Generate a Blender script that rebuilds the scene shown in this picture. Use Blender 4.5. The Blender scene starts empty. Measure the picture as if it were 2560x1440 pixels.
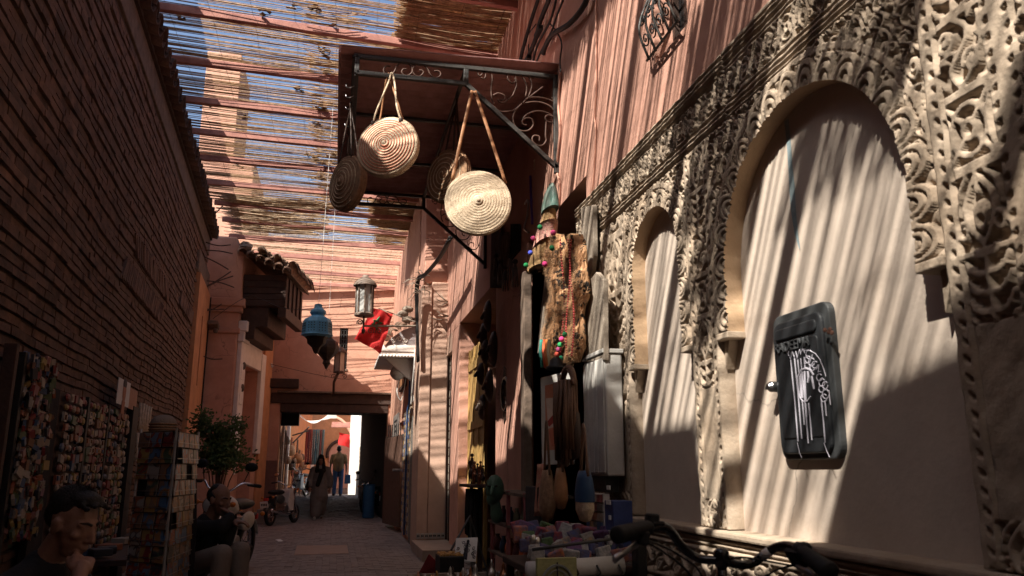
import bpy, bmesh, math, random
import numpy as np
from mathutils import Vector, Matrix
random.seed(7); rng = np.random.default_rng(7)
S = bpy.context.scene; C = S.collection
# ---------------------------------------------------------------- camera
EYE = Vector((0, 0, 1.3)); YAW = math.radians(12.3); PITCH = math.radians(12.9)
cd = bpy.data.cameras.new("camera"); cam = bpy.data.objects.new("camera", cd); C.objects.link(cam)
cam.location = EYE; cam.rotation_euler = (math.pi / 2 + PITCH, 0, -YAW)
cd.sensor_width = 36; cd.lens = 36 * 1990 / 2560; cd.clip_start = 0.05; cd.clip_end = 400
cd.dof.use_dof = True; cd.dof.focus_distance = 8.0; cd.dof.aperture_fstop = 4.5
S.camera = cam
# ---------------------------------------------------------------- sky, sun, exposure
LDIR = Vector((1.0, 0.9, -1.5)).normalized()          # the way the sunlight travels
w = bpy.data.worlds.new("World"); S.world = w; w.use_nodes = True
wn = w.node_tree; bg = wn.nodes["Background"]; sky = wn.nodes.new("ShaderNodeTexSky")
sky.sky_type = 'NISHITA'; sky.sun_disc = False; sky.sun_elevation = math.radians(48.1); sky.sun_rotation = math.radians(228)
sky.air_density = 1.0; sky.dust_density = 2.6; sky.ozone_density = 1.5
wn.links.new(sky.outputs[0], bg.inputs[0]); bg.inputs[1].default_value = 0.09
sl = bpy.data.lights.new("sun", 'SUN'); sl.energy = 5.0; sl.angle = math.radians(0.42); sl.color = (1.0, 0.93, 0.82)
so = bpy.data.objects.new("sun", sl); C.objects.link(so); so.rotation_euler = LDIR.to_track_quat('-Z', 'Y').to_euler(); so.location = (-20, -18, 30)
S.view_settings.view_transform = 'Standard'; S.view_settings.look = 'None'; S.view_settings.gamma = 1; S.view_settings.exposure = 1.3
S.view_settings.use_curve_mapping = False
try:
    S.cycles.max_bounces = 7; S.cycles.diffuse_bounces = 4; S.cycles.use_denoising = True
except Exception: pass

# ---------------------------------------------------------------- helpers: turn a pixel of the 2560x1440 photograph into a point on a plane
_fw = Vector((math.sin(YAW) * math.cos(PITCH), math.cos(YAW) * math.cos(PITCH), math.sin(PITCH)))
_rt = Vector((math.cos(YAW), -math.sin(YAW), 0)); _up = _rt.cross(_fw)
def ray(u, v): return _fw + _rt * float((u - 1280) / 1990) + _up * float((720 - v) / 1990)
def onx(u, v, X): d = ray(u, v); return EYE + d * (X / d.x)
def ony(u, v, Y): d = ray(u, v); return EYE + d * (Y / d.y)
def onz(u, v, Z): d = ray(u, v); return EYE + d * ((Z - 1.3) / d.z)
LW = Vector((-0.0581, 0.9983, 0)); LN = Vector((0.9983, 0.0581, 0)); L0 = Vector((-1.92, 0, 0))
def lw(s, off, z): return L0 + LW * s + LN * off + Vector((0, 0, z))      # along the left wall, off it, up
def onl(u, v, off=0):
    d = ray(u, v); n = LN; t = (L0 + LN * off - EYE).dot(n) / d.dot(n); return EYE + d * t
def gz(y):                                                               # the street climbs a little past the passage
    t = min(max((y - 22) / 10, 0), 1); return 0.36 * t * t * (3 - 2 * t)

class MB:
    """collects shapes; build() links them as ONE mesh object"""
    def __init__(s): s.v = []; s.f = []; s.m = []
    def add(s, vs, fs, m=0):
        o = len(s.v); s.v += [tuple(p) for p in vs]; s.f += [tuple(i + o for i in f) for f in fs]; s.m += [m] * len(fs); return s
    def box(s, x0, x1, y0, y1, z0, z1, m=0):
        vs = [(x, y, z) for z in (z0, z1) for y in (y0, y1) for x in (x0, x1)]
        return s.add(vs, [(0, 2, 3, 1), (4, 5, 7, 6), (0, 1, 5, 4), (2, 6, 7, 3), (0, 4, 6, 2), (1, 3, 7, 5)], m)
    def bx(s, c, d, R=None, m=0, jit=0):
        c = Vector(c); vs = []
        for k in (-1, 1):
            for j in (-1, 1):
                for i in (-1, 1):
                    p = Vector((i * d[0] / 2, j * d[1] / 2, k * d[2] / 2))
                    if jit: p += Vector((random.uniform(-jit, jit), random.uniform(-jit, jit), random.uniform(-jit, jit)))
                    vs.append(c + (R @ p if R else p))
        return s.add(vs, [(0, 2, 3, 1), (4, 5, 7, 6), (0, 1, 5, 4), (2, 6, 7, 3), (0, 4, 6, 2), (1, 3, 7, 5)], m)
    def quad(s, a, b, c, d, m=0): return s.add([a, b, c, d], [(0, 1, 2, 3)], m)
    def tube(s, pts, r, n=6, m=0, closed=False, flat=1.0):
        pts = [Vector(p) for p in pts]; N = len(pts); rr = [float(q) for q in r] if hasattr(r, '__len__') else [r] * N
        vs = []; fs = []; ref = None
        for i, p in enumerate(pts):
            if closed: t = pts[(i + 1) % N] - pts[i - 1]
            else: t = pts[min(i + 1, N - 1)] - pts[max(i - 1, 0)]
            if t.length < 1e-9: t = Vector((0, 0, 1))
            t.normalize()
            if ref is None: ref = Vector((0, 0, 1)) if abs(t.z) < .9 else Vector((1, 0, 0))
            b = ref - t * ref.dot(t)
            if b.length < 1e-6: b = t.orthogonal()
            b.normalize(); ref = b; c = t.cross(b)
            for k in range(n):
                a = 2 * math.pi * k / n + math.pi / n
                vs.append(p + (b * math.cos(a) + c * math.sin(a) * flat) * rr[i])
        for i in range(N if closed else N - 1):
            j = (i + 1) % N
            for k in range(n):
                l = (k + 1) % n; fs.append((i * n + k, i * n + l, j * n + l, j * n + k))
        if not closed: fs.append(tuple(range(n))[::-1]); fs.append(tuple((N - 1) * n + k for k in range(n)))
        return s.add(vs, fs, m)
    def lathe(s, prof, c=(0, 0, 0), n=16, R=None, m=0, a0=0, a1=2 * math.pi, sx=1, sy=1):
        c = Vector(c); full = abs(a1 - a0 - 2 * math.pi) < 1e-6; K = n if full else n + 1; vs = []; fs = []
        for (r, z) in prof:
            for k in range(K):
                a = a0 + (a1 - a0) * k / n; p = Vector((r * math.cos(a) * sx, r * math.sin(a) * sy, z)); vs.append(c + (R @ p if R else p))
        for i in range(len(prof) - 1):
            for k in range(n):
                l = (k + 1) % K; fs.append((i * K + k, i * K + l, (i + 1) * K + l, (i + 1) * K + k))
        return s.add(vs, fs, m)
    def ell(s, c, r, n=12, h=8, R=None, m=0):
        if not hasattr(r, '__len__'): r = (r, r, r)
        c = Vector(c); vs = []; fs = []
        for i in range(h + 1):
            t = math.pi * i / h
            for k in range(n):
                a = 2 * math.pi * k / n; p = Vector((r[0] * math.sin(t) * math.cos(a), r[1] * math.sin(t) * math.sin(a), r[2] * math.cos(t))); vs.append(c + (R @ p if R else p))
        for i in range(h):
            for k in range(n):
                l = (k + 1) % n; fs.append((i * n + k, (i + 1) * n + k, (i + 1) * n + l, i * n + l))
        return s.add(vs, fs, m)
    def prism(s, poly, o, u, v, d, m=0):
        """polygon (list of 2D) in plane o+u*a+v*b, thickened by vector d"""
        o, u, v, d = map(Vector, (o, u, v, d)); n = len(poly)
        A = [o + u * a + v * b for a, b in poly]; vs = A + [p + d for p in A]
        fs = [tuple(range(n))[::-1], tuple(range(n, 2 * n))] + [(i, (i + 1) % n, (i + 1) % n + n, i + n) for i in range(n)]
        return s.add(vs, fs, m)
    def cap(s, a, b, ra, rb, n=10, m=0):
        """tapered capsule"""
        a = Vector(a); b = Vector(b); d = (b - a); L = d.length or 1e-6; R = d.to_track_quat('Z', 'Y').to_matrix()
        pr = [(1e-4, -ra)] + [(ra * math.cos(t), ra * math.sin(t)) for t in (-1.1, -.6, 0)] + [(rb * math.cos(t), L + rb * math.sin(t)) for t in (0, .6, 1.1)] + [(1e-4, L + rb)]
        return s.lathe(pr, a, n, R, m)
    def build(s, name, mat, parent=None, smooth=False, bevel=0, kind=None, auto=None):
        off = Vector((0, 0, 0)); p = parent
        while p is not None: off += p.location; p = p.parent
        me = bpy.data.meshes.new(name); me.from_pydata([(x - off.x, y - off.y, z - off.z) for x, y, z in s.v], [], s.f)
        mats = mat if isinstance(mat, (list, tuple)) else [mat]
        for q in mats: me.materials.append(q)
        if len(mats) > 1: me.polygons.foreach_set('material_index', s.m)
        if smooth: me.polygons.foreach_set('use_smooth', [True] * len(s.f))
        me.update(); o = bpy.data.objects.new(name, me); C.objects.link(o)
        if parent is not None: o.parent = parent
        if bevel:
            b = o.modifiers.new('bevel', 'BEVEL'); b.width = bevel; b.segments = 2; b.limit_method = 'ANGLE'
        if kind: o['kind'] = kind
        return o
def np_mesh(name, V, Fq, mat, parent=None, smooth=False, kind=None, mi=None):
    """a mesh straight from numpy arrays of vertices and quads"""
    off = Vector((0, 0, 0)); p = parent
    while p is not None: off += p.location; p = p.parent
    V = np.asarray(V, float) - np.array(off); Fq = np.asarray(Fq, np.int32); k = Fq.shape[1]
    me = bpy.data.meshes.new(name); me.vertices.add(len(V)); me.vertices.foreach_set('co', V.ravel())
    me.loops.add(Fq.size); me.loops.foreach_set('vertex_index', Fq.ravel()); me.polygons.add(len(Fq))
    me.polygons.foreach_set('loop_start', np.arange(0, Fq.size, k, dtype=np.int32))
    for q in (mat if isinstance(mat, (list, tuple)) else [mat]): me.materials.append(q)
    if mi is not None: me.polygons.foreach_set('material_index', np.asarray(mi, np.int32))
    if smooth: me.polygons.foreach_set('use_smooth', np.ones(len(Fq), bool))
    me.update(calc_edges=True); me.validate()
    o = bpy.data.objects.new(name, me); C.objects.link(o)
    if parent is not None: o.parent = parent
    if kind: o['kind'] = kind
    return o
def tag(o, label, cat, group=None, kind=None):
    o['label'] = label; o['category'] = cat
    if group: o['group'] = group
    o['kind'] = kind or 'thing'
    return o
def thing(name, label, cat, loc=(0, 0, 0), group=None):
    o = bpy.data.objects.new(name, None); C.objects.link(o); o.location = loc; o.empty_display_size = .1
    return tag(o, label, cat, group)
def struct(o): o['kind'] = 'structure'; return o
def dup(o, loc=None, rotz=None, label=None, parent=None):
    c = o.copy(); C.objects.link(c)
    if parent is not None: c.parent = parent
    if loc is not None: c.location = loc
    if rotz is not None: c.rotation_euler = (0, 0, rotz)
    if label: c['label'] = label
    for ch in list(o.children): dup(ch, parent=c)
    return c
def RZ(a): return Matrix.Rotation(a, 3, 'Z')
def RX(a): return Matrix.Rotation(a, 3, 'X')
def RY(a): return Matrix.Rotation(a, 3, 'Y')
def spiral(r0, r1, a0, turns, n=22):
    return [(math.cos(a0 + turns * 2 * math.pi * i / n) * (r0 + (r1 - r0) * i / n), math.sin(a0 + turns * 2 * math.pi * i / n) * (r0 + (r1 - r0) * i / n)) for i in range(n + 1)]

# ---------------------------------------------------------------- materials
MATS = {}
def mat(name, col, rough=.85, var=.22, scale=5.0, bump=.25, bscale=60.0, metal=0.0, rnd=0.0, col2=None, trans=0.0, spec=.35, stain=0.0, scol=None, crack=0.0):
    m = bpy.data.materials.new(name); m.use_nodes = True; nt = m.node_tree; N = nt.nodes; L = nt.links; b = N['Principled BSDF']
    tc = N.new('ShaderNodeTexCoord'); no = N.new('ShaderNodeTexNoise'); no.inputs['Scale'].default_value = scale; no.inputs['Detail'].default_value = 7; no.inputs['Roughness'].default_value = .65
    L.new(tc.outputs['Object'], no.inputs['Vector'])
    ra = N.new('ShaderNodeValToRGB'); c2 = col2 or [c * (1 - var) for c in col]; c1 = [min(1, c * (1 + var * .6)) for c in col]
    ra.color_ramp.elements[0].position = .3; ra.color_ramp.elements[1].position = .7
    ra.color_ramp.elements[0].color = (*c2, 1); ra.color_ramp.elements[1].color = (*c1, 1); L.new(no.outputs['Fac'], ra.inputs['Fac']); out = ra.outputs['Color']
    if stain:
        n2 = N.new('ShaderNodeTexNoise'); n2.inputs['Scale'].default_value = scale * .23; n2.inputs['Detail'].default_value = 9; n2.inputs['Roughness'].default_value = .7; L.new(tc.outputs['Object'], n2.inputs['Vector'])
        r2 = N.new('ShaderNodeValToRGB'); r2.color_ramp.elements[0].position = .48; r2.color_ramp.elements[1].position = .66; r2.color_ramp.elements[1].color = (stain,) * 3 + (1,); L.new(n2.outputs['Fac'], r2.inputs['Fac'])
        mx = N.new('ShaderNodeMix'); mx.data_type = 'RGBA'; L.new(r2.outputs['Color'], mx.inputs['Factor']); L.new(out, mx.inputs['A']); mx.inputs['B'].default_value = (*(scol or [c * .45 for c in col]), 1); out = mx.outputs['Result']
    if crack:
        nd = N.new('ShaderNodeTexNoise'); nd.inputs['Scale'].default_value = 3.0; nd.inputs['Detail'].default_value = 6; L.new(tc.outputs['Object'], nd.inputs['Vector'])
        ad = N.new('ShaderNodeVectorMath'); ad.operation = 'MULTIPLY_ADD'; L.new(nd.outputs['Color'], ad.inputs[0]); ad.inputs[1].default_value = (.5, .5, .5); L.new(tc.outputs['Object'], ad.inputs[2])
        vo = N.new('ShaderNodeTexVoronoi'); vo.feature = 'DISTANCE_TO_EDGE'; vo.inputs['Scale'].default_value = 1.15; L.new(ad.outputs[0], vo.inputs['Vector'])
        rc = N.new('ShaderNodeValToRGB'); rc.color_ramp.elements[0].position = .002; rc.color_ramp.elements[0].color = (1, 1, 1, 1); rc.color_ramp.elements[1].position = .009; rc.color_ramp.elements[1].color = (0, 0, 0, 1); L.new(vo.outputs['Distance'], rc.inputs['Fac'])
        nm = N.new('ShaderNodeTexNoise'); nm.inputs['Scale'].default_value = .9; L.new(tc.outputs['Object'], nm.inputs['Vector']); rm = N.new('ShaderNodeValToRGB'); rm.color_ramp.elements[0].position = .50; rm.color_ramp.elements[1].position = .60; rm.color_ramp.elements[1].color = (crack,) * 3 + (1,); L.new(nm.outputs['Fac'], rm.inputs['Fac'])
        mu = N.new('ShaderNodeMath'); mu.operation = 'MULTIPLY'; L.new(rc.outputs['Color'], mu.inputs[0]); L.new(rm.outputs['Color'], mu.inputs[1])
        mc = N.new('ShaderNodeMix'); mc.data_type = 'RGBA'; L.new(mu.outputs[0], mc.inputs['Factor']); L.new(out, mc.inputs['A']); mc.inputs['B'].default_value = (*[c * .3 for c in col], 1); out = mc.outputs['Result']
    if rnd:
        oi = N.new('ShaderNodeObjectInfo'); mr = N.new('ShaderNodeMapRange'); mr.inputs['To Min'].default_value = 1 - rnd; mr.inputs['To Max'].default_value = 1 + rnd; L.new(oi.outputs['Random'], mr.inputs['Value'])
        hs = N.new('ShaderNodeHueSaturation'); L.new(mr.outputs['Result'], hs.inputs['Value']); L.new(out, hs.inputs['Color']); out = hs.outputs['Color']
    L.new(out, b.inputs['Base Color']); b.inputs['Roughness'].default_value = rough; b.inputs['Metallic'].default_value = metal; b.inputs['Specular IOR Level'].default_value = spec
    if bump:
        n3 = N.new('ShaderNodeTexNoise'); n3.inputs['Scale'].default_value = bscale; n3.inputs['Detail'].default_value = 5; L.new(tc.outputs['Object'], n3.inputs['Vector'])
        bp = N.new('ShaderNodeBump'); bp.inputs['Strength'].default_value = bump; bp.inputs['Distance'].default_value = .01; L.new(n3.outputs['Fac'], bp.inputs['Height']); L.new(bp.outputs['Normal'], b.inputs['Normal'])
    if trans:
        tr = N.new('ShaderNodeBsdfTranslucent'); L.new(out, tr.inputs['Color']); ms = N.new('ShaderNodeMixShader'); ms.inputs[0].default_value = trans
        L.new(b.outputs[0], ms.inputs[1]); L.new(tr.outputs[0], ms.inputs[2]); L.new(ms.outputs[0], N['Material Output'].inputs['Surface'])
    MATS[name] = m; return m
mat('brick', (.165, .092, .062), .92, .45, 5.5, .5, 45, rnd=.28, col2=(.06, .036, .028), stain=.5, scol=(.15, .105, .08))
mat('mortar', (.07, .045, .033), .95, .3, 8, .6, 50)
mat('pink_plaster', (.56, .305, .23), .9, .14, 3.5, .4, 26, stain=.6, scol=(.44, .21, .145), crack=.8)
mat('salmon_plaster', (.54, .30, .215), .9, .14, 3, .35, 22, stain=.6, scol=(.40, .19, .13), crack=.8)
mat('orange_plaster', (.56, .27, .13), .9, .2, 4, .35, 26, stain=.5, scol=(.42, .18, .10))
mat('pale_plaster', (.50, .33, .25), .9, .14, 3.5, .35, 26, stain=.4, scol=(.40, .25, .19))
mat('stucco', (.40, .32, .245), .9, .2, 9, .4, 55, col2=(.30, .235, .175), stain=.7, scol=(.33, .24, .165))
mat('niche_plaster', (.55, .46, .385), .92, .12, 4, .18, 45, stain=.6, scol=(.45, .345, .265), crack=.7)
mat('jamb_plaster', (.55, .38, .24), .92, .15, 5, .3, 40)
mat('white_stucco', (.74, .68, .63), .85, .12, 6, .25, 40, stain=.3, scol=(.55, .46, .38))
mat('reed', (.62, .44, .28), .7, .3, 14, 0, rnd=0, col2=(.30, .19, .11), trans=.42, spec=.3)
mat('reed_pale', (.68, .53, .38), .7, .4, 14, 0, col2=(.24, .15, .08), trans=.3)
mat('beam_red', (.40, .19, .15), .75, .3, 4, .3, 40, col2=(.26, .11, .09))
mat('dark_wood', (.055, .030, .022), .7, .4, 7, .5, 40, col2=(.03, .017, .013))
mat('old_wood', (.17, .12, .09), .85, .4, 8, .5, 40, col2=(.09, .065, .05))
mat('grey_wood', (.30, .25, .20), .85, .35, 9, .5, 50, col2=(.17, .135, .105))
mat('yellow_wood', (.42, .26, .09), .7, .25, 7, .3, 40)
mat('iron', (.022, .021, .021), .5, .4, 12, .25, 80, spec=.5, col2=(.05, .045, .04))
mat('iron_brown', (.10, .055, .04), .6, .4, 12, .25, 80)
mat('steel', (.45, .45, .46), .35, .3, 12, .1, 80, metal=1)
mat('chrome', (.7, .7, .72), .15, .1, 12, 0, metal=1)
mat('canopy_sheet', (.48, .27, .25), .6, .3, 5, .2, 30, col2=(.36, .18, .165))
mat('tile_clay', (.26, .155, .105), .9, .4, 7, .5, 40, rnd=.3, col2=(.14, .10, .075))
mat('tile_dark', (.10, .06, .042), .9, .4, 7, .5, 40, rnd=.3)
mat('paver', (.28, .235, .225), .8, .2, 9, .3, 50, rnd=.18, col2=(.20, .165, .158))
mat('ground', (.09, .065, .055), .95, .3, 6, .5, 30)
mat('slab', (.32, .22, .18), .85, .2, 6, .3, 40)
mat('marble_step', (.34, .26, .215), .6, .18, 6, .2, 40)
mat('black', (.012, .011, .011), .55, .3, 10, .15, 60)
mat('rubber', (.016, .016, .016), .7, .3, 10, .2, 60)
mat('black_gloss', (.012, .012, .014), .22, .2, 10, 0, spec=.6)
mat('white_paint', (.72, .70, .66), .45, .1, 6, .1, 40)
mat('dirty_white', (.52, .50, .47), .6, .18, 6, .2, 50, stain=.5, scol=(.34, .31, .28))
mat('red_cloth', (.62, .03, .03), .8, .15, 8, .2, 80, trans=.35)
mat('red', (.42, .03, .025), .5, .2, 8, .1, 60)
mat('green', (.02, .20, .10), .6, .2, 8, .1, 60)
mat('blue', (.03, .10, .30), .5, .25, 8, .1, 60)
mat('blue_lantern', (.20, .52, .78), .45, .2, 12, .15, 60, spec=.5)
mat('brown_metal', (.055, .033, .026), .5, .4, 12, .3, 60)
mat('glass_frost', (.66, .66, .64), .5, .12, 9, .1, 30, trans=.4)
mat('brass', (.62, .38, .13), .3, .3, 12, .1, 60, metal=1)
mat('silver', (.62, .60, .58), .28, .3, 12, .1, 60, metal=1)
mat('copper', (.42, .19, .10), .35, .3, 12, .1, 60, metal=1)
mat('leather_tan', (.36, .17, .08), .55, .3, 10, .3, 70)
mat('leather_dark', (.05, .028, .02), .5, .4, 10, .35, 70)
mat('leather_brown', (.13, .065, .038), .55, .35, 10, .35, 70)
mat('straw', (.64, .52, .38), .85, .3, 30, .6, 90, col2=(.44, .33, .22))
mat('straw_dark', (.30, .175, .10), .85, .3, 30, .6, 90, col2=(.18, .10, .06))
mat('straw_red', (.58, .20, .13), .85, .3, 30, .6, 90)
mat('skin', (.235, .125, .085), .6, .14, 14, .1, 90, spec=.4)
mat('skin_old', (.20, .105, .072), .6, .16, 14, .15, 90)
mat('hair', (.010, .008, .007), .65, .3, 40, .5, 120)
mat('cloth_black', (.012, .011, .012), .9, .3, 10, .4, 90)
mat('cloth_beige', (.20, .16, .13), .9, .15, 10, .4, 60)
mat('cloth_grey', (.17, .155, .145), .9, .2, 8, .4, 60)
mat('cloth_dark', (.035, .03, .032), .9, .3, 10, .4, 60)
mat('mustard', (.34, .20, .085), .9, .15, 10, .4, 60)
mat('jeans', (.07, .11, .20), .9, .25, 14, .4, 80)
mat('leaf', (.085, .13, .04), .7, .4, 6, 0, col2=(.045, .075, .025), trans=.4)
mat('green_mask', (.07, .13, .09), .5, .3, 10, .3, 40)
mat('awning', (.75, .70, .64), .8, .1, 4, .1, 40, trans=.4)
mat('paper', (.72, .71, .69), .85, .06, 8, 0)
mat('ink', (.02, .02, .03), .7, .2, 8, 0)
mat('graffiti', (.52, .50, .57), .6, .1, 8, 0)
mat('grey_streak', (.26, .33, .35), .8, .3, 22, .1, 60)
PALETTE = {}
def flat(c, rough=.7):
    k = tuple(round(x, 2) for x in c) + (rough,)
    if k not in PALETTE: PALETTE[k] = mat('paint_%d' % len(PALETTE), c, rough, .15, 14, .1, 60)
    return PALETTE[k]
# ================================================================ the setting
# ---- sheet of ground to the horizon
b = MB(); ys = [-60, -20, 0, 10, 20] + [22 + i for i in range(0, 14)] + [60, 140]
for a, c in zip(ys, ys[1:]): b.quad((-70, a, gz(a) - .02), (70, a, gz(a) - .02), (70, c, gz(c) - .02), (-70, c, gz(c) - .02))
ground = struct(b.build('ground', MATS['ground']))
# ---- paved alley: concrete setts laid one by one
street = struct(MB().quad((-3.2, -8, -.008), (2.0, -8, -.008), (2.0, 21.9, -.008), (-3.2, 21.9, -.008)).build('street', MATS['ground']))
pv = []
for k in range(8):
    m = MB(); m.bx((0, 0, -.012), (.195, .095, .03), jit=.002); o = m.build('paver', MATS['paver'], street, bevel=.006); pv.append(o)
cells = []
row = 0; y = -3.0
while y < 34:
    x = -3.1 + (row % 2) * .1
    while x < 1.9:
        cells.append((x + .1, y + .05)); x += .2
    y += .1; row += 1
near = [c for c in cells if 9.3 < c[1] < 12.6 and -1.75 < c[0] < 1.55]
near.sort(key=lambda c: c[1]); near = near[:292]; ns = set(near)
for i, (x, y) in enumerate(near):
    if i < 8: o = pv[i]
    else: o = pv[i % 8].copy(); C.objects.link(o); o.parent = street
    o.location = (x, y, random.uniform(-.002, .002)); o.rotation_euler = (random.uniform(-.012, .012), random.uniform(-.008, .008), random.uniform(-.015, .015))
m = MB()
for c in cells:
    if c in ns: continue
    if c[0] < -2.0 - .058 * c[1] or (c[1] > 21.9 and c[0] < -2.1): continue
    m.bx((c[0], c[1], gz(c[1]) - .012 + random.uniform(-.002, .002)), (.195, .095, .03), jit=.0025)
m.build('paver', MATS['paver'], street, kind='stuff')
# pale stone strip let into the paving
p = [onz(735, 1387, .012), onz(872, 1383, .012), onz(868, 1363, .012), onz(742, 1364, .012)]
m = MB(); m.prism([(q.x, q.y) for q in p], (0, 0, -.02), (1, 0, 0), (0, 1, 0), (0, 0, .034)); m.build('stone_strip', MATS['slab'], street, bevel=.006)
p = onz(698, 1354, 0); tag(MB().bx((p.x, p.y, .02), (.10, .13, .012), RZ(.5) @ RX(.2)).build('litter', MATS['paper'], bevel=.003), 'small crumpled white scrap of litter on the paving', 'litter')
p = onz(1000, 1318, 0); tag(MB().bx((p.x, p.y, .012), (.62, .75, .02), RZ(.05)).build('doormat', flat((.09, .11, .07)), bevel=.004), 'flat green doormat on the ground by the mosaic door post', 'doormat')

# ---- left wall of thin flat bricks with a tiled coping
lwall = thing('brick_wall', 'tall shaded wall of thin flat bricks along the left of the alley', 'wall', (-2.2, 6, 0))
def lbox(m, s0, s1, o0, o1, z0, z1, mi=0):
    vs = [lw(s, o, z) for z in (z0, z1) for s in (s0, s1) for o in (o0, o1)]
    m.add(vs, [(0, 2, 3, 1), (4, 5, 7, 6), (0, 1, 5, 4), (2, 6, 7, 3), (0, 4, 6, 2), (1, 3, 7, 5)], mi)
m = MB(); lbox(m, -9, 18.25, -.34, -.012, 0, 5.99); m.build('wall_core', MATS['mortar'], lwall)
CH = .081
def brick_list():
    out = []; r = 0; z = .02
    while z < 5.90:
        s = 1.6 + random.uniform(0, .2)
        while s < 18.22:
            L = random.uniform(.24, .36) if random.random() > .10 else random.uniform(.12, .18)
            if s + L > 18.22: L = 18.22 - s
            if L > .05: out.append((s, L, z, r))
            s += L + random.uniform(.002, .012)
        z += CH * random.uniform(.93, 1.06); r += 1
    return out
bl = brick_list()
def wav(s, z): return .024 * math.sin(s * .75 + z * 1.1) + .010 * math.sin(s * 2.1 - z * 2.0) + .004 * math.sin(s * 5.3 + z * 3)
def brick_pts(s, L, z, r):
    p = .010 + .010 * math.sin(r * 2.4) + random.uniform(-.005, .008); h = CH - random.uniform(.016, .024); tl = random.uniform(-.003, .003)
    q = []
    for dz in (0, h):
        for ds in (0, L):
            for o in (-.03, p):
                q.append(lw(s + ds + random.uniform(-.004, .004), o + random.uniform(-.004, .004), z + wav(s + ds, z) + dz + (tl if ds else -tl) + random.uniform(-.004, .004)))
    return q
BF = [(0, 2, 3, 1), (4, 5, 7, 6), (0, 1, 5, 4), (2, 6, 7, 3), (1, 3, 7, 5)]
def bscore(t): s, L, z, r = t; return ((s + .1) ** 2 + (z - 2.5) ** 2 * .8) if (5.2 < s and 1.3 < z < 5.2 and z < 1.35 + s * .62) else 1e9
order = sorted(range(len(bl)), key=lambda i: bscore(bl[i])); single = set(order[:296])
rest = MB()
for i, t in enumerate(bl):
    q = brick_pts(*t)
    if i in single: MB().add(q, BF).build('brick', MATS['brick'], lwall)
    else: rest.add(q, BF)
rest.build('brick', MATS['brick'], lwall, kind='stuff')
# band of short upright bricks let into the courses (visible as a herringbone patch)
for (sa, sb, zz, tilt) in ((9.6, 12.5, 3.56, .5), (10.1, 12.9, 3.98, -.5), (14.4, 16.4, 4.2, .5)):
    m = MB(); s = sa; R0 = Matrix((LW, LN, Vector((0, 0, 1)))).transposed()
    while s < sb:
        m.bx(lw(s, .006, zz), (.065, .06, .30), R0 @ RY(tilt), jit=.007); s += .10
    m.build('upright_brick', MATS['brick'], lwall, kind='stuff')
m = MB(); lbox(m, -9, 18.3, -.34, .025, 5.985, 6.34); m.build('coping_band', MATS['old_wood'], lwall, bevel=.01)
m = MB(); lbox(m, -9, 18.3, -.34, .06, 6.34, 6.40); m.build('coping_bed', MATS['mortar'], lwall)
def barrel(w, l, th=.014, n=7, taper=.85, up=True):
    m = MB(); vs = []
    for j, (yy, k) in enumerate(((0, 1), (l, taper))):
        for rr in (w, w - th):
            for i in range(n + 1):
                a = math.pi * i / n; vs.append((rr * k * math.cos(a), yy, rr * k * math.sin(a) * (1 if up else -1)))
    K = n + 1; f = []
    for i in range(n):
        f += [(i, i + 1, 2 * K + i + 1, 2 * K + i), (K + i + 1, K + i, 3 * K + i, 3 * K + i + 1), (i + 1, i, K + i, K + i + 1), (2 * K + i, 2 * K + i + 1, 3 * K + i + 1, 3 * K + i)]
    return m.add(vs, f)
cover = barrel(.125, .50, .02).build('roof_tile', MATS['tile_dark'], None, smooth=True); pan = barrel(.12, .50, .02, up=False).build('roof_tile', MATS['tile_dark'], None, smooth=True); cover.parent = lwall; pan.parent = lwall
LANG = math.atan2(LW.y, LW.x) - math.pi / 2
k = 0; s = 5.6; first = True
while s < 18.25:
    for src, ds, dz in ((cover, 0, 0), (pan, .135, .05)):
        o = src if first else src.copy()
        if not first: C.objects.link(o); o.parent = lwall
        o.location = lw(s + ds + random.uniform(-.008, .008), .21 + random.uniform(-.02, .02), 6.405 + dz + random.uniform(-.006, .006)) - lwall.location
        o.rotation_euler = (math.radians(11) + random.uniform(-.04, .04), random.uniform(-.05, .05), LANG + math.pi / 2 + random.uniform(-.05, .05))
    first = False; s += .27
# ---- the house behind the brick wall, seen through the reeds
m = MB()
HP = [(-9, 8.0), (-1.75, 7.88), (-1.05, 7.8), (-.78, 7.0), (-.2, 6.68), (.16, 6.9), (.34, 7.9), (2.5, 8.05), (18.3, 8.15)]  # roofline out of view, its dip shaped to place sun and shade on the arcade
m.prism([(-9, 0), (18.3, 0)] + HP[::-1], L0 + LN * -3.5, LW, (0, 0, 1), LN * 3.14)
tag(m.build('plastered_house', MATS['salmon_plaster']), 'pink plastered house rising behind the brick wall, glimpsed through reeds', 'house')
tw = thing('tower_house', 'sunlit pink house with a square rooftop tower seen through the reed roof', 'house', (-8, 44, 0))
MB().box(-18, -4.7, 40, 50, 0, 16.8).build('house_body', MATS['salmon_plaster'], tw, bevel=.05); MB().box(-7.4, -5.7, 39.8, 44, 16.8, 22.4).build('rooftop_tower', MATS['salmon_plaster'], tw, bevel=.04)
MB().box(-16, -8.5, 41, 48, 16.8, 18.6).build('parapet', MATS['salmon_plaster'], tw, bevel=.04)

# ---- right side of the alley: plastered house front with shop and door openings (facing -x at x = XR)
XR = 1.86
rh = thing('shop_house', 'pink plastered house front along the right with window, shop and doorway', 'house', (2.6, 8, 0))
def wall_piece(name, y0, y1, z0, z1, x0=XR, x1=2.9, mt='pink_plaster'): return MB().box(x0, x1, y0, y1, z0, z1).build(name, MATS[mt], rh, bevel=.012)
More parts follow.
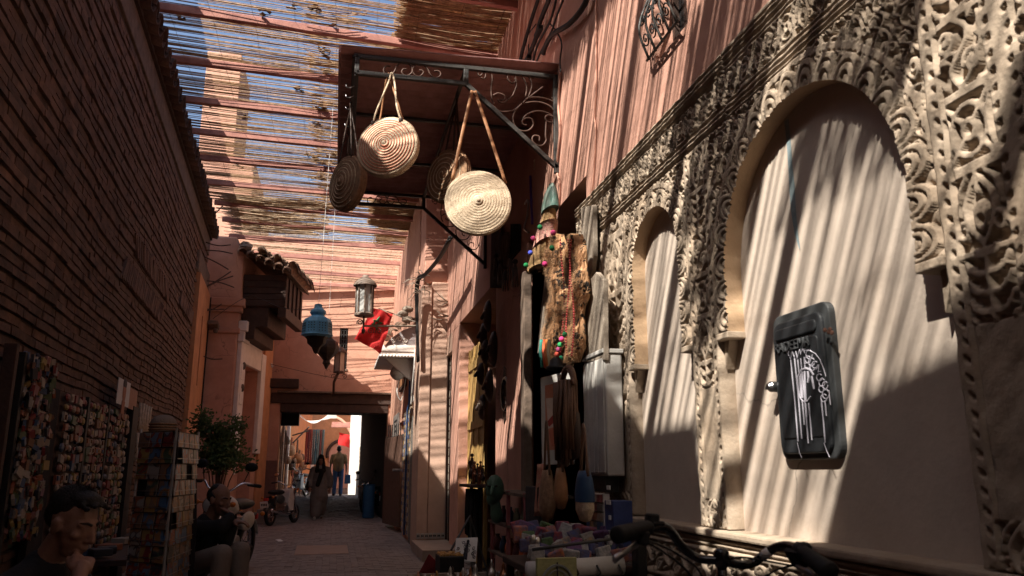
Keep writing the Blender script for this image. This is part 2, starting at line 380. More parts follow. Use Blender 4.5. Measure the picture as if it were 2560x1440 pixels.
# upper wall with the window recess left open
WY0, WY1, WZ0, WZ1 = 3.82, 4.28, 3.80, 5.05
m = MB(); m.box(XR, 2.9, -9, WY0 - .02, 3.39, 7.3); m.box(XR, 2.9, WY1 + .0, 14.15, 3.60, 7.3); m.box(XR, 2.9, WY0 - .02, WY1, 3.39, WZ0); m.box(XR, 2.9, WY0 - .02, WY1, WZ1, 7.3)
m.box(XR, 2.9, WY1, 5.75, 3.39, 3.60)
m.build('upper_wall', MATS['pink_plaster'], rh)
m = MB(); m.box(1.925, 2.9, -9, 5.75, 0, 3.39); m.build('lower_wall', MATS['niche_plaster'], rh)
wall_piece('wall_pier', 8.55, 9.46, 0, 3.60); 
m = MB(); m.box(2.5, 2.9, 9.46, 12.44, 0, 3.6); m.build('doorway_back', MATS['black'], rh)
wall_piece('wall_pier', 12.44, 13.30, 0, 3.60)
m = MB(); m.box(2.05, 2.9, 13.30, 14.15, 0, 3.28); m.box(XR, 2.9, 13.30, 14.15, 3.28, 3.6); m.build('shutter_recess', MATS['pale_plaster'], rh)
# shop interior
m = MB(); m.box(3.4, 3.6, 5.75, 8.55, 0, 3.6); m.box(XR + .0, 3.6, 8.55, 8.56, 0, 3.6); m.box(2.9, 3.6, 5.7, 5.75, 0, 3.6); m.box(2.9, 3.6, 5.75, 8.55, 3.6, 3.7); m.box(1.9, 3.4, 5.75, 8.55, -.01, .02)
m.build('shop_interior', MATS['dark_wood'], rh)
# far part of the right side steps into the alley
XF = 1.42
PY = 13.95
pier = thing('plaster_pier', 'pink plaster pier facing down the alley with striped sunlight and tiled skirting', 'pier', (1.7, 14.2, 0))
z0 = .17
def pbox(a, c, y0, y1, z0, z1): return MB().box(a, c, y0, y1, z0, z1)
pbox(XF - .03, XF + .155, PY, PY + 1.0, .0, 4.55).build('pier_face', MATS['pale_plaster'], pier, bevel=.015)
pbox(XF + .16, XR + .02, PY + .035, PY + 1.0, .0, 4.62).build('pier_face', MATS['pale_plaster'], pier, bevel=.015)
pbox(XF + .02, XR + .6, PY + .1, PY + 1, 4.62, 7.0).build('pier_top', MATS['pink_plaster'], pier, bevel=.015)
for i in range(7):
    x = XF - .02 + i * .07; q = MB().box(x, x + .062, PY - .012 + (.035 if i > 2 else 0), PY + .03, .18, .27); q.build('skirting_tile', flat((.40, .36, .32)), pier, bevel=.004)
    for j in range(2): MB().box(x + .01 + j * .024, x + .026 + j * .024, PY - .016 + (.035 if i > 2 else 0), PY + .02, .21, .24).build('tile_dot', MATS['ink'], pier)
pbox(XF - .10, XR + .35, 12.2, PY + .02, 0, .16).build('doorstep', MATS['marble_step'], pier, bevel=.01)
# ================================================================ reed roof over the alley
ZM = 6.72
def zmat(y): t = max(0, (y - 17.5) / 4.5); return ZM - .45 * t * t
by = [1.6, 2.9, 4.15, 5.4, 6.65, 7.9] + [9.16 + 1.19 * k for k in range(0, 6)] + [16.4, 17.6, 18.75, 19.85, 20.9, 21.7] + [-5.2, -3.8, -2.4, -1.0, .3]
by = sorted(by)
for i, y in enumerate(by):
    zz = zmat(y); far = y > 16
    a = Vector((max(-1.92 - .0582 * y, -2.6) - .05 if y > 16 else -1.92 - .0582 * y - .05, y + .02 + random.uniform(-.05, .05), zz - .075)); c = Vector((2.0, y + .30 + random.uniform(-.05, .05), zz - .075 + random.uniform(-.03, .03)))
    d = c - a; R = Matrix.Rotation(math.atan2(d.y, d.x), 3, 'Z')
    m = MB(); m.bx((a + c) / 2, (d.length, .075 if not far else .07, .10), R)
    o = m.build('roof_beam', MATS['beam_red'], bevel=.008)
    nth = ['nearest the camera in view', 'second', 'third', 'fourth', 'fifth', 'sixth', 'seventh']
    vis = [q for q in by if q > 8.5 and q < 16]
    if y in vis:
        pos = vis.index(y); lab = 'red brown beam carrying the reed roof, ' + ['just above the shop canopy front edge', 'second along, crossing the sunlit reeds', 'third along, crossing over the tower seen through reeds', 'fourth along from the near end', 'fifth along from the near end', 'sixth along, last before the sagging mat'][min(pos, 5)]
        g = None
    elif y >= 16: lab = 'closely set red brown beam under the far end of the reed roof'; g = 'close beams at the far end of the roof'
    else: lab = 'red brown beam carrying the near end of the reed roof overhead'; g = 'beams of the near end of the roof'
    tag(o, lab, 'beam', g or 'beams under the reed roof')
def reed_mat(name, label, y0, y1, x0, x1, pitch, zoff, gapfun, matname='reed', wob=.012, r=(.0045, .0085), nseg=7, skew=.062, zf=zmat, tilt=.006, seed=1, ragged=.06, brk=.05):
    g = np.random.default_rng(seed); V = []; F = []; y = y0; n = 0; xf = x0 if callable(x0) else (lambda q: x0_); x0_ = x0 if not callable(x0) else x0(y0)
    while y < y1:
        x0 = xf(y)
        gp = gapfun(y, g); y += pitch * g.uniform(.55, 1.5) + gp
        if gp > 0 or n == 0: walk = np.cumsum(g.normal(0, wob / 1.6, nseg)) + g.normal(0, .008); sk = g.normal(0, .006)
        ra = g.uniform(*r); xs = np.linspace(x0 + g.uniform(-ragged, ragged), x1 + g.uniform(-ragged, ragged), nseg)
        if g.random() < brk: xs = np.linspace(x0, x0 + (x1 - x0) * g.uniform(.3, .9), nseg)
        yy = y + (xs - 0) * (skew + sk) + walk + np.cumsum(g.normal(0, wob / 5, nseg)) + g.normal(0, wob * .1)
        zz = np.array([zf(q) for q in yy]) + zoff + g.uniform(-tilt, tilt) + np.cumsum(g.normal(0, .004, nseg)) - .02 * np.sin((yy - .3) * 2 * math.pi / 1.19) * 0 - .025 * (1 - ((xs - x0) / (x1 - x0) * 2 - 1) ** 2)
        o = n * nseg * 3
        for k in range(3):
            a = 2 * math.pi * k / 3 + .5
            V.append(np.stack([xs, yy + ra * math.cos(a), zz + ra * math.sin(a)], 1))
        V[-3:] = [np.stack(V[-3:], 1).reshape(-1, 3)]
        for i in range(nseg - 1):
            for k in range(3):
                l = (k + 1) % 3; F.append((o + i * 3 + k, o + i * 3 + l, o + (i + 1) * 3 + l, o + (i + 1) * 3 + k))
        n += 1
    t = thing(name, label, 'reed mat', ((x0 + x1) / 2, (y0 + y1) / 2, ZM))
    np_mesh('reeds', np.concatenate(V), F, MATS[matname], t, smooth=True, kind='stuff')
    # binding wires across the reeds
    m = MB()
    for q in np.linspace(x0 + .15, x1 - .15, max(2, int((x1 - x0) / .45))):
        m.tube([(q + .01 * math.sin(k * 2.1), yv, zf(yv) + zoff - .012) for k, yv in enumerate(np.linspace(y0, y1, 40))], .0025, 3)
    m.build('binding_wire', MATS['brown_metal'], t)
    return t
def gaps(p, lo, hi):
    return lambda y, g: g.uniform(lo, hi) if g.random() < p else 0
class Clumps:
    """reeds sit in uneven clumps of a few canes with open gaps between them"""
    def __init__(s, lo, hi, g0, g1): s.a = (lo, hi, g0, g1); s.left = 3
    def __call__(s, y, g):
        s.left -= 1
        if s.left > 0: return 0
        lo, hi, g0, g1 = s.a; s.left = int(g.integers(lo, hi)); return g.uniform(g0, g1)
reed_mat('reed_mat', 'wide see-through reed mat with blue sky showing between its canes', -2.6, 16.6, (lambda q: -1.90 - .0582 * q), 1.9, .0105, .0, Clumps(2, 10, .020, .062), 'reed', .016, seed=3, r=(.0034, .0060), brk=.10)
wide = [o for o in C.objects if o.name.startswith('reed_mat')][0]; m = MB(); g = random.Random(77)
for k in range(60):
    y = g.uniform(7.5, 16); x = g.choice([g.uniform(-2.3, 1.2), g.uniform(-.6, .2)]); n_ = g.randint(1, 5)
    for q in range(n_): m.bx((x + g.uniform(-.08, .08), y + g.uniform(-.06, .06), ZM + g.uniform(-.01, .03)), (g.uniform(.03, .12), g.uniform(.015, .05), .012), RZ(g.uniform(-1, 1)) @ RX(g.uniform(-.5, .5)), jit=.006)
m.build('dry_leaf_litter', MATS['leather_dark'], wide, kind='stuff')
reed_mat('reed_mat', 'narrow doubled strip of reeds along the middle of the roof', -2.6, 17.0, -.62, .06, .013, .035, Clumps(2, 7, .025, .08), 'reed', .024, r=(.0034, .0060), seed=5, nseg=4, brk=0, ragged=.09)
reed_mat('reed_mat', 'dense brown reed mat shading the roof beside the right wall', -2.6, 17.6, .50, 1.9, .0098, .03, gaps(.012, .004, .012), 'reed', .006, seed=7, nseg=5, brk=0)
reed_mat('reed_mat', 'second dense reed layer lying on the mat beside the right wall', -2.6, 17.6, .52, 1.9, .0105, .05, gaps(.012, .004, .012), 'reed', .006, seed=8, nseg=5, brk=0)
reed_mat('reed_mat', 'unseen reed mat behind the viewpoint, made dense to cut the light', -9.5, -2.6, -2.0, 1.9, .0095, .03, gaps(.01, .004, .01), 'reed', .006, seed=18, nseg=4, brk=0)  # unseen stretch of roof, thickened to cut light from behind and overhead
reed_mat('reed_mat', 'pale ragged reed mat sagging over the far end of the alley', 16.2, 22.0, -2.6, 1.8, .019, .03, Clumps(2, 7, .03, .11), 'reed_pale', .03, seed=11, brk=.2, ragged=.2)
reed_mat('reed_mat', 'pale fringe of a rolled reed mat hanging over the brick wall end', 16.0, 18.4, -2.4, -.55, .013, -.05, gaps(.05, .01, .03), 'reed_pale', .02, seed=12, ragged=.2, nseg=5)
reed_mat('reed_mat', 'dense darker reed strip at the far right of the roof', 17.0, 19.2, .7, 1.7, .014, .02, gaps(.05, .01, .03), 'reed', .008, seed=13, nseg=5, brk=0)
def taper(y): return -1.40 + max(0, y - .95) * .98
def taper1(y): return min(-.12, -.62 + max(0, y - .75) * 1.02)
for k, (y0, y1) in enumerate(((.74, 1.0), (1.0, 1.25), (1.25, 1.55), (1.55, 1.9))):  # unseen dense mat pieces, added to cast a wedge of shade on the arcade
    ym = (y0 + y1) / 2
    if k == 0: loose = reed_mat('reed_mat', 'unseen dense piece of reed mat added over the roof to cast shade', y0, y1, taper(ym), taper1(ym), .0085, .07, gaps(.01, .002, .004), 'reed', .004, seed=30, nseg=3, brk=0, ragged=.05, skew=0)
    else:
        t = reed_mat('reed_mat', 'x', y0, y1, taper(ym), taper1(ym), .0085, .07, gaps(.01, .002, .004), 'reed', .004, seed=30 + k, nseg=3, brk=0, ragged=.05, skew=0)
        for ch in list(t.children): ch.parent = loose; ch.location += t.location - loose.location
        bpy.data.objects.remove(t)
reed_mat('reed_mat', 'second unseen piece of reed mat added over the roof to cast shade', -.38, .5, -.98, -.66, .0098, .06, gaps(.03, .01, .03), 'reed', .006, seed=41, nseg=3, brk=0, ragged=.08, skew=0)  # also unseen, added to shade the upper carving nearest the camera
for a, c, sd in ((-2.4, -.86, 51), (.24, 2.3, 52)):  # unseen reeds added so the parapet's shadow edge turns soft and streaky
    reed_mat('reed_mat', 'unseen reeds added over the house parapet to streak its shadow edge' if sd == 51 else 'second bundle of unseen reeds added over the parapet further along', a, c, -2.75, -1.95, .012, 0, Clumps(2, 6, .02, .07), 'reed', .02, seed=sd, nseg=4, brk=.3, ragged=.28, zf=lambda y: 8.06)
# ================================================================ carved stucco arcade on the right wall: every strand of the carving is relief geometry
XA = 1.84; XB = 1.925
arc = thing('carved_arcade', 'beige carved stucco arcade of arched niches covering the near right wall', 'arcade', (1.88, 3, 0))
NT = 120
def raster(strands, fills=(), holes=()):
    """relief tile 0..1 from strands [(polyline, half width)], filled ellipses (u,v,a,b,rot) and holes"""
    U, Vv = np.meshgrid((np.arange(NT) + .5) / NT, (np.arange(NT) + .5) / NT, indexing='ij'); H = np.zeros((NT, NT))
    for pl, wd in strands:
        P = np.array(pl, float); segs = []
        for a, c in zip(P[:-1], P[1:]):
            k = max(2, int(np.hypot(*(c - a)) / .02) + 1); segs.append(a + (c - a) * np.linspace(0, 1, k)[:, None])
        Q = np.concatenate(segs)
        for dv in (-1, 0, 1):
            d = np.full((NT, NT), 9.0)
            for q in Q: d = np.minimum(d, (U - q[0]) ** 2 + (Vv - q[1] - dv) ** 2)
            t = np.clip(1 - d / (wd * wd * 1.12), 0, 1); H = np.maximum(H, np.clip(t * 2.6, 0, 1) ** .6)
    for (cu, cv, a, c, rot) in fills:
        for dv in (-1, 0, 1):
            x = (U - cu) * math.cos(rot) + (Vv - cv - dv) * math.sin(rot); yv = -(U - cu) * math.sin(rot) + (Vv - cv - dv) * math.cos(rot)
            t = np.clip(1 - (x / a) ** 2 - (yv / c) ** 2, 0, 1); H = np.maximum(H, np.clip(t * 3, 0, 1) ** .6)
    for (cu, cv, a) in holes:
        for dv in (-1, 0, 1):
            t = np.clip(1 - ((U - cu) ** 2 + (Vv - cv - dv) ** 2) / (a * a), 0, 1); H = H * (1 - t ** .5)
    return H
def sp(cu, cv, r0, r1, a0, turns, n=30): return [(cu + x, cv + y) for x, y in spiral(r0, r1, a0, turns, n)]
def circ(cu, cv, r, n=28): return [(cu + r * math.cos(2 * math.pi * i / n), cv + r * math.sin(2 * math.pi * i / n)) for i in range(n + 1)]
def bow(a, c, k, n=10):
    a = np.array(a); c = np.array(c); d = c - a; nn = np.array([-d[1], d[0]]); return [tuple(a + d * t + nn * k * 4 * t * (1 - t)) for t in np.linspace(0, 1, n)]
T_vine = raster([([(.5 + .20 * math.sin(2 * math.pi * t), t) for t in np.linspace(0, 1, 40)], .055), (sp(.25, .30, .20, .04, 0, 1.4), .05), (sp(.75, .78, .20, .04, math.pi, 1.4), .05),
    (bow((.5, .5), (.95, .40), .2), .045), (bow((.5, .02), (.05, .92), .2), .045)], [(.80, .48, .12, .06, .6), (.18, .98, .12, .06, 2.4), (.25, .30, .06, .06, 0), (.75, .78, .06, .06, 0), (.9, .15, .09, .05, 1.0), (.1, .62, .09, .05, 1.0)])
T_knot = raster([(circ(.5, .5, .36), .055), ([(.03, .03), (.97, .97)], .05), ([(.97, .03), (.03, .97)], .05), ([(0, .02), (1, .02)], .05), (circ(.5, .5, .13), .05), (bow((.02, .1), (.02, .9), -.12), .04), (bow((.98, .1), (.98, .9), .12), .04)], holes=[(.5, .5, .07)])
T_palm = raster([(bow((.5, .03), (.5, .97), .30), .055), (bow((.5, .03), (.5, .97), -.30), .055), (sp(.14, .25, .15, .03, .5, 1.2), .045), (sp(.86, .25, .15, .03, 2.6, -1.2), .045), (bow((.08, .5), (.3, .98), .15), .045), (bow((.92, .5), (.7, .98), -.15), .045)],
    [(.5, .40, .15, .24, 0), (.5, .80, .06, .12, 0), (.12, .72, .05, .12, -.4), (.88, .72, .05, .12, .4)], holes=[(.5, .36, .075), (.14, .25, .05), (.86, .25, .05)])
T_leaf = raster([([(.5, 0), (.5, 1)], .05)] + [(bow((.5, .02 + .25 * i), (.08, .20 + .25 * i), .18), .05) for i in range(4)] + [(bow((.5, .02 + .25 * i), (.92, .20 + .25 * i), -.18), .05) for i in range(4)], [(.16, .09 + .25 * i, .10, .035, .5) for i in range(4)] + [(.84, .09 + .25 * i, .10, .035, -.5) for i in range(4)])
T_arc = raster([(bow((.04, 0), (.96, 0), -.0), .03)] + [([(.5 + r * math.cos(t), r * 1.5 * math.sin(t)) for t in np.linspace(0, math.pi, 26)], .05) for r in (.42, .26)], [(.5, .10, .10, .14, 0), (.02, .85, .12, .12, 0), (.98, .85, .12, .12, 0)], holes=[(.5, .30, .05)])
def samp(T, u, v):
    u = np.clip(u, 0, .9999) * NT - .5; v = (v % 1.0) * NT - .5; i = np.floor(u).astype(int); j = np.floor(v).astype(int); fu = u - i; fv = v - j
    i0 = np.clip(i, 0, NT - 1); i1 = np.clip(i + 1, 0, NT - 1); j0 = j % NT; j1 = (j + 1) % NT
    return (T[i0, j0] * (1 - fu) + T[i1, j0] * fu) * (1 - fv) + (T[i0, j1] * (1 - fu) + T[i1, j1] * fu) * fv
def beads(d, z, pitch=.055, w=.011):
    """row of small wedge holes: d distance from the row axis"""
    q = (z % pitch) / pitch; t = np.clip(1 - (np.abs(d) / w) ** 2, 0, 1) * np.clip(1 - (np.abs(q - .5 + d * 10) / .2) ** 2, 0, 1); return -.022 * np.sqrt(t)
def wear(y, z):
    return .0016 * np.sin(y * 41 + z * 23) + .0014 * np.sin(y * 17.3 - z * 37) + .0012 * np.sin(z * 71 + y * 57)
def hf(name, y0, y1, z0, z1, res, fun, keep=None, back=XB, matn='stucco'):
    ny = max(2, int((y1 - y0) / res)); nz = max(2, int((z1 - z0) / res)); ya = np.linspace(y0, y1, ny + 1); za = np.linspace(z0, z1, nz + 1)
    Y, Z = np.meshgrid(ya, za, indexing='ij'); Hh = fun(Y, Z) + wear(Y, Z); X = XA - Hh
    X[0, :] = back; X[-1, :] = back; X[:, 0] = back; X[:, -1] = back           # turn the rim back into the wall
    Yc = Y.copy(); Zc = Z.copy(); Yc[0, :] = Yc[1, :] - 1e-4; Yc[-1, :] = Yc[-2, :] + 1e-4; Zc[:, 0] = Zc[:, 1] - 1e-4; Zc[:, -1] = Zc[:, -2] + 1e-4
    V = np.stack([X, Yc, Zc], -1).reshape(-1, 3); idx = np.arange((ny + 1) * (nz + 1)).reshape(ny + 1, nz + 1)
    F = np.stack([idx[:-1, :-1], idx[:-1, 1:], idx[1:, 1:], idx[1:, :-1]], -1)
    if keep is not None:
        yc = (Y[:-1, :-1] + Y[1:, 1:]) / 2; zc = (Z[:-1, :-1] + Z[1:, 1:]) / 2; F = F[keep(yc, zc)]
    F = F.reshape(-1, 4)
    return np_mesh(name, V, F, MATS[matn], arc, smooth=True)
ZS, ZF0, ZF1 = 1.955, 3.02, 3.39
bays = [(2.07, 3.62, .655, .115), (3.92, 4.87, .355, .105), (.55, 1.45, .33, .105)]
pil = [(1.45, 2.07), (3.62, 3.92), (4.87, 5.70), (.2, .55)]
# ---- pilasters: bead rows, border strips, stacked carved panels
def pil_fun(y0, y1, ncol):
    w = y1 - y0
    def f(Y, Z):
        u = Y - y0; H = np.zeros_like(Y); e = .062
        H += beads(u - .04, Z) + beads(w - u - .04, Z)
        inner = (u > e) & (u < w - e); uu = (u - e) / (w - 2 * e)
        if ncol == 2:
            H += np.where(np.abs(uu - .5) < .11, 0, 0) + beads(u - w / 2 + .035, Z) + beads(u - w / 2 - .035, Z)
            mid = np.abs(u - w / 2) < .055; uu2 = np.where(u < w / 2, (u - e) / (w / 2 - .055 - e), (u - w / 2 - .055) / (w / 2 - .055 - e)); inner = inner & ~mid; uu = uu2; cw = w / 2 - .055 - e
        else: cw = w - 2 * e
        ph = cw * 1.32; k = np.floor((Z - .9) / ph).astype(int) % 4; vv = ((Z - .9) % ph) / ph; bar = (vv < .10); v2 = (vv - .10) / .90
        t = np.choose(k, [samp(T_palm, uu, v2), samp(T_knot, uu, v2), samp(T_vine, uu, v2), samp(T_leaf, uu, v2)])
        if True:
            plain = (Z < 1.72)                                            # below the bracket the strip is plain, gently hollowed
            hol = np.where(bar, 0, -.022 * (1 - t)); flatp = -.008 * np.clip(1 - np.abs(uu * 2 - 1) ** 4, 0, 1)
            low = (Z < 1.16); lowt = -.02 * (1 - samp(T_palm, uu, (Z - 1.0) / .16))
            H += np.where(inner, np.where(plain, np.where(low, lowt, flatp), hol), 0)
        H += np.where(np.abs(u - .075) < .004, -.006, 0) + np.where(np.abs(w - u - .075) < .004, -.006, 0)
        return H
    return f
hf('pilaster', 1.45, 2.07, 1.02, ZF0, .0055, pil_fun(1.45, 2.07, 2)); hf('pilaster', 3.62, 3.92, 1.02, ZF0, .005, pil_fun(3.62, 3.92, 1))
hf('pilaster', 4.87, 5.70, 1.02, ZF0, .0085, pil_fun(4.87, 5.70, 2)); hf('pilaster', .2, .55, 1.02, ZF0, .015, pil_fun(.2, .55, 1))
# ---- arches: scalloped ring in polar coordinates, plain soffit, carved spandrel above
for bi, (y0, y1, R, rw) in enumerate(bays):
    yc = (y0 + y1) / 2; apex = 2.875; zc = apex - R; st = zc - ZS; Ltot = 2 * st + math.pi * R; res = .006 if bi < 2 else .015
    nt = int(Ltot / res); nw = int(rw / (res * .9)); t = np.linspace(0, Ltot, nt + 1); wv = np.linspace(0, rw, nw + 1); Tt, W = np.meshgrid(t, wv, indexing='ij')
    n_s = max(5, round(Ltot / .135)); p = Ltot / n_s; u = (Tt % p) / p - .5; v = W / rw; k = (np.floor(Tt / p).astype(int)) % 3
    rr = np.sqrt((u / .5) ** 2 + (v / 1.02) ** 2); strand = lambda c, h: np.clip(2.4 * (1 - ((rr - c) / h) ** 2), 0, 1) ** .6
    rel = np.maximum(np.maximum(strand(.86, .17), strand(.50, .16)), np.where(rr < .24, .8, 0)); rel = np.where(rr > 1.0, .15 + .6 * np.clip(1 - ((np.abs(u) - .5) / .2) ** 2, 0, 1) * np.clip((v - .5) * 2, 0, 1), rel)
    rel = np.maximum(rel, np.clip(1 - W / .024, 0, 1) ** .5 * .62); Hh = -.030 * (1 - rel)
    def path(Tt, W):
        a = np.clip((Tt - st) / R, 0, math.pi); arcp = (Tt > st) & (Tt < st + math.pi * R); rad = R + W
        Y = np.where(Tt <= st, yc + rad, np.where(arcp, yc + rad * np.cos(a), yc - rad)); Z = np.where(Tt <= st, ZS + Tt, np.where(arcp, zc + rad * np.sin(a), ZS + (Ltot - Tt))); return Y, Z
    Y, Z = path(Tt, W); X = XA - .008 - Hh - wear(Y, Z); X[:, -1] = XB; X[0, :] = XB; X[-1, :] = XB
    V = np.stack([X, Y, Z], -1).reshape(-1, 3); idx = np.arange((nt + 1) * (nw + 1)).reshape(nt + 1, nw + 1); F = np.stack([idx[:-1, :-1], idx[:-1, 1:], idx[1:, 1:], idx[1:, :-1]], -1).reshape(-1, 4)
    np_mesh('scalloped_arch', V, F, MATS['stucco'], arc, smooth=True)
    Y0, Z0 = path(t, np.zeros_like(t)); nx = 5; xs = np.linspace(0, 1, nx + 1); Xf = X[:, 0]
    jag = .006 * np.sin(t * 91) + .004 * np.sin(t * 47)
    V = np.stack([np.stack([Xf + (XB + .002 - Xf) * q, Y0, Z0], -1) for q in xs], 1).reshape(-1, 3); idx = np.arange((nt + 1) * (nx + 1)).reshape(nt + 1, nx + 1); F = np.stack([idx[:-1, :-1], idx[1:, :-1], idx[1:, 1:], idx[:-1, 1:]], -1).reshape(-1, 4)
    np_mesh('arch_soffit', V, F, MATS['jamb_plaster'], arc, smooth=True)
    def sp_fun(Y, Z, yc=yc, R=R, zc=zc, rw=rw):
        dy = np.abs(Y - yc); r = np.sqrt(dy ** 2 + np.maximum(Z - zc, 0) ** 2); H = np.zeros_like(Y); cell = .135
        uu = (dy % cell) / cell; zz_ = (Z - 1.9) / cell; kk_ = (np.floor(dy / cell).astype(int) + np.floor(zz_).astype(int)) % 3; t = np.choose(kk_, [samp(T_knot, uu, zz_), samp(T_palm, uu, zz_ % 1 * .98), samp(T_vine, uu, zz_)]); t2 = samp(T_palm, np.clip(dy / .11 / 2 + .5, 0, 1), (Z - 2.95) / .24)
        body = -.021 * (1 - np.where(dy < .11, t2, t)); edge = np.abs(r - R - rw - .018); body = np.where(edge < .016, 0, body)
        return body
    hf('spandrel', y0 + .001, y1 - .001, ZS + .3, ZF0, .005 if bi < 2 else .016, sp_fun, keep=lambda Y, Z, yc=yc, R=R, zc=zc, rw=rw: np.where(Z > zc, np.hypot(Y - yc, Z - zc), np.abs(Y - yc)) > R + rw * .55)
    # brackets under the carved part of the arch and the plain jamb below
    for sgn in (-1, 1):
        yj = yc + sgn * R; ye = yc + sgn * (R + rw); a, c = sorted((yj, ye))
        m = MB(); m.box(XA - .012, XB + .01, a - .006, c + .002, ZS - .030, ZS + .004); m.build('arch_bracket', MATS['stucco'], arc, bevel=.006)
        a2, c2 = sorted((ye, ye - sgn * .055)); m = MB(); m.prism([(a2, ZS - .03), (c2, ZS - .03), ((c2 if sgn < 0 else a2) , ZS - .17)] if sgn < 0 else [(a2, ZS - .03), (c2, ZS - .03), (c2, ZS - .17)], (XA + .03, 0, 0), (0, 1, 0), (0, 0, 1), (.06, 0, 0)); m.build('corbel', MATS['stucco'], arc, bevel=.004)
# ---- frieze: moulded grooves above and below a band of carving
def fr_fun(Y, Z):
    z = Z - ZF0; H = np.zeros_like(Y)
    for c in (.022, .048, .074): H += np.where(np.abs(z - c) < .007, -.022, 0)
    for c in (.262, .288, .314, .340): H += np.where(np.abs(z - c) < .007, -.022, 0)
    H += np.where(z > .30, .006, 0)
    band = (z > .092) & (z < .244); q = (Y % .125) / .125; kk = (np.floor(Y / .125).astype(int)) % 3; zz = (z - .092) / .152
    t = np.where(kk == 0, samp(T_palm, q, zz * .98), np.where(kk == 1, samp(T_knot, q, zz * .98), samp(T_vine, q, zz * .98)))
    return H + np.where(band, -.024 * (1 - t), 0)
hf('frieze', .2, 3.4, ZF0, ZF1, .0055, fr_fun); hf('frieze', 3.4, 6.0, ZF0, ZF1, .008, fr_fun)
# ---- sill ledge and the carved sloping band below it
m = MB(); m.box(XA - .04, XB + .02, .2, 5.7, .985, 1.02); m.build('sill_ledge', MATS['stucco'], arc, bevel=.01)
def sill_fun(Y, Z):
    z = Z - .70; q = (Y % .26) / .26; t = samp(T_vine, (z - .05) / .16, Y / .24); H = .02 + (.28 - z) * .12
    band = (z > .05) & (z < .21); H = H + np.where(band, -.03 * (1 - t), 0)
    for c in (.025, .235, .258): H = H + np.where(np.abs(z - c) < .006, -.018, 0)
    return H
hf('sill_band', 1.4, 5.7, .70, .983, .007, sill_fun)
m = MB(); m.box(XA - .06, XB, .2, 5.7, 0, .70); m.build('dado', MATS['dark_wood'], arc, bevel=.004)
for i in range(5):
    m = MB(); m.box(XA - .075, XA - .055, .2, 5.7, .08 + i * .13, .19 + i * .13); m.build('dado_board', MATS['dark_wood'], arc, bevel=.006)
# blue grey runs of old paint down the back of the large niche
def streak(name, pix, wds, mt='grey_streak', X=XB - .004):
    P = [onx(u, v, X) for u, v in pix]; m = MB(); L = []; Rr = []
    for i, q in enumerate(P): L.append(q + Vector((0, -wds[i], 0))); Rr.append(q + Vector((0, wds[i], 0)))
    n = len(P); m.add(L + Rr, [(i, i + 1, n + i + 1, n + i) for i in range(n - 1)]); return m.build(name, MATS[mt], arc)
streak('paint_run', [(1966, 300), (1972, 360), (1976, 420), (1980, 470), (1983, 520), (1990, 580), (1999, 622)], [.018, .016, .017, .022, .020, .013, .003])
# ---- meter box set in the niche
bx = thing('meter_box', 'dark grey electricity meter box scrawled with white graffiti in the large niche', 'meter box', (1.9, 2.985, 1.34))
by0, by1, bz0, bz1 = 2.785, 3.195, 1.355, 1.955
def rr_poly(y0, y1, z0, z1, r, n=5):
    out = []
    for cy, cz, a in ((y1 - r, z1 - r, 0), (y0 + r, z1 - r, 90), (y0 + r, z0 + r, 180), (y1 - r, z0 + r, 270)):
        for i in range(n + 1): t = math.radians(a + 90 * i / n); out.append((cy + r * math.cos(t), cz + r * math.sin(t)))
    return out
DG = flat((.022, .024, .027), .5)
m = MB(); m.prism(rr_poly(by0 - .012, by1 + .0, bz0 - .012, bz1 + .012, .05), (XB - .03, 0, 0), (0, 1, 0), (0, 0, 1), (.04, 0, 0)); m.build('box_frame', flat((.045, .048, .05), .55), bx, bevel=.006)
m = MB(); m.prism(rr_poly(by0 + .022, by1 - .022, bz0 + .012, bz1 - .025, .045), (XB - .047, 0, 0), (0, 1, 0), (0, 0, 1), (.03, 0, 0)); door = m.build('box_door', DG, bx, bevel=.008)
m = MB(); m.prism(rr_poly(by0 + .05, by1 - .05, bz0 + .075, bz1 - .12, .02), (XB - .052, 0, 0), (0, 1, 0), (0, 0, 1), (.02, 0, 0)); m.build('door_panel', flat((.015, .016, .018), .45), bx, bevel=.004)
m = MB(); m.prism(rr_poly(by0 + .05, by1 - .05, bz1 - .105, bz1 - .055, .02), (XB - .056, 0, 0), (0, 1, 0), (0, 0, 1), (.02, 0, 0)); m.build('top_rib', DG, bx, bevel=.006)
m = MB(); m.lathe([(0, 0), (.024, 0), (.024, .03), (.012, .045), (0, .045)], (XB - .03, by1 + .004, 1.66), 14, RY(-math.pi / 2)); m.box(XB - .07, XB - .03, by1 + .004, by1 + .03, 1.648, 1.66); m.build('lock', MATS['steel'], bx, smooth=False)
def text_mesh(s, size, depth, name, mt, parent, M4):
    cu = bpy.data.curves.new('lettering', 'FONT'); cu.body = s; cu.size = size; cu.extrude = depth; cu.align_x = 'CENTER'; tmp = bpy.data.objects.new('lettering', cu); C.objects.link(tmp)
    bpy.context.view_layer.update(); me = bpy.data.meshes.new_from_object(tmp.evaluated_get(bpy.context.evaluated_depsgraph_get())); bpy.data.objects.remove(tmp)
    off = Vector((0, 0, 0)); q = parent
    while q is not None: off += q.location; q = q.parent
    me.transform(Matrix.Translation(-off) @ M4); me.materials.clear(); me.materials.append(mt); o = bpy.data.objects.new(name, me); C.objects.link(o); o.parent = parent; return o
def face_left(c):   # text lies on a plane facing -x: reading direction runs towards -y
    return Matrix.Translation(c) @ Matrix(((0, 0, -1, 0), (-1, 0, 0, 0), (0, 1, 0, 0), (0, 0, 0, 1)))
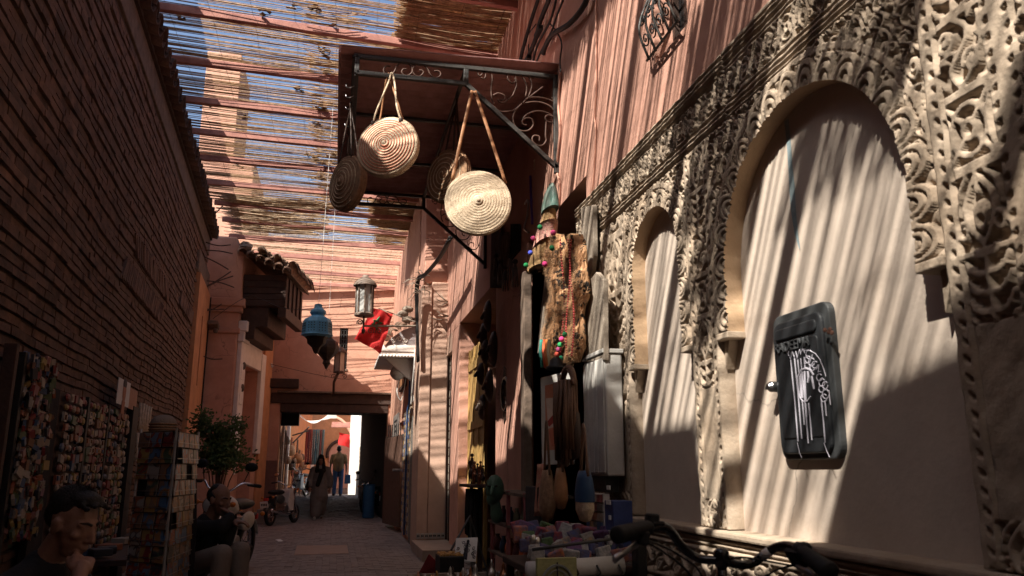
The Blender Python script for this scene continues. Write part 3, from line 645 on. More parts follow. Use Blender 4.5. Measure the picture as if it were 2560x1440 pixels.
def face_cam(c): return Matrix.Translation(c) @ Matrix(((1, 0, 0, 0), (0, 0, -1, 0), (0, 1, 0, 0), (0, 0, 0, 1)))
text_mesh('RADEEMA', .060, .005, 'embossed_lettering', flat((.06, .063, .067), .5), bx, face_left((XB - .054, (by0 + by1) / 2 + .025, bz1 - .158)))
# white paint-marker scrawl, dripping
def gpt(u, v):   # picture position on the door
    q = onx(u, v, XB - .055); return q
gm = MB()
def gl(pix, r=.003):
    r *= .72; gm.tube([gpt(u, v) + Vector((.0015, 0, 0)) for u, v in pix], r, 4)
def zs(u, v): return (1880 + u / 3.13, 720 + v / 3.13)
gl([zs(265, 500), zs(285, 490), zs(280, 520), zs(300, 555), zs(310, 490), zs(330, 545), zs(340, 495), zs(352, 550), zs(370, 480), zs(378, 520), zs(395, 470), zs(410, 510), zs(412, 475)], .0026)
for x0, ya, yb in ((300, 560, 1200), (330, 550, 1180), (355, 560, 860), (378, 550, 1215), (405, 540, 640), (540, 880, 1210), (568, 880, 1000), (415, 900, 1010), (440, 900, 1190), (390, 880, 1070)):
    gl([zs(x0, ya), zs(x0 + (yb - ya) * .05, (ya + yb) / 2), zs(x0 + (yb - ya) * .09, yb)], .0034)
gl([zs(352 + 0, 1210), zs(370, 1290), zs(388, 1330)], .002); gl([zs(560, 1210), zs(580, 1270), zs(605, 1325)], .002)
gl([zs(390, 490), zs(440, 485), zs(490, 510), zs(530, 560), zs(560, 640), zs(575, 690)], .0022)
gl([zs(360, 690), zs(385, 640), zs(420, 625), zs(455, 640), zs(480, 680)], .006)
for pl in ([(380, 670), (385, 760), (392, 860)], [(410, 650), (412, 740), (418, 880)], [(435, 650), (440, 700), (436, 740)], [(465, 690), (475, 740), (483, 790)], [(352, 690), (358, 780), (370, 850)]): gl([zs(*q) for q in pl], .0062)
gl([zs(360, 840), zs(395, 885), zs(430, 885), zs(455, 850)], .004)
for cx, cy, r in ((435, 560, 22), (465, 580, 25), (490, 600, 22), (430, 610, 20), (470, 620, 20), (525, 700, 22), (545, 740, 24), (570, 760, 22), (540, 790, 20), (575, 830, 28), (560, 860, 24), (445, 520, 26)):
    gl([zs(cx + r * math.cos(a), cy + r * 1.3 * math.sin(a)) for a in np.linspace(0, 5.6, 10)], .0028)
gl([zs(600, 800), zs(605, 860), zs(612, 915)], .0025); gl([zs(500, 640), zs(520, 600), zs(515, 660), zs(535, 650)], .0028)
gm.build('graffiti', MATS['graffiti'], bx)
m = MB()
for q in ((570, 330), (600, 345), (625, 350), (610, 325)): p = gpt(*zs(*q)); m.ell(p, (.005, .012, .01), 6, 4)
m.build('rust_patch', flat((.10, .045, .03), .9), bx)
# ================================================================ shop canopy of iron and corrugated sheet, with round straw bags
YC = 6.55; YB = 10.13
can = thing('shop_canopy', 'dark red corrugated canopy on a black scrolled iron frame over the shop', 'canopy', (1.0, 8.3, 4.8))
ir = MATS['iron']
def bar(name, a, c, w=.04, h=.04, mt=ir, par=None):
    a = Vector(a); c = Vector(c); d = c - a; R = d.to_track_quat('Y', 'Z').to_matrix(); m = MB(); m.bx((a + c) / 2, (w, d.length, h), R); return m.build(name, mt, par or can, bevel=.004)
for y in (YC, YB):
    bar('top_rail', (.0, y, 4.87), (1.86, y, 4.87)); bar('lower_rail', (.03, y, 4.71), (1.02, y, 4.71)); bar('frame_post', (.03, y, 4.70), (.03, y, 4.87)); bar('frame_post', (1.0, y, 4.72), (1.0, y, 4.85), .045, .045)
    bar('diagonal_brace', (1.0, y, 4.71), (1.85, y, 3.97)); bar('wall_post', (1.838, y, 3.92), (1.838, y, 4.87))
for x in (.03, 1.0): bar('side_rail', (x, YC, 4.70 if x < .5 else 4.86), (x, YB, 4.70 if x < .5 else 4.86), .035, .035)
bar('side_rail', (.0, YC, 4.868), (.0, YB, 4.868), .03, .03)
for y in (7.75, 9.0): bar('cross_bar', (0, y, 4.872), (1.86, y, 4.872), .045, .03)
m = MB(); y = YC - .03; V = []; n = 0
ysr = np.linspace(YC - .06, YB + .12, 380); zr = 4.912 + .024 * np.sin(ysr * 2 * math.pi / .12)
V = [(-.12, a, c) for a, c in zip(ysr, zr)] + [(1.86, a, c + .05) for a, c in zip(ysr, zr)] + [(-.12, a, c + .006) for a, c in zip(ysr, zr)] + [(1.86, a, c + .056) for a, c in zip(ysr, zr)]
n = len(ysr); F = [(i, n + i, n + i + 1, i + 1) for i in range(n - 1)] + [(2 * n + i, 2 * n + i + 1, 3 * n + i + 1, 3 * n + i) for i in range(n - 1)]
m.add(V, F); m.build('corrugated_sheet', MATS['canopy_sheet'], can, smooth=True)
MB().box(-.135, -.115, YC - .06, YB + .12, 4.86, 4.93).build('edge_flashing', MATS['canopy_sheet'], can)
def zc4(u, v): return ony(820 + u / 3.2, 120 + v / 3.2, YC)
def smooth_poly(P, k=4):
    P = [Vector(p) for p in P]; out = []
    for i in range(len(P) - 1):
        p0, p1, p2, p3 = P[max(i - 1, 0)], P[i], P[i + 1], P[min(i + 2, len(P) - 1)]
        for j in range(k):
            t = j / k; out.append(.5 * ((2 * p1) + (p2 - p0) * t + (2 * p0 - 5 * p1 + 4 * p2 - p3) * t * t + (3 * p1 - p0 - 3 * p2 + p3) * t ** 3))
    return out + [P[-1]]
SCR = [[(500, 150), (470, 145), (445, 170), (455, 205), (490, 215), (530, 190), (550, 145), (590, 118), (635, 118), (670, 155), (672, 195), (640, 220), (605, 215), (590, 190), (605, 168), (630, 170)],
 [(730, 178), (752, 180), (764, 197), (745, 220), (720, 228), (690, 212), (675, 175), (700, 135), (750, 130), (795, 165), (820, 215), (860, 240), (895, 225), (900, 200), (880, 182), (850, 185)],
 [(1222, 238), (1250, 245), (1262, 215), (1245, 195), (1215, 225), (1200, 195), (1225, 175), (1270, 178), (1305, 205), (1315, 250), (1305, 330), (1312, 410), (1330, 450)],
 [(1495, 240), (1500, 268), (1470, 280), (1440, 250), (1440, 210), (1470, 197), (1495, 220), (1510, 290), (1490, 350), (1470, 390), (1410, 435), (1370, 430), (1360, 410)], [(1320, 380), (1360, 362), (1410, 380), (1415, 410), (1385, 420)],
 [(1525, 205), (1570, 250), (1590, 320), (1580, 390)], [(1590, 215), (1620, 250), (1630, 310), (1600, 400)], [(1605, 222), (1640, 242), (1670, 220)], [(1600, 405), (1640, 370), (1680, 340), (1720, 310)],
 [(1550, 445), (1500, 490), (1440, 508), (1370, 505), (1330, 470)], [(1560, 440), (1600, 400), (1680, 395), (1760, 410), (1805, 430), (1790, 395)], [(1580, 440), (1650, 430), (1720, 440), (1780, 470), (1820, 520)],
 [(1545, 450), (1500, 500), (1480, 560), (1495, 620), (1540, 660), (1600, 660), (1640, 620), (1630, 570), (1590, 560), (1555, 580), (1560, 610), (1590, 615)],
 [(1550, 590), (1580, 540), (1640, 510), (1700, 505), (1770, 525), (1810, 560), (1815, 590), (1780, 595), (1745, 580), (1740, 550), (1765, 535), (1795, 550)],
 [(1745, 590), (1740, 700), (1745, 740), (1720, 775), (1680, 780), (1640, 750), (1635, 715), (1655, 700), (1690, 710), (1690, 745)]]
for pl in SCR:
    P = smooth_poly([zc4(*q) for q in pl]); m = MB(); m.tube(P, .0075, 5); m.build('iron_scroll', MATS['iron_brown'], can, smooth=True)
    m = MB(); m.tube([Vector((q.x, YB, q.z)) for q in P], .0075, 4); m.build('iron_scroll', MATS['iron_brown'], can, smooth=True)
for y in (6.75, 6.95, 7.2, 7.6):
    m = MB(); m.tube([(.02, y, 4.69), (-.02, y, 4.66), (-.05, y, 4.66), (-.06, y, 4.69)], .005, 5); m.build('hook', MATS['steel'], can, smooth=True)

def straw_bag(name, label, c, R, rz, mats, stripes, thick=.075, bulge=.06, tilt=0, roll=0):
    """round coiled straw bag; local -y is its face"""
    root = thing(name, label, 'straw bag', c, 'round straw bags hanging from the shop canopy'); RR = RZ(rz) @ RX(tilt) @ RY(roll)
    pitch = .0235
    def h(r): q = min(r / R, 1); return thick * .5 + bulge * (1 - q ** 1.6) + (.022 * max(0, 1 - r / .05))
    for side in (1, -1):
        Rm = RR @ RX(math.pi / 2 * side); pr = []; r = .001
        while r < R: pr.append((r, h(r) + .0042 * abs(math.sin(math.pi * r / pitch)))); r += pitch / 5
        pr.append((R, thick * .5)); m = MB(); m.lathe(pr, c, 40, Rm); m.build('bag_face', MATS[mats[0]], root, smooth=True)
        if stripes:
            k = 1; m = MB(); pts = []
            for i in range(int(R / (pitch * stripes) * 44)):
                a = 2 * math.pi * i / 44; r = .015 + pitch * stripes * a / (2 * math.pi)
                if r > R - .02: break
                pts.append(Vector(c) + Rm @ Vector((r * math.cos(a), r * math.sin(a), h(r) + .0042)))
            m.tube(pts, .0042, 5); m.build('coil_stripe', MATS[mats[1]], root, smooth=True)
    m = MB(); pr = [(R, -thick * .5)] + [(R + .006 * abs(math.sin(i * math.pi / 4)), -thick * .5 + thick * i / 12) for i in range(13)] + [(R, thick * .5)]
    m.lathe(pr, c, 40, RR @ RX(math.pi / 2)); m.build('gusset', MATS[mats[0]], root, smooth=True)
    m = MB(); m.tube([Vector(c) + RR @ Vector((R * 1.005 * math.cos(a), 0, R * 1.005 * math.sin(a))) for a in np.linspace(.55, math.pi - .55, 20)], .014, 6, flat=.8); m.build('rim_edge', MATS[mats[2]], root, smooth=True)
    return root, RR
def handle(root, pts, r, mt, flat_=1.0):
    m = MB(); m.tube(smooth_poly(pts, 5), r, 6, flat=flat_); return m.build('handle', MATS[mt], root, smooth=True)
b1, R1 = straw_bag('straw_bag', 'round straw bag with a red spiral stripe and short leather handles', (.325, 6.52, 4.02), .272, -.42, ('straw', 'straw_red', 'straw_dark'), 1.0, tilt=-.06)
hk = Vector((.32, 6.54, 4.735)); c1 = Vector((.325, 6.52, 4.02))
for sy, dx in ((-.045, .012), (.05, -.012)):
    L = c1 + R1 @ Vector((-.135, sy, .225)); Rr = c1 + R1 @ Vector((.12, sy, .23)); handle(b1, [L, L + Vector((.03, 0, .13)), hk + Vector((dx - .025, sy * .3, -.10)), hk + Vector((dx, sy * .2, 0)), hk + Vector((dx + .03, sy * .3, -.1)), Rr + Vector((-.04, 0, .13)), Rr], .0095, 'leather_tan' if sy > 0 else 'straw')
    for q in (L, Rr): MB().ell(q, (.022, .012, .03), 10, 6).build('handle_tab', MATS['leather_dark'], b1, smooth=True)
b2, R2 = straw_bag('straw_bag', 'brown and tan striped straw bag hanging behind the red striped one at the canopy corner', (.0, 7.12, 3.88), .255, -1.0, ('straw_dark', 'straw', 'straw_dark'), 1.6, bulge=.05)
for sy in (-.04, .04):
    c = Vector((.0, 7.12, 3.88)); a = c + R2 @ Vector((-.1, sy, .22)); d = c + R2 @ Vector((.1, sy, .22)); t = Vector((-.01, 7.12, 4.70)); handle(b2, [a, (a + t) / 2 + Vector((0, .02, 0)), t + Vector((0, 0, -.06)), t, t + Vector((0, 0, -.06)), (d + t) / 2, d], .009, 'leather_dark')
b3, R3 = straw_bag('straw_bag', 'pale plain straw bag on long tan leather straps, lowest of the hanging bags', (1.115, 6.50, 3.565), .285, -.16, ('straw', 'straw_dark', 'straw'), 0, bulge=.045, roll=.03)
c = Vector((1.115, 6.50, 3.565)); t = Vector((1.068, 6.53, 4.64))
for sx in (-1, 1):
    q = c + R3 @ Vector((sx * .235, 0, .175)); handle(b3, [t + Vector((sx * .012, 0, 0)), t * .6 + q * .4 + Vector((sx * .012, 0, 0)), q + Vector((0, 0, .02))], .017, 'leather_tan', .3)
for k in range(7):
    a = math.pi * (.28 + .075 * k); MB().ell(c + R3 @ Vector((.288 * math.cos(a), 0, .288 * math.sin(a))), (.02, .016, .012), 7, 5).build('stitched_loop', MATS['straw'], b3, smooth=True)
b4, R4 = straw_bag('straw_bag', 'shadowed brown straw bag with black straps hanging under the middle of the canopy', (.93, 7.10, 4.02), .26, -.9, ('straw_dark', 'straw', 'straw_dark'), 2.0, bulge=.04)
c = Vector((.93, 7.10, 4.02)); t = Vector((1.0, 7.12, 4.85))
for sy in (-.04, .04):
    a = c + R4 @ Vector((-.1, sy, .22)); d = c + R4 @ Vector((.1, sy, .22)); handle(b4, [a, (a + t) / 2, t + Vector((0, 0, -.05)), t, t + Vector((0, 0, -.05)), (d + t) / 2, d], .011, 'leather_dark')

# ================================================================ upper wall: grille window, cables
win = thing('window', 'recessed window behind a bulging black wrought iron grille high on the pink wall', 'window', (1.9, 4.1, 3.8))
wy0, wy1 = 3.81, 4.28
MB().box(2.02, 2.06, wy0, wy1, 3.80, 5.05).build('window_pane', MATS['black_gloss'], win)
MB().box(1.985, 2.02, wy0, wy1, 4.36, 4.40).build('glazing_bar', MATS['dark_wood'], win); MB().box(1.985, 2.02, (wy0 + wy1) / 2 - .02, (wy0 + wy1) / 2 + .02, 3.80, 4.36).build('glazing_bar', MATS['dark_wood'], win)
for y in (wy0, wy1 - .04): MB().box(1.985, 2.02, y, y + .04, 3.80, 5.05).build('window_frame', MATS['dark_wood'], win)
MB().box(1.985, 2.02, wy0 + .04, wy1 - .04, 3.80, 3.85).build('window_frame', MATS['dark_wood'], win)
def bulge_x(z): t = (z - 3.82) / .55; return 1.85 - .10 * math.exp(-((t - .35) / .38) ** 2)
for i in range(5):
    y = wy0 + .02 + (wy1 - wy0 - .04) * i / 4; m = MB(); m.tube([(bulge_x(z), y, z) for z in np.linspace(3.81, 5.0, 22)], .008, 6); m.build('grille_bar', ir, win, smooth=True)
for z in (3.82, 4.42, 4.95): m = MB(); m.tube([(bulge_x(z), wy0 - .01, z), (bulge_x(z), wy1 + .01, z)], .009, 6); m.build('grille_bar', ir, win)
for i in range(4):
    yc0 = wy0 + .02 + (wy1 - wy0 - .04) * (i + .5) / 4
    for z0, sg in ((3.92, 1), (4.05, -1), (4.20, 1), (4.33, -1), (4.55, 1), (4.72, -1)):
        m = MB(); m.tube([(bulge_x(z0 + b2_), yc0 + sg * a2_, z0 + b2_) for a2_, b2_ in spiral(.006, .045, i, 1.5, 16)], .0055, 5); m.build('grille_scroll', ir, win, smooth=True)
cab = thing('cable_bundle', 'thick dark bundle of cables running down the pink wall above the canopy', 'cables', (1.8, 7, 5.6))
for pix, r in (([(1362, -60), (1345, 0), (1330, 45), (1318, 85), (1306, 130), (1298, 165)], .020), ([(1395, -60), (1372, 0), (1352, 50), (1340, 95), (1322, 140), (1312, 166)], .024), ([(1400, -60), (1388, 10), (1372, 60), (1345, 110), (1330, 165)], .012),
    ([(1475, -20), (1455, 22), (1420, 62), (1382, 85), (1366, 110), (1358, 135)], .024), ([(1408, 0), (1392, 40), (1378, 80), (1352, 130), (1336, 166)], .010), ([(1340, 60), (1312, 100), (1302, 140), (1318, 150), (1322, 110)], .006), ([(1376, 60), (1395, 85), (1404, 110), (1400, 150), (1402, 180)], .007)):
    m = MB(); m.tube(smooth_poly([onx(u, v, 1.83 - r) for u, v in pix]), r, 7); m.build('cable', MATS['black'], cab, smooth=True)
for q in ((1346, 80), (1318, 152)): p = onx(*q, 1.80); MB().bx(p, (.05, .2, .05)).build('cable_clip', MATS['black'], cab, bevel=.006)
m = MB(); m.tube(smooth_poly([onx(u, v, 1.845) for u, v in ((1490, -40), (1490, 100), (1490, 220), (1486, 290), (1489, 320), (1486, 400), (1478, 505))]), .008, 6); tag(m.build('wall_cable', MATS['pink_plaster'], smooth=True), 'single painted cable dropping straight down the pink wall left of the window', 'cable')
m = MB(); m.tube(smooth_poly([onx(u, v, 1.845) for u, v in ((1402, 180), (1396, 260), (1400, 330), (1392, 420), (1399, 470), (1392, 560))]), .012, 6); tag(m.build('wall_conduit', MATS['pink_plaster'], smooth=True), 'pink painted conduit down the wall beside the canopy wall post', 'conduit')
fb = thing('frayed_cables', 'frayed bundle of cables drooping from the rear of the canopy to the pier', 'cables', (1.6, 14, 4.6))
q = [onx(1128, 600, 1.72), onx(1095, 650, 1.68), onx(1062, 690, 1.5), onx(1050, 720, 1.42), onx(1046, 790, 1.40)]
q = [ony(1128, 598, 11.0), ony(1100, 648, 12.0), ony(1066, 688, 13.2), ony(1046, 705, 13.7), ony(1043, 790, 13.82), ony(1046, 905, 13.86)]
for k in range(5):
    o = Vector((random.uniform(-.04, .04), random.uniform(-.03, .03), random.uniform(-.04, .04))); m = MB(); m.tube(smooth_poly([p + o * (1 if i < 4 else .4) for i, p in enumerate(q)]), random.uniform(.012, .022), 6); m.build('cable', MATS['black'], fb, smooth=True)
for k in range(16):
    p = ony(random.choice([1052, 1060, 1045, 1075]), random.choice([690, 700, 715, 730]), 13.6); d = Vector((random.uniform(-.32, .02), random.uniform(-.1, .1), random.uniform(-.25, .12))); m = MB(); m.tube([p, p + d * .5 + Vector((0, 0, .05)), p + d], [.01, .008, .004], 4); m.build('loose_strand', MATS['grey_wood'], fb, smooth=True)
tw_ = thing('dry_twigs', 'pale bare twigs sticking out of the striped wall beside the pier', 'twigs', (1.8, 12.4, 3.6))
for k in range(12):
    p = onx(1118 + random.uniform(-6, 4), random.choice([755, 790, 800]), 1.84); d = Vector((random.uniform(-.35, -.1), random.uniform(-.12, .1), random.uniform(-.12, .16))); MB().tube([p, p + d * .6, p + d + Vector((0, 0, .03))], [.012, .009, .005], 5).build('twig', MATS['grey_wood'], tw_, smooth=True)
# ================================================================ bicycle leaning by the arcade (only its handlebar shows in the photograph)
bk = thing('bicycle', 'black bicycle parked by the carved arcade, only its handlebar showing', 'bicycle', (1.05, 2.0, 0))
def vz(u, v): return (1500 + u / 4.571, 1140 + v / 4.571)
Yh = 2.12
def hp(u, v, dy=0): return ony(*vz(u, v), Yh + dy)
BK = MATS['black_gloss']; RB = MATS['rubber']
m = MB(); m.tube(smooth_poly([hp(560, 815, -.10), hp(650, 800, -.06), hp(740, 810, -.03), hp(820, 880), hp(900, 990, .02), hp(990, 1090, .03), hp(1090, 1155, .03), hp(1200, 1185, .02), hp(1390, 1195, .0), hp(1520, 1230, .02), hp(1640, 1245, .03), hp(1760, 1215, .03), hp(1850, 1150, .02), hp(1960, 1070, 0), hp(2060, 1030, -.03), hp(2150, 1025, -.06), hp(2240, 1050, -.10), hp(2300, 1085, -.13)]), .0125, 10); m.build('handlebar', BK, bk, smooth=True)
def grip(a, c, r0, r1):
    a = Vector(a); c = Vector(c); d = c - a; R = d.to_track_quat('Z', 'Y').to_matrix(); L = d.length; pr = [(0, 0), (r0 * .9, 0)] + [(r0 + (r1 - r0) * t + .0012 * (1 if i % 2 else -1), L * t) for i, t in enumerate(np.linspace(0.02, .97, 26))] + [(r1 * .9, L), (0, L)]
    m = MB(); m.lathe(pr, a, 14, R); return m.build('grip', RB, bk, smooth=True)
grip(hp(560, 815, -.10), hp(185, 905, -.20), .018, .021); grip(hp(2250, 1055, -.10), hp(2640, 1330, -.26), .018, .024)
sh = hp(1390, 1180); m = MB(); m.lathe([(0, -.02), (.019, -.02), (.021, .0), (.021, .02), (.012, .03), (0, .03)], sh, 14); m.build('stem_clamp', BK, bk, smooth=True)
m = MB(); m.tube([sh, sh + Vector((0, .008, -.12)), sh + Vector((0, .03, -.30))], .0145, 12); m.build('stem', BK, bk, smooth=True)
m = MB(); m.ell(sh + Vector((0, 0, .026)), (.008, .008, .005), 10, 5); m.build('stem_bolt', MATS['steel'], bk, smooth=True)
m = MB(); m.tube([hp(1850, 1150, .018) + Vector((0, -.002, 0)), hp(1930, 1090, .0) + Vector((0, -.002, 0))], .0136, 10); m.build('reflective_band', MATS['white_paint'], bk, smooth=True)
# bell, brake levers, shifters, cables
p = hp(595, 715, -.08); m = MB(); m.bx(p, (.034, .03, .026), RY(.1)); m.bx(p + Vector((.012, 0, -.012)), (.04, .034, .012)); m.build('bell', RB, bk, bevel=.006)
p = hp(470, 930, -.12); m = MB(); m.bx(p, (.03, .05, .036), RY(.3)); m.build('lever_mount', RB, bk, bevel=.006)
m = MB(); m.tube([hp(415, 1010, -.13), hp(300, 1095, -.17), hp(165, 1180, -.22)], [.0085, .0075, .0105], 8, flat=.6); m.build('brake_lever', MATS['steel'], bk, smooth=True)
p = hp(2290, 1130, -.10); m = MB(); m.bx(p, (.05, .06, .05), RY(-.5)); m.ell(p + Vector((.0, -.02, .02)), (.022, .022, .016), 10, 6); m.build('shifter', RB, bk, bevel=.008)
m = MB(); m.tube([hp(2250, 1260, -.10), hp(2380, 1330, -.16), hp(2500, 1420, -.2)], .008, 8, flat=.6); m.build('brake_lever', MATS['steel'], bk, smooth=True)
for pl in ([(500, 950, -.1), (760, 1050, .05), (960, 1170, .08), (1100, 1270, .08), (1180, 1400, .07), (1300, 1600, .1)], [(470, 960, -.1), (700, 1080, .02), (1000, 1320, .05), (1250, 1700, .06)], [(1480, 1180, .0), (1560, 1160, -.02), (1700, 1165, -.02), (1900, 1200, .0), (2240, 1260, -.08)], [(2250, 1240, -.08), (2000, 1310, .05), (1800, 1450, .08), (1500, 1650, .1)]):
    m = MB(); m.tube(smooth_poly([hp(*q) for q in pl]), .0032, 5); m.build('brake_cable', RB, bk, smooth=True)
# frame, fork, wheels, saddle (standing on the ground; bike faces along the alley)
hx = sh.x; tk = .0155
HT = Vector((hx, 2.17, .88)); HB = Vector((hx, 2.22, .70)); BB_ = Vector((hx + .0, 1.62, .30)); ST = Vector((hx, 1.44, .80)); RA = Vector((hx, 1.17, .34)); FA = Vector((hx, 2.36, .34))
m = MB(); m.tube([sh + Vector((0, .03, -.28)), HT, HB], .018, 10); m.tube([HT + Vector((0, 0, -.03)), ST + Vector((0, 0, -.06))], tk, 8); m.tube([HB, BB_], .018, 8); m.tube([BB_, ST], tk, 8)
for s in (-.05, .05): m.tube([BB_ + Vector((s * .6, 0, 0)), RA + Vector((s, 0, 0))], .009, 7); m.tube([ST + Vector((s * .3, 0, -.05)), RA + Vector((s, 0, 0))], .008, 7)
m.build('frame', BK, bk, smooth=True)
m = MB()
for s in (-.05, .05): m.tube([HB + Vector((s, 0, 0)), FA + Vector((s, 0, 0))], .011, 7)
m.bx(HB, (.13, .03, .03)); m.build('fork', BK, bk, smooth=True)
m = MB(); m.tube([ST, ST + Vector((0, -.03, .13))], .0135, 8); m.build('seat_post', MATS['steel'], bk, smooth=True)
m = MB(); c = ST + Vector((0, -.05, .16)); m.lathe([(0, .025), (.06, .022), (.085, 0), (.08, -.03), (0, -.03)], c, 14, None, 0, sy=1.1); m.cap(c + Vector((0, .05, -.005)), c + Vector((0, .19, .0)), .035, .018, 10); m.build('saddle', RB, bk, smooth=True)
for ax in (RA, FA):
    Rm = RY(math.pi / 2); m = MB(); m.lathe([(.325, -.017), (.343, -.01), (.347, 0), (.343, .01), (.325, .017), (.318, 0), (.325, -.017)], ax, 36, Rm); wh = m.build('wheel', RB, bk, smooth=True)
    m = MB(); m.lathe([(.308, -.011), (.322, -.011), (.322, .011), (.308, .011), (.308, -.011)], ax, 36, Rm); m.build('rim', MATS['steel'], wh, smooth=False)
    m = MB(); m.lathe([(0, -.04), (.018, -.04), (.018, .04), (0, .04)], ax, 10, Rm)
    for i in range(20): a = 2 * math.pi * i / 20; m.tube([ax + Vector((.03 * (-1) ** i, .015 * math.cos(a), .015 * math.sin(a))), ax + Vector((0, .31 * math.cos(a + .2), .31 * math.sin(a + .2)))], .0012, 3)
    m.build('spokes', MATS['steel'], wh)
m = MB(); m.lathe([(0, -.008), (.09, -.008), (.09, .008), (0, .008)], BB_ + Vector((.06, 0, 0)), 24, RY(math.pi / 2)); m.tube([BB_ + Vector((.07, 0, 0)), BB_ + Vector((.08, .12, -.11))], .009, 6); m.tube([BB_ + Vector((-.07, 0, 0)), BB_ + Vector((-.08, -.12, .11))], .009, 6); m.bx(BB_ + Vector((.13, .12, -.12)), (.09, .07, .02)); m.bx(BB_ + Vector((-.13, -.12, .12)), (.09, .07, .02)); m.build('crank_set', MATS['steel'], bk)
# ================================================================ left side beyond the brick wall
tp = thing('plaster_pilaster', 'tan plaster pilaster with a narrow vertical slot at the end of the brick wall', 'pilaster', (-3, 18.6, 0))
m = MB()
def lprism(s0, s1, o0, o1, z0, z1, m): 
    vs = [lw(s, o, z) for z in (z0, z1) for s in (s0, s1) for o in (o0, o1)]; m.add(vs, [(0, 2, 3, 1), (4, 5, 7, 6), (0, 1, 5, 4), (2, 6, 7, 3), (0, 4, 6, 2), (1, 3, 7, 5)]); return m
SB0, SB1 = 16.4, 18.6
lprism(SB0, SB0 + .95, -.3, .09, 0, 5.15, m); lprism(SB0 + 1.12, SB1, -.3, .09, 0, 5.15, m); lprism(SB0 + .95, SB0 + 1.12, -.3, .09, 0, 3.0, m); lprism(SB0 + .95, SB0 + 1.12, -.3, .09, 4.45, 5.15, m); lprism(SB0 + .95, SB0 + 1.12, -.3, .0, 3.0, 4.45, m)
m.build('pilaster_body', MATS['orange_plaster'], tp)
m = MB(); lprism(SB0 - .15, SB1 - .2, -.3, .07, 5.15, 5.6, m); m.build('rough_top', MATS['old_wood'], tp, bevel=.05)
m = MB(); lprism(SB1, SB1 + .03, -.3, .12, 0, 5.1, m); m.build('edge_pipe', MATS['black'], tp)
rb_ = thing('rebar_rods', 'bent rusty rods and wires jutting from the end of the brick wall', 'rods', lw(17.8, .1, 5.8))
for (s, z, d) in ((16.9, 6.35, (.35, -.1, .35)), (17.4, 6.05, (.5, .1, 0)), (17.5, 5.9, (.55, .1, -.02)), (17.5, 5.75, (.5, .0, -.25)), (17.8, 5.3, (.6, .2, -.08)), (17.9, 5.15, (.55, .2, .35)), (18.0, 5.2, (.5, .1, .4)), (18.2, 4.75, (.4, .2, .05)), (18.2, 4.7, (.35, .1, .2)), (18.3, 3.75, (.45, .1, -.06))):
    p = lw(s, .02, z); dv = Vector(d); MB().tube(smooth_poly([p, p + dv * .5 + Vector((0, 0, random.uniform(-.05, .05))), p + dv]), .014, 5).build('rod', MATS['iron_brown'], rb_, smooth=True)
p = lw(18.5, .22, 4.45); m = MB(); m.bx(p, (.22, .3, .10), RX(-.3)); m.lathe([(0, -.07), (.05, -.05), (.06, .02), (0, .06)], p + Vector((.06, -.05, -.12)), 10); m.build('insulator', MATS['old_wood'], rb_, bevel=.01)
# pink gate block with stepped profile and cornice
BY = 18.7
gb = thing('gate_block', 'salmon plaster gate block with a moulded cornice band beside the tiled hood', 'gate block', (-2.7, 19, 0))
XBK = -2.28
MB().box(-3.6, XBK, BY, BY + .9, 0, 4.32).build('block_body', MATS['salmon_plaster'], gb, bevel=.03)
for z0, z1, e in ((4.32, 4.44, .05), (4.44, 4.80, .0), (4.80, 4.93, .07), (4.93, 5.12, .12)): MB().box(-3.6, XBK + e, BY - e, BY + .9, z0, z1).build('cornice', MATS['salmon_plaster'], gb, bevel=.02)
m = MB(); m.prism([(-3.6, 5.12), (XBK + .05, 5.12), (XBK + .02, 5.35), (XBK + .02, 5.75), (XBK - .10, 5.95), (XBK - .16, 6.6), (-3.6, 6.6)], (0, BY + .03, 0), (1, 0, 0), (0, 0, 1), (0, .8, 0)); m.build('upper_block', MATS['salmon_plaster'], gb, bevel=.05)
# side facing the alley: white carved door surround, wall strip
DA = Vector((XBK, BY + .02, 0)); DB = Vector((-1.78, 21.95, 0)); DD = (DB - DA).normalized(); DN = Vector((DD.y, -DD.x, 0)); DLn = (DB - DA).length
def dpt(s, o, z): return DA + DD * s + DN * o + Vector((0, 0, z))
def dbox(m, s0, s1, o0, o1, z0, z1):
    vs = [dpt(s, o, z) for z in (z0, z1) for s in (s0, s1) for o in (o0, o1)]; m.add(vs, [(0, 2, 3, 1), (4, 5, 7, 6), (0, 1, 5, 4), (2, 6, 7, 3), (0, 4, 6, 2), (1, 3, 7, 5)]); return m
dw = thing('door_wall', 'orange pink wall with a tall white carved door surround under the tiled hood', 'wall', (-2.1, 20.5, 0))
m = MB(); dbox(m, .0, .5, -.5, 0, 0, 6.4); dbox(m, 2.0, DLn, -.5, 0, 0, 6.4); dbox(m, .5, 2.0, -.5, 0, 3.7, 6.4); dbox(m, .5, 2.0, -.6, -.3, 0, 3.7); m.build('wall_body', MATS['salmon_plaster'], dw)
WS = MATS['white_stucco']
m = MB(); dbox(m, .06, .50, 0, .10, 1.7, 4.15); m.build('white_jamb', WS, dw, bevel=.015)
m = MB(); dbox(m, .02, .56, 0, .14, 4.15, 4.38); dbox(m, .0, .62, 0, .20, 4.38, 4.62); m.build('white_capital', WS, dw, bevel=.02)
m = MB(); dbox(m, 2.0, 2.4, 0, .10, 1.7, 4.15); m.build('white_jamb', WS, dw, bevel=.015)
m = MB(); dbox(m, .5, 2.0, -.02, .08, 3.7, 4.5); m.build('white_lintel', WS, dw, bevel=.02)
m = MB(); dbox(m, .5, .58, -.28, .03, 1.2, 3.7); m.build('white_reveal', WS, dw, bevel=.01)
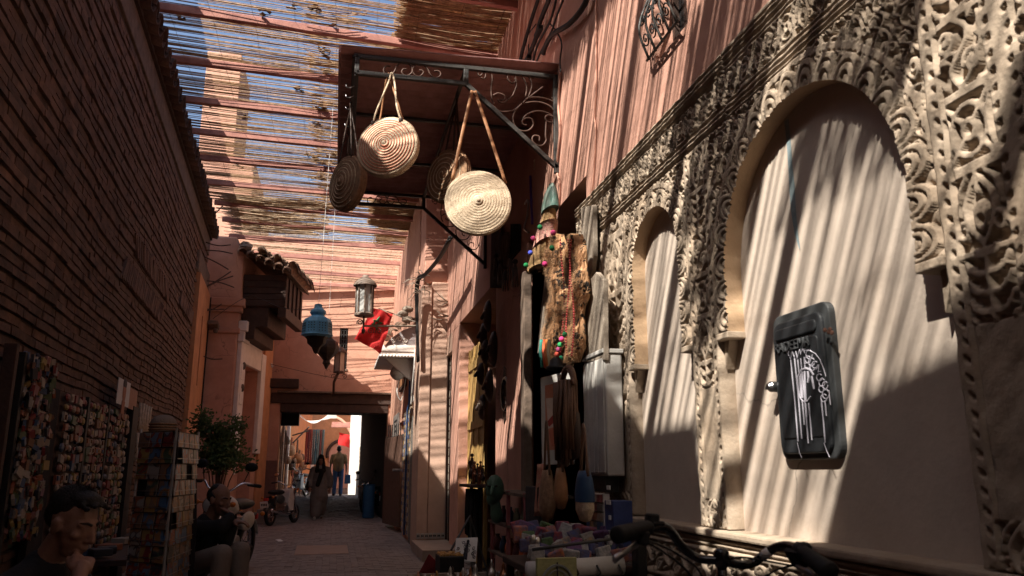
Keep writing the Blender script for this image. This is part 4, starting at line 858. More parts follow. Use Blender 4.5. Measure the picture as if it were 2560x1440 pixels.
for zz in (2.2, 2.75, 3.3): m = MB(); dbox(m, .16, .40, .09, .112, zz, zz + .36); m.build('carved_panel', WS, dw, bevel=.008)
m = MB(); m.lathe([(0, 0), (.09, .02), (.13, .09), (.09, .16), (0, .18)], dpt(-.05, .08, 1.95), 10); dbox(m, -.15, .1, .0, .16, 1.62, 1.95); m.build('broken_base', WS, dw, bevel=.01)
for c in ((.28, .12, 3.62), (.28, .12, 3.12)): m = MB(); m.ell(dpt(*c), (.05, .02, .09), 8, 6); m.build('carved_boss', MATS['old_wood'], dw, smooth=True)
m = MB(); dbox(m, 2.42, DLn, 0, .06, 0, 6.3); m.build('orange_strip', MATS['orange_plaster'], dw, bevel=.01)
m = MB(); dbox(m, .35, 1.0, .0, .42, 0, .30); m.build('stone_step', MATS['marble_step'], dw, bevel=.01)
# tiled wooden hood over that door
hd = thing('tiled_hood', 'dark stepped wooden door hood roofed with old clay tiles on the left', 'hood', (-1.8, 19.6, 5.6))
def hbox(s0, s1, o0, o1, z0, z1, nm='hood_panel'): m = MB(); dbox(m, s0, s1, o0, o1, z0, z1); return m.build(nm, MATS['dark_wood'], hd, bevel=.012)
for i in range(5): hbox(.10, .13 + .004 * (i % 2), .02, 1.0, 4.98 + i * .15, 5.122 + i * .15, 'hood_plank')
hbox(.13, 2.1, .02, .98, 4.96, 5.72); hbox(.14, 2.05, .02, .62, 4.50, 4.96); hbox(.14, 2.0, .02, .34, 4.22, 4.50); hbox(.12, 2.1, .84, 1.02, 4.72, 4.96)
for i in range(4): hbox(.4 + i * .45, .48 + i * .45, .98, 1.02, 4.98, 5.7, 'hood_stile')
m = MB(); vs = [dpt(-.02, -.1, 6.25), dpt(-.02, 1.12, 5.70), dpt(2.2, 1.12, 5.70), dpt(2.2, -.1, 6.25)]; vs = vs + [v + Vector((0, 0, .06)) for v in vs]; m.add(vs, [(0, 1, 2, 3), (4, 7, 6, 5), (0, 4, 5, 1), (1, 5, 6, 2), (2, 6, 7, 3), (3, 7, 4, 0)]); m.build('roof_bed', MATS['old_wood'], hd)
base_t = barrel(.105, .42, .018)
first = None; al = math.atan2(DD.y, DD.x); slope = math.atan2(.55, 1.22)
for i in range(6):            # tiles running down towards the camera on the hipped near end
    for j in range(2):
        s = -.24 + .26 * j; o = .05 + i * .205; z = 6.16 - i * .088 + j * .13
        t = base_t.build('roof_tile', MATS['tile_clay'], None, smooth=True) if first is None else first.copy()
        if first is None: first = t
        else: C.objects.link(t)
        t.parent = hd
        t.location = dpt(s, o, z) - hd.location; t.rotation_euler = (.42 + random.uniform(-.06, .06), -.42 + random.uniform(-.06, .06), random.uniform(-.12, .12))
for i in range(9):            # tiles running down towards the alley
    for j in range(3):
        s = .2 + i * .235; o = 1.18 - j * .36; z = 5.76 + j * .165; t = first.copy(); C.objects.link(t); t.parent = hd; t.location = dpt(s, o, z) - hd.location; t.rotation_euler = (slope + random.uniform(-.05, .05), random.uniform(-.05, .05), al + math.pi / 2 + math.pi / 2 - math.pi / 2 + random.uniform(-.06, .06))
for q, r in (((.02, .02, 6.32), .17), ((.10, .0, 6.42), .15), ((.18, .25, 6.20), .11), ((.1, .45, 6.08), .10)): m = MB(); m.ell(dpt(*q), (r, r, r * .6), 9, 6); m.v = [(a + random.uniform(-.025, .025), b + random.uniform(-.025, .025), c + random.uniform(-.02, .02)) for a, b, c in m.v]; m.build('mortar_lump', MATS['old_wood'], hd)

# ================================================================ passage front across the alley
FY = 22.0
fc = thing('gateway_wall', 'salmon wall closing the alley above a dark covered passage', 'house front', (0, 22.5, 0))
WX0, WX1, WZ0, WZ1 = -.02, .20, 3.98, 5.10
OX0, OX1, OZ = -1.46, 1.36, 3.30
m = MB(); P = MATS['salmon_plaster']
m.box(-3.5, OX0, FY, FY + .6, 0, OZ); m.box(OX1, 3.4, FY, FY + .6, 0, OZ); m.box(-3.5, WX0, FY, FY + .6, OZ, 7.6); m.box(WX1, 3.4, FY, FY + .6, OZ, 7.6); m.box(WX0, WX1, FY, FY + .6, OZ, WZ0); m.box(WX0, WX1, FY, FY + .6, WZ1, 7.6); m.box(WX0, WX1, FY + .15, FY + .2, WZ0, WZ1)
m.build('front_wall', P, fc)
MB().box(OX0 - .25, OX1 + .12, FY - .06, FY + .28, 3.03, 3.30).build('lintel_beam', MATS['dark_wood'], fc, bevel=.015)
MB().box(OX0 - .0, OX1 + .0, FY - .03, FY + .5, 2.80, 3.025).build('lintel_beam', MATS['dark_wood'], fc, bevel=.015)
MB().box(OX0 - .10, OX1 + .12, FY - .16, FY - .02, 3.30, 3.35).build('drip_ledge', MATS['old_wood'], fc, bevel=.01)
MB().box(-1.92, -1.02, FY - .22, FY + .05, 3.42, 3.66).build('beam_stub', MATS['dark_wood'], fc, bevel=.015)
for i in range(3):
    for j in range(5):
        pass
MB().box(WX0 - .03, WX1 + .03, FY - .02, FY + .12, WZ0 - .06, WZ0).build('window_sill', MATS['old_wood'], fc)
m = MB()
for i in range(9): m.tube([(WX0 + .01, FY + .02, WZ0 + .06 + i * .125), (WX1 - .01, FY + .02, WZ0 + .06 + i * .125)], .012, 4)
for i in range(3): m.tube([(WX0 + .04 + i * .07, FY + .02, WZ0), (WX0 + .04 + i * .07, FY + .02, WZ1)], .012, 4)
m.build('window_grille', ir, fc)
MB().box(WX0, WX1, FY + .12, FY + .15, WZ0, WZ1).build('window_pane', MATS['black_gloss'], fc)
# grey-painted dado each side of the opening
MB().box(-2.6, OX0, FY - .02, FY + .1, 0, 1.55).build('painted_dado', flat((.17, .09, .075), .9), fc)
pas = thing('passage', 'dark covered passage with timber ceiling and black walls', 'passage', (-.2, 26, 0))
def pbx(nm, x0, x1, y0, y1, z0, z1, mt='black', jx=0): m = MB(); m.box(x0, x1, y0, y1, z0, z1); return m.build(nm, MATS[mt] if isinstance(mt, str) else mt, pas)
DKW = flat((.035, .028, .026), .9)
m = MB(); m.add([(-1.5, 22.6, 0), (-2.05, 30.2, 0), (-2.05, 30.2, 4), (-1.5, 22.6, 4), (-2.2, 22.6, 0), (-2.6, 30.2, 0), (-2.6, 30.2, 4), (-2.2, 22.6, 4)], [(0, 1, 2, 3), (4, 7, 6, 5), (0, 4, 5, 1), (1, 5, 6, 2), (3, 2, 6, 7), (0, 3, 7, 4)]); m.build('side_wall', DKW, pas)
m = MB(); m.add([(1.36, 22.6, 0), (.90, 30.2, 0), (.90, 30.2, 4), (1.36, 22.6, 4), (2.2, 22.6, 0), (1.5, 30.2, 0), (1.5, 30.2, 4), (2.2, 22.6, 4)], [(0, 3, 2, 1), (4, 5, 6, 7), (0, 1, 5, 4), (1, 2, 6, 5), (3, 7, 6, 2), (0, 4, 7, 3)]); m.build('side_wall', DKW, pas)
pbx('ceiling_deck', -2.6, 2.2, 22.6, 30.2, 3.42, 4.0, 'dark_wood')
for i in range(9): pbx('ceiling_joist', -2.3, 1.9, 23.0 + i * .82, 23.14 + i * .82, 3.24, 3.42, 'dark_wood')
MB().box(-2.6, 2.2, 22.6, 30.2, 4.0, 4.9).build('upper_storey', MATS['salmon_plaster'], pas)
MB().box(-1.52, -1.02, 23.2, 23.6, 2.52, 3.1).build('hanging_box', MATS['black'], pas, bevel=.01)
for i in range(5): MB().box(-1.50 + i * .05, -1.46 + i * .05, 22.62 + i * .02, 22.66 + i * .02, .25 + .1 * (i % 2), 2.35 - .15 * (i % 3)).build('leaning_plank', MATS['grey_wood'], pas, bevel=.004)
tag(MB().box(-2.05, -1.62, 21.30, 21.95, 0, .36).build('stone_step', MATS['marble_step'], bevel=.02), 'pale stone step at the left foot of the passage', 'step')
tag(MB().box(-2.12, -1.92, 21.45, 21.9, 0, .66).build('stone_block', MATS['marble_step'], bevel=.02), 'upright pale stone block behind the step', 'stone block')
m = MB(); m.box(-2.02, -1.94, FY - .03, FY + .02, .5, 2.1); tag(m.build('drain_pipe', MATS['iron_brown'], bevel=.01), 'dark rusty downpipe left of the passage opening', 'pipe')

# ================================================================ sunlit market street beyond the passage
mk = thing('market_house', 'pink market house fronts in bright light beyond the passage', 'house', (-1, 36, 0))
def mb(nm, x0, x1, y0, y1, z0, z1, mt='salmon_plaster', par=None): return MB().box(x0, x1, y0, y1, z0, z1).build(nm, MATS[mt] if isinstance(mt, str) else mt, par or mk, bevel=.01)
m = MB(); m.add([(-2.1, 30.3, 0), (-1.25, 44, 0), (-1.25, 44, 4.3), (-2.1, 30.3, 4.3), (-7, 30.3, 0), (-7, 44, 0), (-7, 44, 4.3), (-7, 30.3, 4.3)], [(0, 1, 2, 3), (4, 7, 6, 5), (0, 4, 5, 1), (1, 5, 6, 2), (3, 2, 6, 7), (0, 3, 7, 4)]); m.build('side_front', MATS['orange_plaster'], mk)
mb('end_front', -4, 4.5, 46, 47, 0, 6.5, 'orange_plaster')
mb('white_strip', -1.86, -1.74, 32.5, 33.0, .3, 3.0, 'white_stucco'); mb('white_strip', -1.95, -1.86, 31.0, 31.3, .3, 3.0, 'pale_plaster'); mb('white_strip', -1.22, -1.05, 44.2, 44.5, .36, 3.1, 'white_stucco')
# round horseshoe archway in the end wall and pink arch across the street
m = MB(); R = .75; pts = [(R * math.cos(a), R * math.sin(a)) for a in np.linspace(-.25, math.pi + .25, 24)]
m.tube([(.35 + a, 45.92, 2.15 + b) for a, b in pts], .10, 6); m.build('arch_moulding', MATS['dark_wood'], mk)
m = MB(); m.prism([(.35 + R * .9 * math.cos(a), 2.15 + R * .9 * math.sin(a)) for a in np.linspace(-.25, math.pi + .25, 24)] + [(-.3, .3), (1.0, .3)][:0] + [(-.28, .3), (.98, .3)], (0, 45.96, 0), (1, 0, 0), (0, 0, 1), (0, -.02, 0)); m.build('arch_back', MATS['pink_plaster'], mk)
m = MB(); m.tube([(-.35 + 1.3 * math.sin(a), 40, 2.1 + 1.75 * math.cos(a)) for a in np.linspace(0, 1.45, 16)], .09, 6); tag(m.build('street_arch', MATS['salmon_plaster'], smooth=True), 'slender pink arch curving across the bright market street', 'arch')
rp = thing('bright_pier', 'sunlit white plaster pier at the right of the market street', 'pier', (1.0, 31, 0))
mb('pier_body', .60, 1.35, 33.2, 35.5, 0, 5.6, 'white_paint', rp); mb('pier_body', .86, 2.4, 32.4, 33.2, 0, 5.6, 'white_paint', rp)
mb('tile_strip', .94, 1.02, 32.28, 32.4, .2, 2.2, flat((.22, .17, .13)), rp)
for i in range(24): mb('mosaic_tile', .95 + .03 * (i % 2), .975 + .03 * (i % 2), 32.25, 32.3, .25 + .08 * i, .31 + .08 * i, flat((.5, .45, .38)), rp)
mk2 = thing('market_wall', 'sunlit market wall behind the white pier', 'wall', (1.5, 40, 0)); mb('wall_body', 1.25, 2.0, 35.6, 46, 0, 5.5, 'pale_plaster', mk2)
for i in range(4): mb('roof_slat', -.2, 1.3, 36.5 + i * 1.3, 36.62 + i * 1.3, 3.15 + i * .12, 3.25 + i * .12, 'beam_red', mk2)
aw = thing('white_awning', 'torn white canvas awning glowing in sunlight above the market goods', 'awning', (-1, 33, 3.1))
m = MB(); NA = 14; V = []
for i in range(NA + 1):
    for j in range(5):
        u = i / NA; v = j / 4; V.append((-1.75 + 1.75 * u, 33.0 + 2.4 * v, 3.75 - 1.05 * math.sin(math.pi * min(1, u * 1.15)) * (1 - .35 * v) * .45 - .25 * u + .05 * math.sin(9 * u + 3 * v)))
m.add(V, [(i * 5 + j, i * 5 + j + 1, (i + 1) * 5 + j + 1, (i + 1) * 5 + j) for i in range(NA) for j in range(4)]); m.build('canvas', MATS['awning'], aw, smooth=True)
for a, c in (((-1.65, 33.2, 2.35), (-1.05, 33.2, 3.0)), ((-1.75, 34.5, 2.7), (-1.1, 34.5, 2.9))): MB().tube([a, c], .03, 5).build('awning_arm', MATS['iron'], aw)
cols = [(.20, .03, .03), (.13, .03, .04), (.24, .05, .04), (.10, .10, .11), (.06, .10, .13), (.12, .14, .15), (.16, .05, .05), (.10, .12, .13)]; nms = ['crimson', 'wine red', 'brick red', 'charcoal', 'blue grey', 'slate grey', 'maroon', 'ash grey']
for i in range(8):
    x = -1.22 + i * .095; m = MB(); V = []
    for k in range(9):
        for j in range(4): V.append((x + .088 * j / 3, 35.0 + .03 * math.sin(j * 2.1 + k * .6 + i), 2.98 - 1.45 * k / 8))
    m.add(V, [(k * 4 + j, k * 4 + j + 1, (k + 1) * 4 + j + 1, (k + 1) * 4 + j) for k in range(8) for j in range(3)]); o = m.build('hanging_rug', flat(cols[i], .95), smooth=True)
    sm = o.modifiers.new('thick', 'SOLIDIFY'); sm.thickness = .015
    tag(o, nms[i] + ' rug hanging in the row of rugs in the market', 'rug', 'rugs hanging in the market')
for i in range(10):      # hanging baskets, bags and wooden goods along the left market wall
    y = 31.5 + i * .75; x = -2.02 + (y - 30.3) * .062 + .14; z = 1.15 + random.uniform(.0, 1.25)
    m = MB(); r = random.uniform(.12, .22); m.lathe([(0, -r), (r * .8, -r * .8), (r, 0), (r * .7, r * .8), (r * .4, r)], (x, y, z), 10, None); m.tube([(x, y - r * .4, z + r), (x, y, z + r * 2), (x, y + r * .4, z + r)], .012, 5)
    o = m.build('hanging_basket', [MATS['leather_brown'], MATS['straw_dark'], MATS['leather_tan'], MATS['leather_dark']][i % 4], smooth=True); tag(o, 'dark goods basket hanging on the bright left market wall', 'basket', 'baskets on the market wall')
for i in range(12):
    y = 31.2 + i * .55; x = -2.02 + (y - 30.3) * .062 + .07; z = random.uniform(.9, 2.6); o = MB().bx((x, y, z), (.04, random.uniform(.2, .5), random.uniform(.3, .7)), RZ(-.06)).build('hanging_cloth', flat(random.choice([(.30, .12, .05), (.09, .05, .035), (.35, .2, .08), (.2, .05, .04), (.13, .08, .05)])), bevel=.01); tag(o, 'brown and rust cloth goods pinned on the left market wall', 'cloth', 'cloths on the market wall')
for i in range(3):       # low stools and a rack
    t = thing('wooden_stool', 'pale slatted stool standing by the left market wall', 'stool', (-1.35 + i * .3, 32.2 + i * .8, gz(32.5)), 'stools in the market')
    zb = gz(32.5); x0 = -1.35 + i * .3; y0 = 32.2 + i * .8; MB().box(x0 - .14, x0 + .14, y0 - .14, y0 + .14, zb + .5, zb + .54).build('seat', MATS['grey_wood'], t)
    for a in (-1, 1):
        for c in (-1, 1): MB().box(x0 + a * .12 - .018, x0 + a * .12 + .018, y0 + c * .12 - .018, y0 + c * .12 + .018, zb, zb + .5).build('leg', MATS['grey_wood'], t)
        for k in range(3): MB().box(x0 - .12 + k * .09, x0 - .09 + k * .09, y0 + a * .13 - .008, y0 + a * .13 + .008, zb + .1, zb + .5).build('slat', MATS['grey_wood'], t)
for i, (x, y, z) in enumerate(((.15, 38, 3.0), (.55, 38.4, 2.9))):
    m = MB(); V = [(x + .5 * u + .03 * math.sin(6 * v), y + .06 * math.sin(5 * u + 3 * v), z - .55 * v - .12 * u) for u in np.linspace(0, 1, 5) for v in np.linspace(0, 1, 5)]; m.add(V, [(a * 5 + c, a * 5 + c + 1, a * 5 + c + 6, a * 5 + c + 5) for a in range(4) for c in range(4)]); tag(m.build('red_flag', MATS['red_cloth'], smooth=True), ['larger red flag hanging beyond the passage', 'smaller red flag further right beyond the passage'][i], 'flag')

# ================================================================ right side beyond the pier
rf = thing('far_house', 'pink house front on the right between the pier and the passage', 'house', (2, 18, 0))
m = MB(); m.box(XF, 3.4, PY + 1.0, 17.0, 0, 6.9); m.box(XF, 3.4, 17.0, 18.6, 2.35, 6.9); m.box(XF, 3.4, 18.6, FY + .3, 0, 6.9); m.box(XF + .25, 3.4, 17.0, 18.6, 0, 2.35); m.build('house_wall', MATS['salmon_plaster'], rf, bevel=.01)
MB().box(XF - .022, XF + .1, PY + 1.02, PY + 1.5, 0, 2.3).build('rubble_strip', mat('rubble', (.20, .18, .16), .9, .6, 30, 1.0, 40, col2=(.06, .055, .05)), rf)
zp = thing('mosaic_post', 'door post covered in blue and ochre mosaic tiles on the right', 'mosaic post', (1.4, 15.8, 0))
MB().box(XF - .035, XF + .02, 15.5, 16.9, .1, 2.5).build('post_body', flat((.42, .33, .24)), zp)
for mt, off in ((flat((.04, .08, .26)), 0), (flat((.55, .33, .10)), 1), (flat((.10, .09, .08)), 2), (flat((.50, .45, .38)), 3)):
    m = MB(); r = random.Random(off)
    for i in range(16):
        for k in range(29):
            q = 0 if 6 <= i <= 8 else r.choice((1, 1, 2, 3, 3))
            if (i * 7 + k * 3 + (i // 3)) % 4 != off and not (6 <= i <= 8 and off == 0): continue
            if 6 <= i <= 8 and off != 0: continue
            m.box(XF - .045, XF - .034, 15.52 + i * .086, 15.59 + i * .086, .14 + k * .08, .205 + k * .08)
    m.build('mosaic_tile', mt, zp, kind='stuff')
tag(MB().tube([(XF - .06, 15.9, .1), (XF - .06, 15.9, 2.45), (XF - .05, 15.7, 2.6), (XF - .06, 15.6, 3.3)], .02, 6).build('blue_pipe', flat((.05, .12, .30)), smooth=True), 'thin blue pipe climbing the mosaic door post', 'pipe')
wb = thing('notice_board', 'tall bright white board fixed above the mosaic post', 'board', (1.4, 15.6, 2.5)); MB().box(XF - .03, XF + .01, 15.1, 16.1, 2.55, 3.55).build('panel_sheet', MATS['white_paint'], wb, bevel=.006); MB().box(XF - .035, XF - .028, 15.25, 15.95, 2.7, 2.74).build('panel_trim', MATS['grey_wood'], wb)
ps = thing('poster', 'grey poster with dark writing beside the open iron door', 'poster', (1.4, 18.9, 2)); MB().box(XF - .03, XF + .005, 18.7, 20.3, 1.85, 2.6).build('poster_sheet', MATS['dirty_white'], ps)
for i in range(3): MB().box(XF - .034, XF - .029, 19.0, 20.0 - .2 * i, 2.42 - i * .12, 2.47 - i * .12).build('poster_print', MATS['ink'], ps)
fr = thing('framed_sign', 'framed brown sign with a pale curl hung on the right wall above the poster', 'sign', (1.4, 17.5, 3.3)); MB().box(XF - .05, XF, 17.0, 18.5, 3.05, 3.85).build('sign_frame', MATS['dark_wood'], fr, bevel=.01); MB().box(XF - .055, XF - .045, 17.1, 18.4, 3.12, 3.78).build('sign_board', MATS['leather_tan'], fr)
m = MB(); m.tube([(XF - .06, 17.75 + .3 * a * 5, 3.45 + .25 * b * 8) for a, b in spiral(.04, .1, 1.5, 1.2, 18)], .012, 4); m.build('sign_mark', MATS['white_paint'], fr)
idr = thing('iron_door', 'open dark iron door leaf with punched panels at the right', 'door', (1.35, 18.5, 0))
A = Vector((XF - .01, 17.7, .12)); B_ = Vector((1.16, 19.3, .12)); e = (B_ - A).normalized(); nn = Vector((e.y, -e.x, 0))
def ib(nm, s0, s1, z0, z1, o0, o1, mt=ir):
    m = MB(); vs = [A + e * s + nn * o + Vector((0, 0, z)) for z in (z0, z1) for s in (s0, s1) for o in (o0, o1)]; m.add(vs, [(0, 2, 3, 1), (4, 5, 7, 6), (0, 1, 5, 4), (2, 6, 7, 3), (0, 4, 6, 2), (1, 3, 7, 5)]); return m.build(nm, mt, idr, bevel=.004)
W_ = (B_ - A).length
ib('door_leaf', 0, W_, 0, 1.92, -.02, .02, MATS['iron_brown'])
for s in (.0, W_ - .09): ib('door_stile', s, s + .09, 0, 1.95, .02, .035)
for z in (0, .42, .85, 1.3, 1.86): ib('door_rail', .09, W_ - .09, z, z + .08, .02, .034)
for i in range(4):
    for k in range(3): ib('door_stud', .3 + i * .33, .4 + i * .33, .2 + k * .44, .32 + k * .44, .02, .032, MATS['steel'])
for i in range(7): m = MB(); m.tube([A + e * (.15 + i * .2) + Vector((0, 0, 1.92)), A + e * (.15 + i * .2) + Vector((0, 0, 2.2))], .012, 5); m.build('door_spike', ir, idr)
tag(MB().box(1.18, XF - .02, 17.0, 17.06, 1.28, 1.33).build('door_bolt', MATS['steel'], bevel=.006), 'steel bolt arm sticking out beside the iron door', 'bolt')
# white carved tile-topped hood on the right
wh_ = thing('carved_hood', 'white carved plaster hood with clay tiles on the right beyond the pier', 'hood', (1.2, 15.6, 3.5))
cy0, cy1 = 15.15, 17.4; x0 = .74
MB().box(x0, XF, cy0, cy1, 3.42, 3.50).build('hood_soffit', MATS['white_stucco'], wh_, bevel=.01)
MB().box(x0 - .02, XF, cy0 - .02, cy0 + .03, 3.50, 3.62).build('hood_face', MATS['white_stucco'], wh_, bevel=.008)
m = MB(); m.prism([(x0, 3.50), (XF, 3.50), (XF, 4.02), (x0 + .42, 3.92), (x0 + .2, 3.75)], (0, cy0 + .02, 0), (1, 0, 0), (0, 0, 1), (0, .05, 0)); m.build('carved_gable', flat((.30, .27, .27), .9), wh_)
for i in range(9):
    c = (x0 + .12 + (i % 5) * .12, 3.57 + (i // 5) * .14 + .03 * (i % 2)); m = MB(); m.tube([(c[0] + a * 1.0, cy0 + .01, c[1] + b) for a, b in spiral(.008, .055, i, 1.4, 16)], .011, 5); m.build('carved_scroll', MATS['white_stucco'], wh_, smooth=True)
for i in range(11): m = MB(); m.lathe([(0, 0), (.028, .01), (.028, .05), (0, .06)], (x0 + .03 + i * .062, cy0 - .0, 3.39), 8); m.build('scallop_drop', MATS['white_stucco'], wh_, smooth=True)
m = MB(); m.prism([(x0 + .1, 3.42), (XF, 3.42), (XF, 2.95), (x0 + .45, 3.12)], (0, cy0 + .3, 0), (1, 0, 0), (0, 0, 1), (0, .12, 0)); m.build('hood_corbel', MATS['white_stucco'], wh_, bevel=.02)
for j in range(3):
    for i in range(4):
        t = first.copy(); C.objects.link(t); t.parent = wh_; t.location = Vector((x0 + .10 + i * .17, cy0 - .10 + j * .30, 3.72 + i * .115 + j * .05)) - wh_.location; t.rotation_euler = (.35, -.55 + random.uniform(-.1, .1), random.uniform(-.1, .1)); t.scale = (.8, .8, .8)
for i in range(3): MB().ell((XF - .18 - .09 * (i % 2), cy0 - .05, 4.12 + i * .1), (.11, .09, .07), 8, 6).build('mortar_lump', MATS['grey_wood'], wh_, smooth=True)
sl_ = thing('wall_floodlight', 'round grey floodlight with dangling white cable under the carved hood', 'lamp', (1.2, 15.9, 3.0))
m = MB(); m.lathe([(0, -.13), (.10, -.10), (.15, 0), (.12, .10), (0, .12)], (1.12, 15.6, 3.14), 14, RX(1.1)); m.build('lamp_head', MATS['dirty_white'], sl_, smooth=True); m = MB(); m.tube([(1.12, 15.6, 3.2), (1.25, 15.8, 3.3), (XF, 15.9, 3.25)], .02, 6); m.build('lamp_bracket', MATS['old_wood'], sl_)
m = MB(); m.tube(smooth_poly([(1.18, 15.6, 3.1), (1.12, 15.6, 2.8), (1.2, 15.62, 2.62), (1.26, 15.65, 2.85), (1.3, 15.7, 3.1)]), .010, 5); m.build('lamp_cable', MATS['white_paint'], sl_, smooth=True)

# ================================================================ hanging lanterns, flag, wires
def lantern(name, label, c, prof, facets, mt, wire_top, capm=None, frame=None):
    t = thing(name, label, 'lantern', c); m = MB(); m.lathe(prof, c, facets); m.build('lantern_body', mt, t, smooth=False)
    if wire_top: m = MB(); m.tube([Vector(c) + Vector((0, 0, prof[-1][1])), Vector((c[0] + .01, c[1], wire_top))], .004, 4); m.build('hanging_wire', MATS['white_paint'], t)
    return t
P0 = ony(793, 825, 11.0)
bl_ = lantern('blue_lantern', 'bright blue pierced metal lantern hanging on a wire over the alley', P0, [(.005, -.33), (.03, -.31), (.06, -.24), (.12, -.19), (.13, -.13), (.16, -.10)], 8, MATS['brown_metal'], None)
m = MB(); m.lathe([(.16, -.10), (.215, -.075), (.205, -.06), (.195, .10), (.17, .15), (.10, .185), (.085, .20), (.11, .235), (.10, .27), (.06, .30), (.05, .335), (.055, .35), (.03, .36), (0, .36)], P0, 8); m.build('lantern_shade', MATS['blue_lantern'], bl_)
for k in range(8):
    a = 2 * math.pi * (k + .5) / 8; m = MB()
    for i in range(4):
        for j in range(3): q = P0 + RZ(a) @ Vector((.1905 - .004, -.04 + .04 * j, -.03 + i * .035)); m.bx(q, (.006, .012, .012), RZ(a) @ RX(.78))
    m.build('pierced_hole', MATS['black'], bl_, kind='stuff')
m = MB(); m.tube([P0 + Vector((0, 0, .36)), (P0.x + .05, P0.y, 6.5)], .004, 4); m.build('hanging_wire', MATS['white_paint'], bl_)
P1 = ony(818, 872, 14.0)
dl = lantern('brown_lantern', 'dark brown Moorish lantern hanging behind the blue one', P1, [(.004, -.36), (.02, -.34), (.045, -.28), (.07, -.25), (.055, -.2), (.10, -.15), (.17, -.08), (.20, 0), (.195, .06), (.17, .12), (.10, .17), (.07, .20), (.09, .235), (.05, .27), (0, .29)], 8, MATS['brown_metal'], 6.45)
def frame_lantern(name, label, c, r, h, n, par_glass, capm, capprof):
    t = thing(name, label, 'lantern', c); c = Vector(c); m = MB(); m.lathe([(r * .93, 0), (r * .93, h)], c, n); m.build('glass', par_glass, t)
    for k in range(n): a = 2 * math.pi * k / n; q = Vector((r * math.cos(a), r * math.sin(a), 0)); m = MB(); m.tube([c + q, c + q + Vector((0, 0, h))], .014, 5); m.build('glazing_bar', capm, t)
    m = MB(); m.lathe([(0, -.03), (r * 1.12, -.03), (r * 1.15, 0), (r, .02)], c, n * 2); m.build('base_ring', capm, t, smooth=False); m = MB(); m.lathe([(a, h + b) for a, b in capprof], c, 18); m.build('lantern_cap', capm, t, smooth=True); return t
P2 = ony(910, 786, 13.5)
CM = flat((.20, .15, .12), .6)
wl = frame_lantern('wall_lantern', 'pale frosted cylinder lantern with domed cap on an arm from the right', P2, .145, .50, 8, MATS['glass_frost'], CM, [(.20, -.01), (.20, .02), (.16, .07), (.10, .12), (.05, .15), (.05, .18), (0, .19)])
m = MB(); m.tube([P2 + Vector((0, 0, -.03)), P2 + Vector((0, 0, -.26))], .018, 6); m.lathe([(0, -.34), (.03, -.31), (.035, -.27), (.02, -.24), (0, -.22)], P2, 10); m.build('finial', MATS['iron_brown'], wl, smooth=True)
E_ = ony(1042, 815, 13.85); m = MB(); m.tube([P2 + Vector((0, 0, -.2)), E_], .02, 6, flat=.6); m.build('bracket_arm', MATS['grey_wood'], wl)
for k in range(4): m = MB(); q = P2 + Vector((-.06 + .0 * k, 0, -.14)) if k < 2 else P2 + Vector((.12 + .14 * (k - 2), .02, -.28)); m.tube([q + Vector(((a) * (1 if k % 2 else -1), 0, b)) for a, b in spiral(.008, .06, 1.2, 1.4, 16)], .008, 5); m.build('bracket_scroll', MATS['iron_brown'], wl, smooth=True)
P3 = ony(848, 930, 20.8)
pl_ = frame_lantern('post_lantern', 'small square lantern on a dark post above the passage lintel', P3, .13, .50, 4, flat((.45, .34, .27), .5), MATS['iron_brown'], [(.17, -.01), (.17, .02), (.08, .12), (0, .16)])
e2 = ony(826, 1000, 21.8); m = MB(); m.tube([P3 + Vector((-.02, 0, -.02)), P3 + Vector((-.12, .1, -.25)), Vector((P3.x - .12, 21.4, 3.2))], .035, 6); m.build('post', MATS['iron_brown'], pl_, smooth=True)
for s in (-1, 1): m = MB(); m.tube([P3 + Vector((s * (.14 + a), 0, -.12 + b)) for a, b in spiral(.008, .07, 1.0, 1.3, 16)], .010, 5); m.build('post_scroll', MATS['iron_brown'], pl_, smooth=True)
fl = thing('flag', 'red flag with a green star on a slanting pole near the right pier', 'flag', ony(1000, 790, 14.6))
a = ony(950, 772, 14.5); c_ = ony(1042, 806, 14.1); m = MB(); m.tube([a + (a - c_) * .05, c_], .012, 6); m.build('flag_pole', MATS['grey_wood'], fl)
V = []; NU, NV = 14, 16; P_ = [ony(u, v, 14.5) for u, v in ((941, 771), (981, 785), (982, 860), (946, 884))]
TLc, TRc, BRc, BLc = ony(932, 770, 14.5), ony(981, 784, 14.45), ony(950, 884, 14.6), ony(884, 846, 14.7)
for i in range(NU + 1):
    for j in range(NV + 1):
        u = i / NU; v = j / NV; q = TLc.lerp(TRc, u).lerp(BLc.lerp(BRc, u), v); f = .3 + .7 * v; q = q + Vector((.015 * math.sin(7 * u + 2 * v), .05 * f * math.sin(9 * u + 4 * v) + .03 * math.sin(14 * v - 3 * u) * f, .02 * math.sin(12 * v + 5 * u) * f)); V.append(q)
m = MB(); m.add(V, [(i * (NV + 1) + j, i * (NV + 1) + j + 1, (i + 1) * (NV + 1) + j + 1, (i + 1) * (NV + 1) + j) for i in range(NU) for j in range(NV)]); m.build('flag_cloth', MATS['red_cloth'], fl, smooth=True)
def fpt(u, v): i = min(int(u * NU), NU - 1); j = min(int(v * NV), NV - 1); return V[i * (NV + 1) + j]
sc = [(.5 + .24 * math.cos(math.pi / 2 + 4 * math.pi * k / 5), .36 - .2 * math.sin(math.pi / 2 + 4 * math.pi * k / 5)) for k in range(5)]
m = MB(); pts = []
